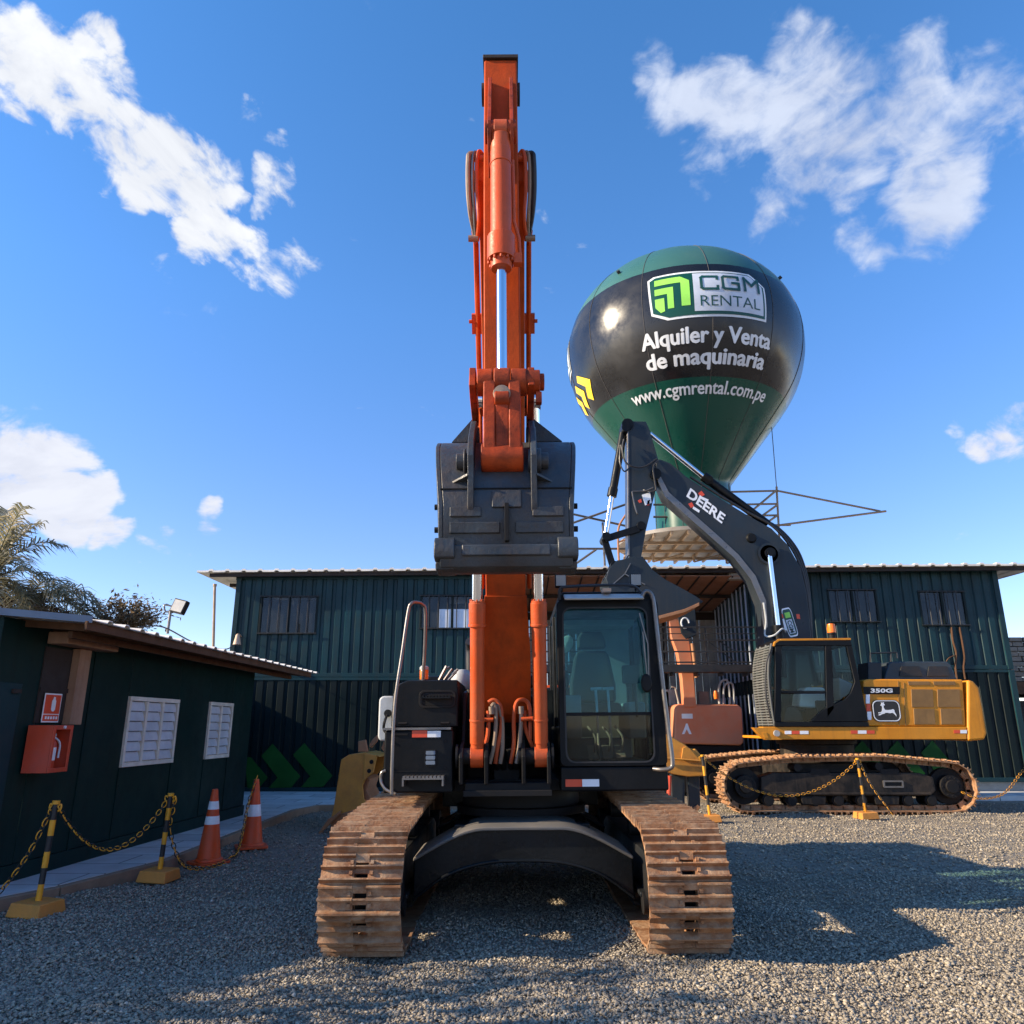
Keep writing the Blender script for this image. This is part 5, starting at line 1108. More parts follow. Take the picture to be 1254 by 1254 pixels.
# linkage
pz = 3.9; mb = MB()
mb.cyl((XC-.055, 4.75, pz), (XC+.055, 4.75, pz), .1); mb.cyl((XC-.17, 4.75, pz), (XC-.062, 4.75, pz), .095); mb.cyl((XC+.062, 4.75, pz), (XC+.17, 4.75, pz), .095)
for s_ in (-1, 1): mb.prism([(4.66, pz-.02), (4.84, pz-.02), (4.86, pz-.4), (4.84, 3.36), (4.64, 3.36), (4.63, pz-.4)], XC+s_*.085-.04, XC+s_*.085+.04, 'yz')
mb.prism([(4.645, 3.7), (4.8, 3.7), (4.8, 3.38), (4.65, 3.38)], XC-.046, XC+.046, 'yz'); mb.cyl((XC-.14, 4.73, 3.345), (XC+.14, 4.73, 3.345), .1, n=28); mb.cyl((XC-.05, 4.665, 3.74), (XC+.05, 4.665, 3.74), .055, n=16)
lk = mb.build('bucket_link', 'greasy', ex_, bevel=.01)
mb = MB(); mb.lathe([(0, -.022), (.055, -.018), (.06, 0)], (XC, 4.645, 3.77), 'y', 16); mb.build('rod_end', 'rusty_pipe', lk)
for s_ in (-1, 1):
    mb = MB(); x = XC+s_*.2; mb.prism([(4.66, 3.84), (4.7, 3.99), (4.8, 4.0), (5.2, 3.92), (5.26, 3.82), (5.18, 3.75), (4.8, 3.79)], x-.022, x+.022, 'yz'); mb.cyl((x-.04, 4.75, pz), (x+.05*s_+.01, 4.75, pz), .085); 
    if s_ > 0: mb.cyl((x+.05, 4.75, pz), (x+.09, 4.75, pz), .06); mb.box(x+.03, x+.07, 4.7, 4.76, pz-.17, pz-.09)
    mb.build('side_link', 'greasy', ex_, bevel=.006)
# --- bucket
bw = .41; BX = XC+.022
out = scurve([(5.42, 3.6), (5.14, 3.6), (4.92, 3.5), (4.74, 3.27), (4.665, 3.0), (4.70, 2.74)], 4); inn = [(y+.05, z-.02) for y, z in out]
hw = lambda z: .405+.05*max(0, min(1, (z-3.0)/.5))
mb = MB(); prof = out+[(4.78, 2.74)]+inn[::-1]; n = len(prof); vs = [(BX+s_*hw(z), y, z) for s_ in (-1, 1) for y, z in prof]
mb.add(vs, [tuple(range(n)), tuple(range(2*n-1, n-1, -1))]+[(i, i+n, (i+1) % n+n, (i+1) % n) for i in range(n)]); bu = mb.build('bucket', 'bucket', ex_, bevel=.008)
sp = out+[(4.72, 2.62), (4.95, 2.62), (5.35, 3.0), (5.48, 3.4)]
for s_ in (-1, 1):
    mb = MB(); x = BX+s_*bw; n = len(sp); mb.add([(BX+s_*(hw(z)+o_), y, z) for o_ in (.0005, .03) for y, z in sp], [tuple(range(n)), tuple(range(2*n-1, n-1, -1))]+[(i, i+n, (i+1) % n+n, (i+1) % n) for i in range(n)]); mb.build('side_plate', 'bucket', bu, bevel=.006)
    mb = MB(); 
    for zz, yy in ((3.02, 4.78), (2.87, 4.8)): mb.cyl((x+s_*.03, yy, zz), (x+s_*.06, yy, zz), .02, n=8)
    mb.build('bolt', 'black', bu)
    # ears
    mb = MB(); x = XC+s_*.205; ear = [(5.34, 3.55), (5.3, 3.72), (5.16, 3.79), (5.0, 3.72), (4.66, 3.46), (4.6, 3.32), (4.64, 3.2), (4.63, 3.0), (4.655, 2.95), (4.72, 3.05), (4.9, 3.4), (5.1, 3.6)]
    mb.prism(ear, x-.02, x+.02, 'yz'); mb.cyl((x-.035, 5.18, 3.64), (x+.035, 5.18, 3.64), .1); mb.cyl((x-.035, 4.73, 3.32), (x+.05*s_, 4.73, 3.32), .085); mb.cyl((x, 4.73, 3.32), (x+s_*.1, 4.73, 3.32), .055)
    mb.build('bucket_ear', 'bucket', bu, bevel=.006)
    mb = MB(); xa, xb = x+s_*.022, x+s_*.2; mb.add([(xa, 4.70, 3.19), (xb, 4.76, 3.15), (xa, 4.62, 3.2), (xa, 4.70, 3.175), (xb, 4.76, 3.14), (xa, 4.62, 3.185)], [(0, 1, 2), (5, 4, 3), (0, 3, 4, 1), (1, 4, 5, 2), (2, 5, 3, 0)])
    mb.build('gusset', 'bucket', bu); mb = MB()
    mb.add([(xa, 5.2, 3.64), (xb+.03, 5.2, 3.64), (xa, 5.2, 3.82), (xa, 5.22, 3.64), (xb+.03, 5.22, 3.64), (xa, 5.22, 3.82)], [(0, 1, 2), (5, 4, 3), (0, 3, 4, 1), (1, 4, 5, 2), (2, 5, 3, 0)]); mb.build('gusset', 'bucket', bu)
# wear plates follow the back
def ypos(z):
    for (y0, z0), (y1, z1) in zip(out[:-1], out[1:]):
        if (z0 >= z >= z1): return y0+(y1-y0)*(z0-z)/(z0-z1+1e-9)
    return out[-1][0]
mb = MB()
def wear(xa, xb, za, zb, t=.018):
    vs = []
    for z in (za, zb):
        y = ypos(z); vs += [(xa, y-t, z), (xb, y-t, z), (xb, y+.012, z), (xa, y+.012, z)]
    mb.add(vs, [(0, 1, 2, 3), (7, 6, 5, 4), (0, 4, 5, 1), (1, 5, 6, 2), (2, 6, 7, 3), (3, 7, 4, 0)])
for q in ((-.09, .1, 2.98, 3.1), (-.36, -.16, 2.92, 2.985), (.17, .37, 2.92, 2.985), (-.36, -.04, 2.815, 2.885), (.06, .365, 2.815, 2.885)): wear(BX+q[0], BX+q[1], q[2], q[3])
mb.build('wear_plate', 'bucket', bu, bevel=.006)
mb = MB(); wear(BX-bw-.02, BX+bw+.02, 3.112, 3.12, .01); wear(BX-.008, BX+.018, 2.76, 3.0, .05); mb.build('weld_rib', 'black', bu, bevel=.002)
# lip with adapters and teeth
mb = MB(); mb.prism([(4.68, 2.6), (4.655, 2.64), (4.65, 2.735), (4.74, 2.745), (4.95, 2.66), (4.95, 2.6), (4.75, 2.575)], BX-bw-.01, BX+bw+.01, 'yz'); mb.prism([(4.63, 2.66), (4.63, 2.73), (4.649, 2.735), (4.654, 2.66)], BX-bw+.13, BX+bw-.13, 'yz'); mb.build('cutting_edge', 'bucket', bu, bevel=.01)
for k in range(5):
    x = BX-.32+k*.16; mb = MB(); mb.prism([(4.96, 2.66), (4.98, 2.63), (5.3, 2.7), (5.32, 2.72), (5.1, 2.74), (4.97, 2.7)], x-.045, x+.045, 'yz'); mb.build('tooth', 'bucket', bu, bevel=.01)
for s_ in (-1, 1):
    mb = MB(); x = BX+s_*(bw-.02); mb.prism([(4.63, 2.65), (4.615, 2.7), (4.63, 2.76), (4.66, 2.785), (4.8, 2.78), (4.86, 2.65), (4.7, 2.635)], x-.065, x+.065, 'yz'); mb.prism([(4.7, 2.585), (4.68, 2.63), (4.9, 2.63), (4.92, 2.585)], x-.06, x+.06, 'yz'); mb.build('corner_shroud', 'bucket', bu, bevel=.009)
# ================================================================ YELLOW EXCAVATOR (side on, facing left)
DX, DY = 6.55, 17.02; YN = 15.56; YB = 18.4
de = thing('excavator', 'yellow crawler excavator with charcoal boom standing side on before the right containers', 'excavator', (DX, DY, 0))
for s_ in (-1, 1):
    cy_ = DY+s_*1.22
    crawler(de, (lambda cy_: lambda a, l, z: (DX+l, cy_+a, z+.02))(cy_), 4.0, .45, .6, 8, [(-.95, .98, .04), (.65, 1.0, .04)], 48, (.3, .72), mats=('rust', 'trackframe'))
def dp(mb, px, y0, y1, Yref=YN): mb.prism(xz(px, Yref), y0, y1, 'xz'); return mb
mb = MB(); mb.box(DX-.9, DX+.9, 16.0, 18.0, .5, .9); mb.lathe([(.75, .9), (.75, 1.25), (.82, 1.26), (.82, 1.36)], (DX, DY, 0), 'z', 36); mb.build('undercarriage', 'trackframe', de, bevel=.01)
mb = MB(); q = win_px(1083, 1109, 956, 965, 15.53); mb.ring(rrect(q[0], q[1], q[2], q[3], .02), rrect(q[0]+.03, q[1]-.03, q[2]+.03, q[3]-.03, .01), 15.585, 15.625, 'xz'); mb.build('step_frame', 'steel', de)
mb = MB(); mb.prism(rrect(q[0]+.03, q[1]-.03, q[2]+.03, q[3]-.03, .01), 15.605, 15.62, 'xz'); mb.build('step_hole', 'black', de)
for px in (1006, 1092):
    q = win_px(px-12, px+12, 942, 949, 15.53); mb = MB(); mb.prism(rrect(q[0], q[1], q[2], q[3], .04), 15.61, 15.625, 'xz'); mb.build('frame_hole', 'black', de)
mb = MB(); dp(mb, [(934, 890), (1184, 890), (1184, 905.5), (940, 905.5)], YN, 15.85); dp(mb, [(1010, 890), (1184, 890), (1184, 905.5), (1010, 905.5)], 15.851, YB); mb.box(DX-1.2, DX+2.3, 15.7, 18.3, 1.365, 1.42); mb.build('deck_skirt', 'yellow', de, bevel=.012)
mb = MB(); dp(mb, [(922, 891), (944, 891), (957, 897), (957, 906), (938, 906), (929, 899)], YN-.02, YN+.15); dp(mb, [(932, 897), (938, 897), (941, 904), (936, 904)], YN-.03, YN-.021); mb.build('front_plate', 'yellow', de, bevel=.01)
mb = MB(); p = at(951, 898, YN-.05); mb.lathe([(0, -.03), (.06, -.03), (.06, .02), (0, .025)], p, 'y', 16); mb.build('work_lamp', 'lampglass', de)
mb = MB(); dp(mb, [(1056, 889.5), (1058, 833), (1064, 831.5), (1180, 832), (1184, 889.5)], YN+.02, YB-.05); mb.build('engine_cover', 'yellow', de, bevel=.03)
mb = MB(); dp(mb, [(1184.5, 832), (1192, 834), (1199, 842), (1204, 868), (1208.5, 898), (1206, 906), (1184.5, 908)], YN-.02, YB+.02); mb.build('counterweight', 'yellow', de, bevel=.05)
mb = MB(); dp(mb, [(1107, 836), (1107.6, 836), (1110, 889), (1109.4, 889)], YN+.012, YN+.024); dp(mb, [(1100, 834), (1100.6, 834), (1102, 889), (1101.4, 889)], YN+.012, YN+.024); mb.build('panel_gap', 'mesh', de)
for q in ((1117, 1144, 844, 866), (1149, 1177, 844, 866), (1120, 1146, 868, 887), (1153, 1179, 868, 887), (1113, 1140, 834.5, 839), (1144, 1171, 834.5, 839)):
    mb = MB(); dp(mb, [(q[0], q[3]), (q[1], q[3]), (q[1]-1.5, q[2]), (q[0]-1, q[2])], YN+.006, YN+.03); mb.build('vent_grille', 'mesh', de, bevel=.006)
mb = MB(); dp(mb, [(1082, 833), (1089, 812), (1093, 810), (1160, 810), (1164, 813), (1173, 833)], YN+.5, YN+1.7, YN+.5); hd = mb.build('intake_hood', 'hood', de, bevel=.03)
for q in ((1101, 1129), (1135, 1163)):
    mb = MB(); dp(mb, [(q[0], 828), (q[1], 828), (q[1]-4, 816), (q[0]+2, 816)], YN+.47, YN+.499, YN+.5); mb.build('hood_grille', 'darkmesh', hd)
mb = MB(); dp(mb, [(1063, 833), (1063, 811), (1080, 811), (1080, 833)], YN+.4, YN+.9, YN+.4); mb.build('filter_box', 'deeregrey', de, bevel=.02)
mb = MB()
for a, b_ in (((1066, 799), (1066, 811)), ((1091, 800), (1091, 811)), ((1066, 800), (1098, 799)), ((1098, 799), (1099, 806))): mb.tube([at(*a, YN+1.0), at(*b_, YN+1.0)], .018, 6)
mb.build('hood_rail', 'railblack', de)
# writing and emblem
def textplane(s, p0, p1, pv, name, mat, parent, bold=0, depth=.006, res=3):
    vs, fs, (x0, x1, y0, y1) = text2d(s, 1.0, bold, res=res); cap = text2d('E', 1.0, bold)[2][3]
    p0, p1, pv = Vector(p0), Vector(p1), Vector(pv); u = (p1-p0)/(x1-x0); v = (pv-p0)/cap; n = u.cross(v).normalized()
    P_ = [p0+u*(q.x-x0)+v*q.y for q in vs]; mb = MB(); mb.add([q+n*depth for q in P_], fs); return mb.build(name, mat, parent, flat=True)
mb = MB(); dp(mb, [(1058, 850), (1102, 850), (1102, 841), (1057.5, 841)], YN-.002, YN+.018); nb = mb.build('model_badge', 'machdark', de)
textplane('350G', at(1066, 848, YN-.003), at(1093, 848, YN-.003), at(1066, 843.2, YN-.003), 'badge_lettering', 'silver', nb, .035)
e0 = xz([(1070, 884), (1101, 857)], YN)
mb = MB(); mb.prism(rrect(e0[0][0], e0[1][0], e0[0][1], e0[1][1], .12), YN-.004, YN+.018, 'xz'); em = mb.build('emblem', 'emblem', de)
mb = MB(); mb.ring(rrect(e0[0][0]+.012, e0[1][0]-.012, e0[0][1]+.012, e0[1][1]-.012, .11), rrect(e0[0][0]+.027, e0[1][0]-.027, e0[0][1]+.027, e0[1][1]-.027, .1), YN-.009, YN-.0045, 'xz'); mb.build('emblem_border', 'silver', em)
deer = [(630, 368), (634, 362), (634, 357), (631, 352), (636, 357), (642, 356), (640, 353), (646, 356), (645, 361), (649, 364), (650, 368), (644, 368), (645, 378), (650, 387), (662, 388), (676, 387), (685, 384), (691, 388), (692, 396), (699, 408), (700, 416), (694, 408), (684, 400), (672, 402), (660, 400), (652, 400), (648, 404), (638, 406), (628, 412), (620, 410), (634, 402), (640, 398), (632, 402), (622, 403), (621, 399), (634, 397), (638, 388), (638, 376), (636, 370)]
mb = MB(); q = xz([(900+x/3.542, 760+y/3.544) for x, y in deer], YN); mb.prism(q, YN-.009, YN-.0045, 'xz'); mb.build('emblem_figure', 'silver', em)
for (x0, x1, y0, y1, mt) in ((961, 969, 895, 899, 'whiter'), (969.5, 979, 895, 899, 'red'), (979.5, 990, 895, 899, 'whiter'), (1042, 1050, 894.5, 898.5, 'red'), (1050.5, 1061, 894.5, 898.5, 'whiter'), (1061.5, 1071, 894.5, 898.5, 'red'), (1168, 1175.5, 894, 898, 'red'), (1176, 1184, 894, 898, 'whiter'),
                         (1060.5, 1065, 850.5, 861.5, 'whiter'), (1061, 1066, 862, 871, 'red'), (1062, 1067, 871.5, 881.5, 'whiter')):
    mb = MB(); dp(mb, [(x0, y1), (x1, y1), (x1, y0), (x0, y0)], YN-.005, YN-.0005 if y0 > 890 else YN+.018); mb.build('reflector_'+('red' if mt == 'red' else 'white'), mt, de)
# cab
CB = 16.62
mb = MB()
for q in ([(949, 784), (1041, 784), (1043, 791), (949, 791)], [(949, 791.2), (957, 791.2), (956, 883.8), (948, 883.8)], [(1010, 791.2), (1018, 791.2), (1021, 868), (1012, 880)],
          [(1036, 791.2), (1043, 791.2), (1063, 883.8), (992, 883.8), (1003, 872), (1018, 864), (1034, 857), (1041, 849), (1046, 835)], [(948, 884), (1063, 884), (1064, 890), (948, 890)], [(957, 846), (1010, 846), (1010, 849.5), (957, 849.5)]):
    dp(mb, q, YN-.03, YN+.06)
for q in ([(949, 784), (1041, 784), (1043, 791), (949, 791)], [(949, 791.2), (957, 791.2), (956, 883.8), (948, 883.8)], [(1036, 791.2), (1043, 791.2), (1063, 883.8), (1030, 883.8)], [(948, 870), (1060, 870), (1064, 890), (948, 890)]):
    dp(mb, q, CB-.06, CB)
a = xz([(949, 784), (1041, 791)], YN); mb.box(a[0][0], a[1][0], YN+.061, CB-.061, a[1][1], a[0][1])
b_ = xz([(948, 884), (1063, 890)], YN); mb.box(b_[0][0], b_[1][0], YN+.061, CB-.061, b_[1][1], b_[0][1])
cb2 = mb.build('cab_body', 'machdark', de, bevel=.012)
mb = MB(); dp(mb, [(946, 791), (948, 786), (953, 782.5), (1041, 781.5), (1041.5, 784), (954, 785), (949.5, 788), (948, 792)], YN-.034, YN+.03); mb.build('roof_trim', 'yellow', cb2, bevel=.006)
mb = MB(); a0 = at(1000, 784, YN); mb.box(a[0][0]+.1, a[1][0]-.1, YN+.1, CB-.1, a0.z+.002, a0.z+.05); mb.build('roof_hatch', 'machdark', cb2, bevel=.02)
for q, mt in (([(957, 791), (1010, 791), (1010, 846), (957, 846)], 'glassblack'), ([(957, 850), (1010, 850), (1012, 866), (992, 884), (956, 884)], 'glassblack'), ([(1018, 791), (1036, 791), (1046, 835), (1041, 849), (1021, 862)], 'glassblack')):
    mb = MB(); dp(mb, q, YN+.005, YN+.01); mb.build('side_window', mt, cb2)
mb = MB(); q = [(957, 791), (1036, 791), (1046, 868), (957, 868)]; dp(mb, q, CB-.03, CB-.025); mb.build('far_window', 'glassblack', cb2)
# swoop panel lines and louvred front guard
X0 = at(947, 830, YN).x; z0, z1 = zat(889, YN), zat(788, YN)
mb = MB(); cz = (z0+z1)/2
def gx(z): t = (z-cz)/((z1-z0)/2); return X0-.1+.13*t*t*(1 if t > 0 else .35)
for k in range(30):
    z = z0+.03+(z1-z0-.08)*k/29; mb.bar((gx(z)-.02, YN+.02, z), (gx(z)-.02, CB-.1, z), .022, .03)
for yy in (YN+.015, YN+.35, YN+.72, CB-.095):
    mb.tube([(gx(z0+(z1-z0)*k/10), yy, z0+(z1-z0)*k/10) for k in range(11)], .022, 6)
mb.build('front_guard', 'guard', cb2)
mb = MB(); pts = [(gx(z0+(z1-z0)*k/10)+.05, z0+(z1-z0)*k/10) for k in range(11)]; mb.prism(pts+[(x+.012, z) for x, z in pts[::-1]], YN+.05, CB-.06, 'xz'); mb.build('windscreen', 'glassdark', cb2)
mb = MB(); p = at(1019.5, 782, YN+.35); mb.lathe([(.07, 0), (.07, .08), (.085, .09), (.085, .12)], p, 'z', 14); bn = mb.build('beacon', 'black', cb2)
mb = MB(); mb.lathe([(.085, .121), (.09, .2), (.075, .3), (.04, .31), (0, .312)], p, 'z', 16); mb.build('lens', 'amber', bn)
mb = MB(); mb.prism(xz([(975, 866), (977, 850), (984, 842), (1006, 842), (1010, 852), (1004, 868)], 16.0), 15.85, 16.3, 'xz'); mb.build('seat_back', 'white', cb2, bevel=.04)
mb = MB(); mb.prism(xz([(958, 880), (962, 866), (972, 864), (980, 872), (984, 884), (958, 884)], 15.75), 15.7, 15.9, 'xz'); mb.box(X0+.9, X0+1.6, 15.8, 16.4, z0+.1, z0+.5); mb.build('console', 'rubber', cb2, bevel=.03)
mb = MB(); mb.prism(xz([(1024, 858), (1022, 830), (1040, 838), (1042, 846)], 16.1), 15.9, 16.4, 'xz'); mb.build('seat', 'curtain', cb2, bevel=.03)
mb = MB(); mb.tube(smooth([at(944, 880, YN-.05), at(938, 850, YN-.08), at(938, 815, YN-.08), at(944, 795, YN-.05)], 5), .018, 8); mb.build('handrail', 'railblack', cb2)
# boom
DB = 16.9; dbw = .24; YF = DB-dbw
top = [(803, 566), (808, 562), (821, 567), (840, 583), (873, 605), (916, 631), (945, 647), (965, 667), (981, 696), (988, 726), (992, 758), (994, 790), (1000, 830)]
low = [(985, 850), (940, 840), (936, 800), (935, 770), (932, 739), (919, 709), (899, 683), (873, 660), (847, 637), (814, 608), (804, 585)]
mb = MB(); dp(mb, top+low, YF, DB+dbw, YF); db_ = mb.build('boom', 'deeregrey', de, bevel=.02)
lowp = xz(low[3:], YF); mb = MB(); n = len(lowp)
inn = xz([(940, 768), (938, 736), (925, 705), (904, 679), (878, 655), (852, 632), (819, 603), (807, 580)], YF)
mb.prism(lowp+inn[::-1], YF-.012, YF-.0005, 'xz'); mb.build('flange', 'steel', db_)
textplane('DEERE', at(840.5, 607.5, YF-.003), at(884, 641, YF-.003), at(845.5, 597.5, YF-.003), 'boom_lettering', 'whiter', db_, .03)
mb = MB(); q = rrect(-.5, .5, -.5, .5, .2); pc = at(967, 762, YF); ux = (at(972, 781, YF)-at(961, 746, YF)); vv = Vector((-ux.z, 0, ux.x)).normalized()*-.22
def stick(s=1.0, off=.004): return [pc+ux*u*s+vv*v*s+Vector((0, -off, 0)) for u, v in q]
mb.add(stick(1, .004), [tuple(range(len(q)))]); st = mb.build('sticker', 'whiter', db_, flat=True)
mb = MB(); mb.add(stick(.9, .007), [tuple(range(len(q)))]); mb.build('sticker_field', 'bdark', st, flat=True)
u1 = ux.normalized(); v1 = -vv.normalized()
def sk(pts, off, nm, mt): m_ = MB(); m_.add([pc+u1*a+v1*b2+Vector((0, -off, 0)) for a, b2 in pts], [tuple(range(len(pts)))]); m_.build(nm, mt, st, flat=True)
sk([(-.22, -.06), (-.1, -.06), (-.1, .06), (-.22, .06)], .0095, 'sticker_logo', 'blime'); sk([(-.06, -.075), (.25, -.075), (.25, .06), (-.06, .06)], .0095, 'sticker_panel', 'bplate')
textplane('CGM', pc+u1*-.04+v1*-.05+Vector((0, -.011, 0)), pc+u1*.23+v1*-.05+Vector((0, -.011, 0)), pc+u1*-.04+v1*.04+Vector((0, -.011, 0)), 'sticker_letters', 'bdark', st, .03)
for q, mt in (([(957, 752), (962, 752), (963, 757), (958, 757)], 'red'), ([(958, 758), (962, 758), (965, 772), (961, 772)], 'whiter'), ([(975, 752), (979, 752), (980, 758), (976, 758)], 'red'),
              ([(855, 604), (859, 601), (863, 606), (858, 609)], 'red'), ([(859, 608), (868, 612), (866, 615), (858, 611)], 'whiter'), ([(843, 617), (847, 615), (850, 620), (846, 622)], 'red'), ([(849, 620), (857, 625), (856, 628), (848, 623)], 'whiter')):
    mb = MB(); dp(mb, q, YF-.005, YF-.0005, YF); mb.build('warning_sticker', mt, db_)
mb = MB(); p = at(942, 678, YF); mb.cyl((p.x, YF-.1, p.z), (p.x, DB+dbw+.1, p.z), .12); mb.cyl((p.x, YF-.13, p.z), (p.x, YF-.1, p.z), .08); p2 = at(920, 659, YF); mb.cyl((p2.x, YF-.06, p2.z), (p2.x, YF, p2.z), .09, .12); mb.build('boom_pin', 'machdark', db_)
mb = MB(); c = at(942, 678, YF-.05); mb.lathe([(.2, 0), (.21, .01), (.24, .01), (.25, 0)], c, 'y', 28); mb.build('boss_ring', 'deeregrey', db_)
# black hoses on the boom's back
for k in range(3):
    mb = MB(); P_ = [at(x+o, y-o2, YF+.08+.12*k) for (x, y, o, o2) in [(845, 586, 0, 2), (880, 608, 0, 2), (916, 630, 1, 2), (946, 647, 1+2*k, 2), (968, 672, 1+3*k, 1), (982, 702, 1+2*k, 0), (989, 740, 1+k, 0), (993, 785, 1, 0)]]
    mb.tube(smooth(P_, 6), .032, 8); mb.build('boom_hose', 'rubber', db_)
mb = MB(); mb.tube(smooth([at(806, 563, YF-.03), at(800, 572, YF-.1), at(802, 590, YF-.1), at(803, 600, YF-.08), at(795, 602, YF-.05), at(788, 600, YF+.05)], 6), .02, 6); mb.tube(smooth([at(804, 562, YF-.03), at(790, 571, YF-.12), at(778, 572, YF-.12), at(766, 566, YF-.1), at(762, 550, YF-.1), at(764, 538, YF-.05)], 6), .022, 6); mb.tube(smooth([at(760, 545, YF-.05), at(759, 565, YF-.1), at(764, 577, YF-.1), at(770, 574, YF-.06)], 5), .018, 6); mb.build('tip_hose', 'rubber', db_)
mb = MB(); mb.tube(smooth([at(774, 602, YF-.02), at(777, 618, YF-.05), at(780, 628, YF-.06), at(781, 630, YF-.04)], 5), .018, 6); mb.tube(smooth([at(774, 602, YF-.02), at(790, 601, YF-.04), at(800, 597, YF-.04)], 5), .016, 6); mb.build('arm_pipe', 'steel', db_)
# boom cylinder: chrome rod down to the house
mb = MB(); mb.cyl(at(942, 678, YF-.06), at(954, 778, YF-.06), .058, n=20); mb.build('boom_rod', 'chrome', de)
mb = MB(); mb.cyl(at(953, 770, YF-.06), at(958, 830, YF-.06), .1, n=20); mb.cyl(at(952.6, 766, YF-.06), at(953.6, 775, YF-.06), .12, n=20); mb.build('boom_cylinder', 'machdark', de)
mb = MB(); mb.tube(smooth([at(935, 738, YF-.03), at(938, 760, YF-.05), at(937, 778, YF-.08), at(948, 778, YF-.2), at(958, 770, YF-.2), at(962, 774, YF-.1)], 5), .02, 6); mb.build('foot_hose', 'deckgrey', de)
# arm cylinder on the boom's back
mb = MB(); mb.cyl(at(796, 531, DB), at(864, 586, DB), .058, n=20); acr = mb.build('arm_rod', 'chrome', de)
mb = MB(); mb.cyl(at(862, 584, DB), at(940, 642, DB), .1, n=20); mb.cyl(at(861, 583, DB), at(870, 589.5, DB), .12, n=20); mb.cyl(at(868, 588, DB-.1), at(868, 588, DB+.1), .1); mb.build('arm_cylinder', 'machdark', de)
# arm
ap = [(768, 520), (771, 515.5), (791, 516), (796, 527), (806, 562), (804, 595), (798, 621), (791, 650), (785, 684), (776, 690), (770, 683), (769, 600)]
mb = MB(); dp(mb, ap, DB-.2, DB+.2, DB-.2); arm2 = mb.build('arm', 'deeregrey', de, bevel=.015)
mb = MB(); dp(mb, [(768, 522), (770, 522), (771, 680), (769, 680)], DB-.21, DB+.21, DB-.2); mb.build('edge_plate', 'steel', arm2, bevel=.004)
for q, mt in (([(786, 606), (796, 603), (798, 616), (790, 619)], 'whiter'), ([(781, 613), (785, 611), (786, 615), (783, 616)], 'red'), ([(793, 613), (796, 612), (795, 619), (792, 619)], 'red')):
    mb = MB(); dp(mb, q, DB-.206, DB-.2005, DB-.2); mb.build('warning_sticker', mt, arm2)
p = at(803, 580, DB-.3); mb = MB(); mb.cyl((p.x, DB-.32, p.z), (p.x, DB+.32, p.z), .13); p = at(770, 520, DB-.2); mb.cyl((p.x-.03, DB-.25, p.z), (p.x-.03, DB+.25, p.z), .14); mb.cyl((p.x-.08, DB-.27, p.z-.1), (p.x-.08, DB+.27, p.z-.1), .1); mb.build('arm_pin', 'machdark', arm2)
mb = MB(); mb.cyl(at(763, 531, DB), at(750, 605, DB), .095, n=20); mb.cyl(at(751, 598, DB), at(749, 608, DB), .115, n=20); bc2 = mb.build('bucket_cylinder', 'machdark', de)
mb = MB(); mb.cyl(at(749.5, 606, DB), at(741, 660, DB), .06, n=20); mb.build('chrome_rod', 'chrome', bc2)
mb = MB(); 
for yy in (DB-.24, DB+.24): mb.bar(at(741, 660, yy), at(783, 647, yy), .05, .16); mb.bar(at(740, 660, yy*.0+DB+(-.12 if yy < DB else .12)), at(751, 695, DB+(-.12 if yy < DB else .12)), .07, .15)
for q in ((741, 660), (783, 647), (751, 695)): p = at(*q, DB); mb.cyl((p.x, DB-.28, p.z), (p.x, DB+.28, p.z), .1)
mb.build('bucket_link', 'machdark', de, bevel=.01)
bo2 = [(755, 687), (776, 682), (787, 683), (799, 698), (815, 710), (832, 719), (850, 729), (857.5, 734), (855, 741), (838, 748), (808, 756), (780, 752), (758, 738), (746, 722), (742, 708), (746, 696)]
mb = MB(); dp(mb, bo2, DB-.62, DB-.58, DB-.6); dp(mb, bo2, DB+.58, DB+.62, DB-.6); 
sh = xz([(799, 698), (815, 710), (832, 719), (850, 729), (857.5, 734)], DB-.6); mb.prism(sh+[(x-.02, z-.04) for x, z in sh[::-1]], DB-.579, DB+.579, 'xz')
sh = xz([(742, 708), (746, 722), (758, 738), (780, 752), (808, 756), (838, 748)], DB-.6); mb.prism(sh+[(x+.01, z+.05) for x, z in sh[::-1]], DB-.579, DB+.579, 'xz')
bkt2 = mb.build('bucket', 'deeregrey', de, bevel=.01)
mb = MB(); 
for yy in (DB-.25, DB+.25): dp(mb, [(744, 700), (750, 690), (756, 686), (787, 681), (800, 698), (770, 712), (745, 712)], yy-.03, yy+.03, DB-.3)
mb.build('bucket_ear', 'deeregrey', bkt2, bevel=.01)
for a, b_ in (((772, 690), (765, 703)), ((765, 703), (779, 711)), ((765, 703), (750, 716)), ((779, 711), (790, 716))):
    mb = MB(); mb.bar(at(*a, DB-.64), at(*b_, DB-.64), .02, .05, (0, -1, 0)); mb.build('weld_rib', 'steel', bkt2)
for k in range(5):
    mb = MB(); yy = DB-.5+k*.25; dp(mb, [(846, 730), (862, 735.5), (860, 738), (840, 742)], yy-.06, yy+.06, DB-.6); mb.build('tooth', 'deeregrey', bkt2, bevel=.01)
mb = MB(); dp(mb, [(800, 756), (838, 746), (856, 738), (856, 742), (838, 750), (800, 760)], DB-.63, DB+.63, DB-.6); mb.build('cutting_edge', 'rustyedge', bkt2, bevel=.005)

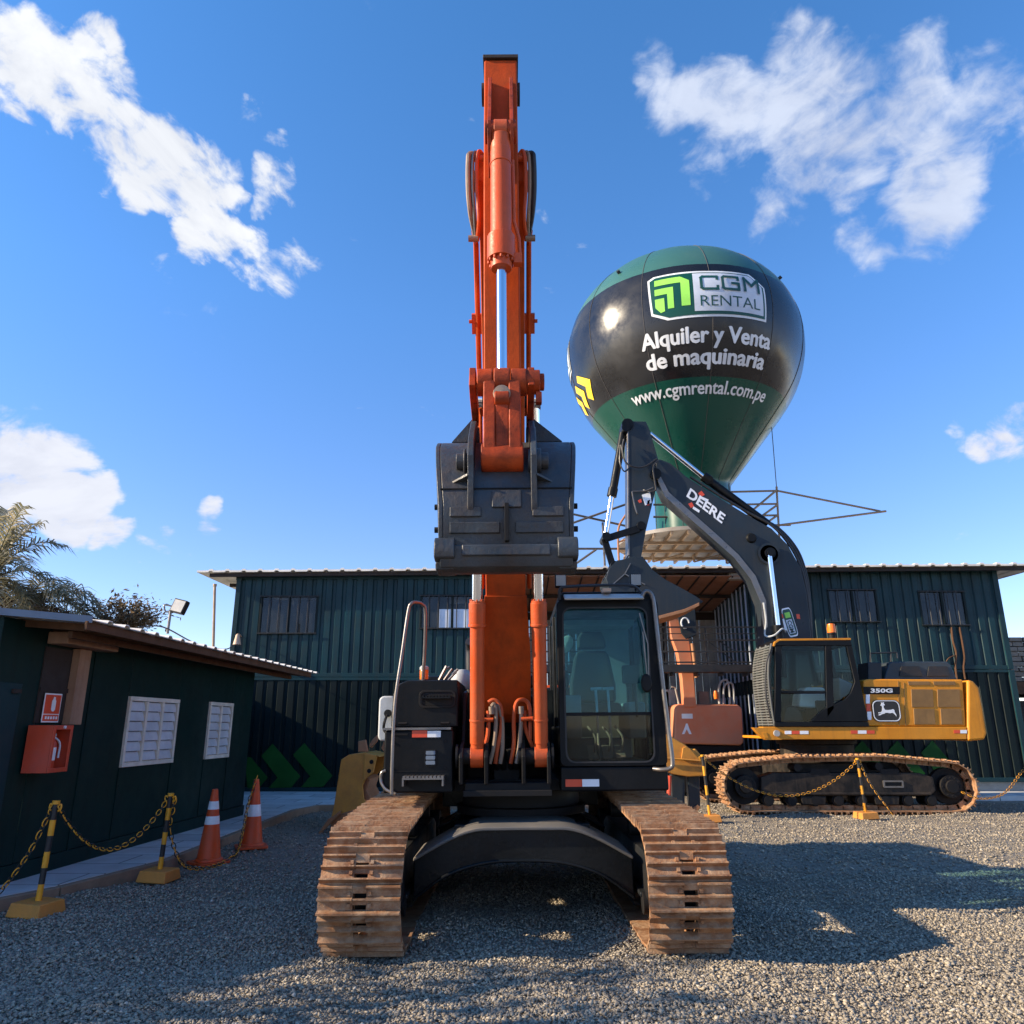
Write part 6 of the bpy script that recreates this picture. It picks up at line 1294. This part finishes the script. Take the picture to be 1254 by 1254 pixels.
# ================================================================ OLD ORANGE MACHINE IN THE BAY
OY = 19.45
om = thing('mini_excavator', 'old sun bleached orange digger parked in the bay behind the yellow excavator', 'excavator', (4.9, 21, 0))
mb = MB(); c = xz([(826, 866), (830, 862), (905, 863), (909, 868), (911, 908), (908, 913), (829, 911), (826, 905)], OY); mb.prism(c, OY, OY+1.3, 'xz'); mb.build('counterweight', 'orangeold', om, bevel=.05)
mb = MB(); q = xz([(835, 880), (848, 874)], OY); mb.box(q[0][0], q[1][0], OY-.004, OY, q[0][1], q[1][1]); mb.build('label', 'white', om)
mb = MB(); mb.prism(xz([(835, 899), (838, 892), (840, 886), (842, 886), (844, 892), (847, 899), (844, 899), (841, 893), (838, 899)], OY), OY-.004, OY, 'xz'); mb.build('warning_mark', 'whiter', om)
mb = MB(); mb.box(4.1, 5.75, OY+.1, OY+2.0, .7, 1.18); mb.box(3.95, 5.85, OY-.1, OY+2.3, .05, .55); mb.build('undercarriage', 'black', om, bevel=.05)
mb = MB(); bp_ = [(819, 757), (830, 753), (840, 760), (845, 790), (850, 830), (853, 866), (838, 866), (835, 830), (830, 800), (822, 780)]; mb.prism(xz(bp_, 19.4), 19.4, 19.7, 'xz'); mb.build('boom', 'orangeold', om, bevel=.02)
mb = MB(); mb.cyl(at(848, 788, 19.35), at(853, 830, 19.35), .05); mb.build('cylinder', 'rustyedge', om)
mb = MB(); mb.prism(xz([(829, 752), (851, 746), (853, 778), (840, 783), (834, 776)], 19.3), 19.27, 19.31, 'xz'); bl = mb.build('bucket', 'deeregrey', om, bevel=.02)
mb = MB(); p = at(839, 763, 19.25); mb.tube([(p.x+.1*math.cos(k*.5), 19.25, p.z+.13*math.sin(k*.5)) for k in range(11)], .025, 6); mb.build('lifting_ring', 'silver', bl)
for q in ([(881, 862), (880, 845), (883, 835), (890, 833), (893, 845), (894, 862)], [(886, 862), (887, 840), (897, 838), (899, 862)]):
    mb = MB(); mb.tube(smooth([at(x, y, 20.0) for x, y in q], 4), .03, 6); mb.build('guard_rail', 'deckgrey', om)
mb = MB(); mb.lathe([(.05, 0), (.06, .1), (.04, .2), (0, .21)], at(877, 856, 19.95), 'z', 12); mb.build('beacon', 'amber', om)
mb = MB(); mb.box(3.6, 4.3, 20.4, 20.9, 2.0, 2.55); mb.tube([at(832, 864, 19.95), at(827, 842, 19.95), at(822, 841, 19.95)], .03, 6); mb.build('operator_console', 'plank', om, bevel=.02)

# ================================================================ YELLOW ATTACHMENT AND SPARE BUCKET
TY = 14.9
ya = thing('ripper_attachment', 'yellow steel bracket on two dark shanks standing beside the front excavator cab', 'attachment', (3.3, TY, 0))
mb = MB(); mb.prism(xz([(806, 895), (817, 901), (836, 912), (842, 918), (847, 916), (860, 931), (860, 949), (838, 950), (820, 947), (806, 940)], TY), TY-.3, TY+.3, 'xz'); mb.build('bracket', 'yellowold', ya, bevel=.02)
mb = MB(); mb.prism(xz([(836, 916), (840, 914), (845, 917), (858, 932), (834, 930)], TY-.31), TY-.33, TY-.301, 'xz'); mb.tube([at(806, 928, TY-.36), at(836, 930, TY-.36), at(858, 932, TY-.36)], .02, 6); mb.build('rib', 'yellowold', ya, bevel=.005)
for q in ([(820, 948), (837, 949), (837, 983), (828, 990), (822, 986)], [(840, 950), (855, 949), (856, 988), (850, 996), (843, 990)]):
    mb = MB(); mb.prism(xz(q, TY), TY-.12, TY+.05, 'xz'); sh_ = mb.build('shank', 'deeregrey', ya, bevel=.015)
    b0 = q[3]; mb = MB(); mb.prism(xz([(b0[0]-9, b0[1]-1), (b0[0]+4, b0[1]-11), (b0[0]+8, b0[1]-8), (b0[0]-1, b0[1]+4)], TY-.14), TY-.16, TY-.121, 'xz'); mb.build('tooth', 'rustyedge', sh_, bevel=.01)
mb = MB(); mb.tube([at(820, 950, TY-.2), at(819, 975, TY-.2), at(815, 982, TY-.2), at(810, 985, TY-.2)], .04, 8); mb.build('red_strut', 'redpaint', ya)
SY = 13.25
sb = thing('spare_bucket', 'scuffed yellow digger bucket with rusty teeth standing on end by the left track', 'bucket', (-2.65, SY+.4, 0))
sd = [(418, 930), (428, 924), (447, 921.5), (462, 925), (458, 944), (449, 952), (444.5, 962), (446, 978), (451, 988), (437, 995), (420, 1003), (405, 1003), (409, 988)]
mb = MB(); mb.prism(xz(sd, SY), SY-.02, SY+.02, 'xz'); 
S2 = [(x, z) for x, z in xz(sd, SY)]; mb.prism(S2, SY+1.05, SY+1.09, 'xz')
o_ = xz([(462, 925), (447, 921.5), (428, 924), (418, 930), (409, 988), (405, 1003)], SY); i_ = [(x+.045, z-.03) for x, z in o_]
mb.prism(o_+i_[::-1], SY+.021, SY+1.049, 'xz'); mb.build('shell', 'yellowold', sb, bevel=.012)
mb = MB(); ie = xz([(445, 960), (450, 950), (456, 953), (452, 966), (457, 975), (450, 990)], SY+.3); mb.prism(ie, SY+.1, SY+1.0, 'xz'); mb.build('inner_lining', 'rustyedge', sb, bevel=.02)
mb = MB(); mb.prism(xz([(447, 924), (462.5, 924.5), (458, 946), (450, 952), (445, 958), (446, 940)], SY-.02), SY-.05, SY-.021, 'xz'); sc = mb.build('side_cutter', 'yellowold', sb, bevel=.008)
mb = MB()
for q in ((455, 933), (452, 944)): p = at(*q, SY-.05); mb.cyl((p.x, SY-.058, p.z), (p.x, SY-.04, p.z), .035, n=14)
mb.build('bolt_hole', 'black', sc)
for k, q in enumerate(([(437, 921), (437, 908), (446, 906), (449, 921)], [(446, 914), (450, 907), (457, 900), (457, 908), (449, 917)], [(458, 918), (461, 910), (469, 900), (466, 914), (463, 924)])):
    mb = MB(); yy = SY+.1+.3*k; mb.prism(xz(q, SY), yy, yy+.1, 'xz'); mb.build('ear', 'rustyedge', sb, bevel=.01)
mb = MB(); mb.prism(xz([(404, 1001), (450, 986), (440, 997), (420, 1010), (406, 1012)], SY-.03), SY-.06, SY-.021, 'xz'); mb.build('wear_edge', 'rustyedge', sb, bevel=.01)
mb = MB(); mb.prism(xz([(392, 1019), (404, 1002), (408, 1000), (418, 992), (418, 996), (406, 1008), (394, 1020.5)], SY-.06), SY-.2, SY-.06, 'xz'); mb.build('tooth', 'rustyedge', sb, bevel=.01)

# ================================================================ BARRIER POSTS, CHAINS, CONES
def barrier_post(x, y, h, lean, label):
    r_ = thing('barrier_post', label, 'post', (x, y, 0), (0, lean, random.uniform(-.3, .3)), 'chain barrier posts')
    mb = MB(); a, b_ = .17, .15; z0 = .0
    mb.add([(x-a, y-a, z0), (x+a, y-a, z0), (x+a, y+a, z0), (x-a, y+a, z0), (x-b_, y-b_, .115), (x+b_, y-b_, .115), (x+b_, y+b_, .115), (x-b_, y+b_, .115)], [(0, 3, 2, 1), (4, 5, 6, 7), (0, 1, 5, 4), (1, 2, 6, 5), (2, 3, 7, 6), (3, 0, 4, 7)]); mb.build('base_block', 'baseyellow', r_, bevel=.012)
    mb = MB(); n = 6; zz = [.116+(h-.116)*k/n for k in range(n+1)]
    for k in range(n): mb.mi = k % 2; mb.cyl((x, y, zz[k]), (x, y, zz[k+1]), .026, n=14)
    mb.build('tube', ['safetyyellow', 'safetyblack'], r_)
    mb = MB(); mb.cyl((x, y, h), (x, y, h+.03), .034, n=14)
    for s_ in (-1, 1): mb.tube(smooth([(x+s_*.02, y, h-.02), (x+s_*.055, y, h-.0), (x+s_*.06, y, h-.04), (x+s_*.035, y, h-.06)], 4), .008, 6)
    mb.build('hook_cap', 'safetyyellow', r_); return Vector((x+math.sin(lean)*h, y, h-.05))
def chain(p0, p1, sag, label, mid=None, step=.056):
    p0, p1 = Vector(p0), Vector(p1); pts = []
    if mid: pts = smooth([p0]+[Vector(m_) for m_ in mid]+[p1], 14)
    else:
        for k in range(41): t = k/40; p = p0.lerp(p1, t); p.z -= sag*4*t*(1-t); pts.append(p)
    for p in pts: p.z = max(p.z, .02)
    seg = [(b_-a).length for a, b_ in zip(pts[:-1], pts[1:])]; tot = sum(seg); mb = MB(); d = 0; k = 0
    while d < tot:
        s_ = d; i = 0
        while i < len(seg)-1 and s_ > seg[i]: s_ -= seg[i]; i += 1
        c = pts[i].lerp(pts[i+1], s_/max(seg[i], 1e-6)); t = (pts[i+1]-pts[i]).normalized(); sd_ = t.cross(Vector((0, 0, 1)))
        if sd_.length < .1: sd_ = Vector((1, 0, 0))
        sd_.normalize(); up_ = sd_.cross(t); w = (sd_*math.cos(.78)+up_*math.sin(.78)) if k % 2 else (sd_*math.cos(.78)-up_*math.sin(.78))
        loop = [c+t*(.041*math.cos(a_*math.pi/5))+w*(.021*math.sin(a_*math.pi/5)) for a_ in range(10)]
        mb.mi = (k//1) % 2; mb.tube(loop, .0056, 5, closed=True); d += step; k += 1
    o = mb.build('barrier_chain', ['safetyyellow', 'safetyblack'], base=pts[0]); return tag(o, label, 'chain', 'barrier chains')
p1 = barrier_post(-4.27, 7.5, .93, R(2), 'striped barrier post nearest the camera on a big ochre block')
p2 = barrier_post(-3.87, 9.05, .87, R(2), 'striped barrier post between the near post and the first cone')
p3 = barrier_post(3.5, 14.3, 1.1, R(-3.5), 'striped barrier post beside the yellow steel bracket')
p4 = barrier_post(6.47, 14.8, 1.02, R(-2), 'striped barrier post in front of the middle of the yellow excavator track')
p5 = barrier_post(10.45, 15.9, 1.0, R(1), 'striped barrier post at the right edge of the yard')
chain(p1+Vector((.04, 0, 0)), p2-Vector((.04, 0, 0)), .42, 'black and yellow chain sagging between the two left barrier posts')
chain(p1-Vector((.04, 0, 0)), (-4.75, 7.25, .02), 0, 'chain dropping from the nearest barrier post to the kerb at the left edge', mid=[(-4.4, 7.45, .5), (-4.58, 7.35, .16)])
chain(p2+Vector((.05, 0, 0)), (-3.5, 10.15, .03), 0, 'chain hanging from the second post down to the gravel by the first cone', mid=[(-3.82, 9.1, .5), (-3.72, 9.3, .12), (-3.58, 9.7, .02)])
def cone(x, y, h, w, label, bands):
    r_ = thing('traffic_cone', label, 'traffic cone', (x, y, 0), (0, R(random.uniform(-1, 1)), random.uniform(0, 1)), 'traffic cones')
    mb = MB(); mb.prism(rrect(x-w/2, x+w/2, y-w/2, y+w/2, .05), 0.005, .035, 'xy'); mb.lathe([(w*.42, .036), (w*.4, .06), (w*.36, .07)], (x, y, 0), 'z', 28); mb.build('foot', 'cone', r_, bevel=.006)
    rad = lambda z: w*.35+(.035-w*.35)*(z-.07)/(h-.07)
    mb = MB(); zs = [.07, .2, .35, .5, .65, .8, 1]; mb.lathe([(rad(.07+(h-.07)*t), .07+(h-.07)*t) for t in [0, .2, .4, .6, .8, 1]]+[(.022, h+.004), (.02, h-.03)], (x, y, 0), 'z', 28); mb.build('body', 'cone', r_)
    for z0, z1 in bands:
        mb = MB(); mb.lathe([(rad(z0*h)+.003, z0*h), (rad(z1*h)+.003, z1*h)], (x, y, 0), 'z', 28); mb.build('reflective_band', 'conewhite', r_)
    return Vector((x, y, h))
c1_ = cone(-3.73, 10.1, .86, .40, 'faded traffic cone with two white bands standing nearer the camera', [(.53, .64), (.73, .84)])
c2_ = cone(-3.62, 11.35, .9, .42, 'brighter traffic cone with one wide white band and a chain over its tip', [(.46, .63)])
chain(c2_+Vector((0, -.02, .015)), (-3.56, 10.35, .03), 0, 'chain draped from the tip of the far cone down to the near cone', mid=[(-3.66, 11.2, .6), (-3.63, 10.95, .2), (-3.58, 10.65, .03)])
chain(p3+Vector((.04, 0, 0)), p4-Vector((.04, 0, 0)), .6, 'yellow chain sagging in front of the yellow excavator front idler')
chain(p4+Vector((.04, 0, 0)), (6.95, 14.75, .05), 0, 'short chain falling from the middle right post to the gravel', mid=[(6.6, 14.75, .6), (6.8, 14.7, .25)])
chain((8.6, 15.3, .4), p5-Vector((.05, 0, 0)), .25, 'chain rising from the yellow excavator sprocket to the right edge post', mid=[(8.9, 15.25, .3), (9.5, 15.5, .38), (10.1, 15.8, .75)])
chain(p5+Vector((.05, 0, 0)), (10.75, 15.85, .15), 0, 'chain hanging straight down from the right edge post', mid=[(10.55, 15.9, .6), (10.65, 15.9, .35)])

# ================================================================ SKY, SUN, CAMERA
SUN_EL, SUN_AZ = 25.0, 180+9.0            # azimuth counter-clockwise from +X: the sun stands to the left, a touch behind the camera
w = bpy.data.worlds.new('World'); scene.world = w; w.use_nodes = True; nt = w.node_tree; L = nt.links
bg = nt.nodes['Background']; bg.inputs['Strength'].default_value = .148
sky = nt.nodes.new('ShaderNodeTexSky'); sky.sky_type = 'NISHITA'; sky.sun_disc = False; sky.sun_elevation = R(SUN_EL); sky.sun_rotation = R(90-SUN_AZ)
sky.altitude = 1800; sky.air_density = .95; sky.dust_density = .05; sky.ozone_density = 2.0
hs = nt.nodes.new('ShaderNodeHueSaturation'); hs.inputs['Saturation'].default_value = 1.24; hs.inputs['Value'].default_value = 1.0
tint = nt.nodes.new('ShaderNodeMix'); tint.data_type = 'RGBA'; tint.blend_type = 'MULTIPLY'; tint.inputs[0].default_value = 1; tint.inputs[7].default_value = (1.0, 1.0, 1.0, 1); L.new(sky.outputs[0], tint.inputs[6]); tc = nt.nodes.new('ShaderNodeTexCoord')
sx_ = nt.nodes.new('ShaderNodeSeparateXYZ'); L.new(tc.outputs['Generated'], sx_.inputs[0]); hz = ramp(nt, sx_.outputs['Z'], [(0, (.74, .62, .62)), (.22, (.86, .74, .75)), (.5, (1.0, .95, .96)), (.8, (1, 1, 1))]); L.new(mixc(nt, 1.0, tint.outputs[2], hz.outputs[0], 'MULTIPLY'), hs.inputs['Color'])
def noise(scale, detail, rough, vec=None, dist=0):
    n = N(nt, 'ShaderNodeTexNoise', Scale=scale, Detail=detail, Roughness=rough, Distortion=dist); L.new(vec or tc.outputs['Generated'], n.inputs['Vector']); return n.outputs['Fac']
def math_(op, a, b_=None):
    n = nt.nodes.new('ShaderNodeMath'); n.operation = op
    for i, v in enumerate((a, b_)):
        if v is None: continue
        if isinstance(v, (int, float)): n.inputs[i].default_value = v
        else: L.new(v, n.inputs[i])
    return n.outputs[0]
# cloud banks: soft blobs around directions in the sky, broken up by noise
wv = nt.nodes.new('ShaderNodeTexNoise'); wv.inputs['Scale'].default_value = 9; wv.inputs['Detail'].default_value = 6; L.new(tc.outputs['Generated'], wv.inputs['Vector'])
wm = nt.nodes.new('ShaderNodeVectorMath'); wm.operation = 'MULTIPLY_ADD'; L.new(wv.outputs['Color'], wm.inputs[0]); wm.inputs[1].default_value = (.13, .13, .13); wm.inputs[2].default_value = (-.065, -.065, -.065)
wa = nt.nodes.new('ShaderNodeVectorMath'); wa.operation = 'ADD'; L.new(tc.outputs['Generated'], wa.inputs[0]); L.new(wm.outputs[0], wa.inputs[1])
wn = nt.nodes.new('ShaderNodeVectorMath'); wn.operation = 'NORMALIZE'; L.new(wa.outputs[0], wn.inputs[0])
def cloud_layer(blobs):
    acc = None
    for px, py, rp, wgt in blobs:
        d = ray(px, py).normalized(); ang = rp/925.0*math.cos(math.atan(math.hypot(px-627, py-627)/925))**1.3
        dt = nt.nodes.new('ShaderNodeVectorMath'); dt.operation = 'DOT_PRODUCT'; L.new(wn.outputs[0], dt.inputs[0]); dt.inputs[1].default_value = d
        mr = N(nt, 'ShaderNodeMapRange'); mr.interpolation_type = 'SMOOTHSTEP'; L.new(dt.outputs['Value'], mr.inputs[0])
        mr.inputs[1].default_value = math.cos(ang*1.25); mr.inputs[2].default_value = math.cos(ang*.15); mr.inputs[3].default_value = 0; mr.inputs[4].default_value = wgt
        acc = mr.outputs[0] if acc is None else math_('MAXIMUM', acc, mr.outputs[0])
    return acc
LEFTB = [(20, 40, 60, .8), (60, 110, 85, 1), (110, 60, 60, .85), (130, 150, 85, 1), (190, 195, 80, 1), (235, 220, 62, .95), (268, 285, 48, 1), (325, 225, 40, .8), (330, 185, 26, .55), (350, 335, 48, .62), (300, 135, 34, .6), (135, 232, 30, .55), (225, 320, 40, .55), (180, 285, 30, .5), (300, 300, 40, .6)]
RIGHTB = [(800, 65, 40, .55), (850, 110, 65, .85), (905, 135, 75, .85), (985, 45, 55, .75), (1000, 130, 95, .95), (1020, 180, 90, 1), (1080, 120, 80, .85), (1130, 190, 85, .8), (1190, 140, 85, .7), (1220, 90, 60, .55), (960, 265, 55, .75), (1130, 245, 75, 1), (1060, 295, 48, .65), (850, 220, 36, .5), (1110, 310, 36, .55), (1240, 160, 50, .55)]
LOWB = [(5, 560, 62, 1), (45, 592, 66, 1), (95, 626, 52, .95), (145, 650, 34, .85), (20, 630, 40, .8), (205, 668, 26, .62), (258, 633, 26, .72), (10, 505, 30, .6), (1230, 542, 44, .75), (1185, 522, 26, .5), (1250, 520, 40, .7), (235, 672, 22, .5)]
def stretched(axis, amt):            # noise drawn out along one direction of the sky
    d = Vector(axis).normalized()
    dt = nt.nodes.new('ShaderNodeVectorMath'); dt.operation = 'DOT_PRODUCT'; L.new(tc.outputs['Generated'], dt.inputs[0]); dt.inputs[1].default_value = d
    sc = nt.nodes.new('ShaderNodeVectorMath'); sc.operation = 'SCALE'; sc.inputs[0].default_value = d*-amt; L.new(dt.outputs['Value'], sc.inputs['Scale'])
    ad = nt.nodes.new('ShaderNodeVectorMath'); ad.operation = 'ADD'; L.new(tc.outputs['Generated'], ad.inputs[0]); L.new(sc.outputs[0], ad.inputs[1]); return ad.outputs[0]
col = hs.outputs[0]
for blobs, axis, amt, lo, hi, k, cc, mx, s1, s2 in (
    (LEFTB, ray(330, 300)-ray(40, 60), .55, 1.05, 1.52, 1.05, (2.62, 2.67, 2.75), .97, 10, 34),
    (RIGHTB, ray(1200, 110)-ray(860, 260), .35, .95, 1.75, 1.1, (1.95, 2.15, 2.6), .92, 9, 30),
    (LOWB, Vector((1, .2, 0)), .6, 1.0, 1.5, 1.05, (2.35, 2.4, 2.6), .95, 12, 36)):
    vec = stretched(axis, amt); n1 = noise(s1, 10, .58, vec, .45); n2 = noise(s2, 8, .58, vec, .5)
    nn = math_('ADD', math_('MULTIPLY', n1, .66), math_('MULTIPLY', n2, .34))
    nrm = N(nt, 'ShaderNodeMapRange'); nrm.clamp = False; L.new(nn, nrm.inputs[0]); nrm.inputs[1].default_value = .36; nrm.inputs[2].default_value = .64
    mr = N(nt, 'ShaderNodeMapRange'); mr.interpolation_type = 'SMOOTHSTEP'; L.new(math_('ADD', math_('MULTIPLY', cloud_layer(blobs), k), nrm.outputs[0]), mr.inputs[0]); mr.inputs[1].default_value = lo; mr.inputs[2].default_value = hi
    shade = N(nt, 'ShaderNodeMapRange'); L.new(n1, shade.inputs[0]); shade.inputs[1].default_value = .35; shade.inputs[2].default_value = .62
    cl = mixc(nt, shade.outputs[0], tuple(c*q for c, q in zip(cc, (.8, .82, .88))), tuple(c*1.1 for c in cc)); col = mixc(nt, math_('MULTIPLY', mr.outputs[0], mx), col, cl)
L.new(col, bg.inputs['Color'])

sl = bpy.data.lights.new('sun', 'SUN'); sl.energy = 4.1; sl.angle = R(.5); sl.color = (1, .83, .6)
so = bpy.data.objects.new('sun', sl); COL.objects.link(so)
sd_ = Vector((math.cos(R(SUN_AZ))*math.cos(R(SUN_EL)), math.sin(R(SUN_AZ))*math.cos(R(SUN_EL)), math.sin(R(SUN_EL))))
so.rotation_euler = sd_.to_track_quat('Z', 'Y').to_euler(); so.location = sd_*60

cam = bpy.data.cameras.new('camera'); cam.sensor_width = 36; cam.lens = F/1254*36; cam.clip_start = .05; cam.clip_end = 3000
co = bpy.data.objects.new('camera', cam); COL.objects.link(co); co.location = (0, 0, EYE); co.rotation_euler = (R(90)+PITCH, 0, 0); scene.camera = co
scene.view_settings.view_transform = 'Standard'; scene.view_settings.look = 'None'; scene.view_settings.exposure = 1.25; scene.view_settings.gamma = 1
for o in scene.objects:
    if '_o' in o: del o['_o']
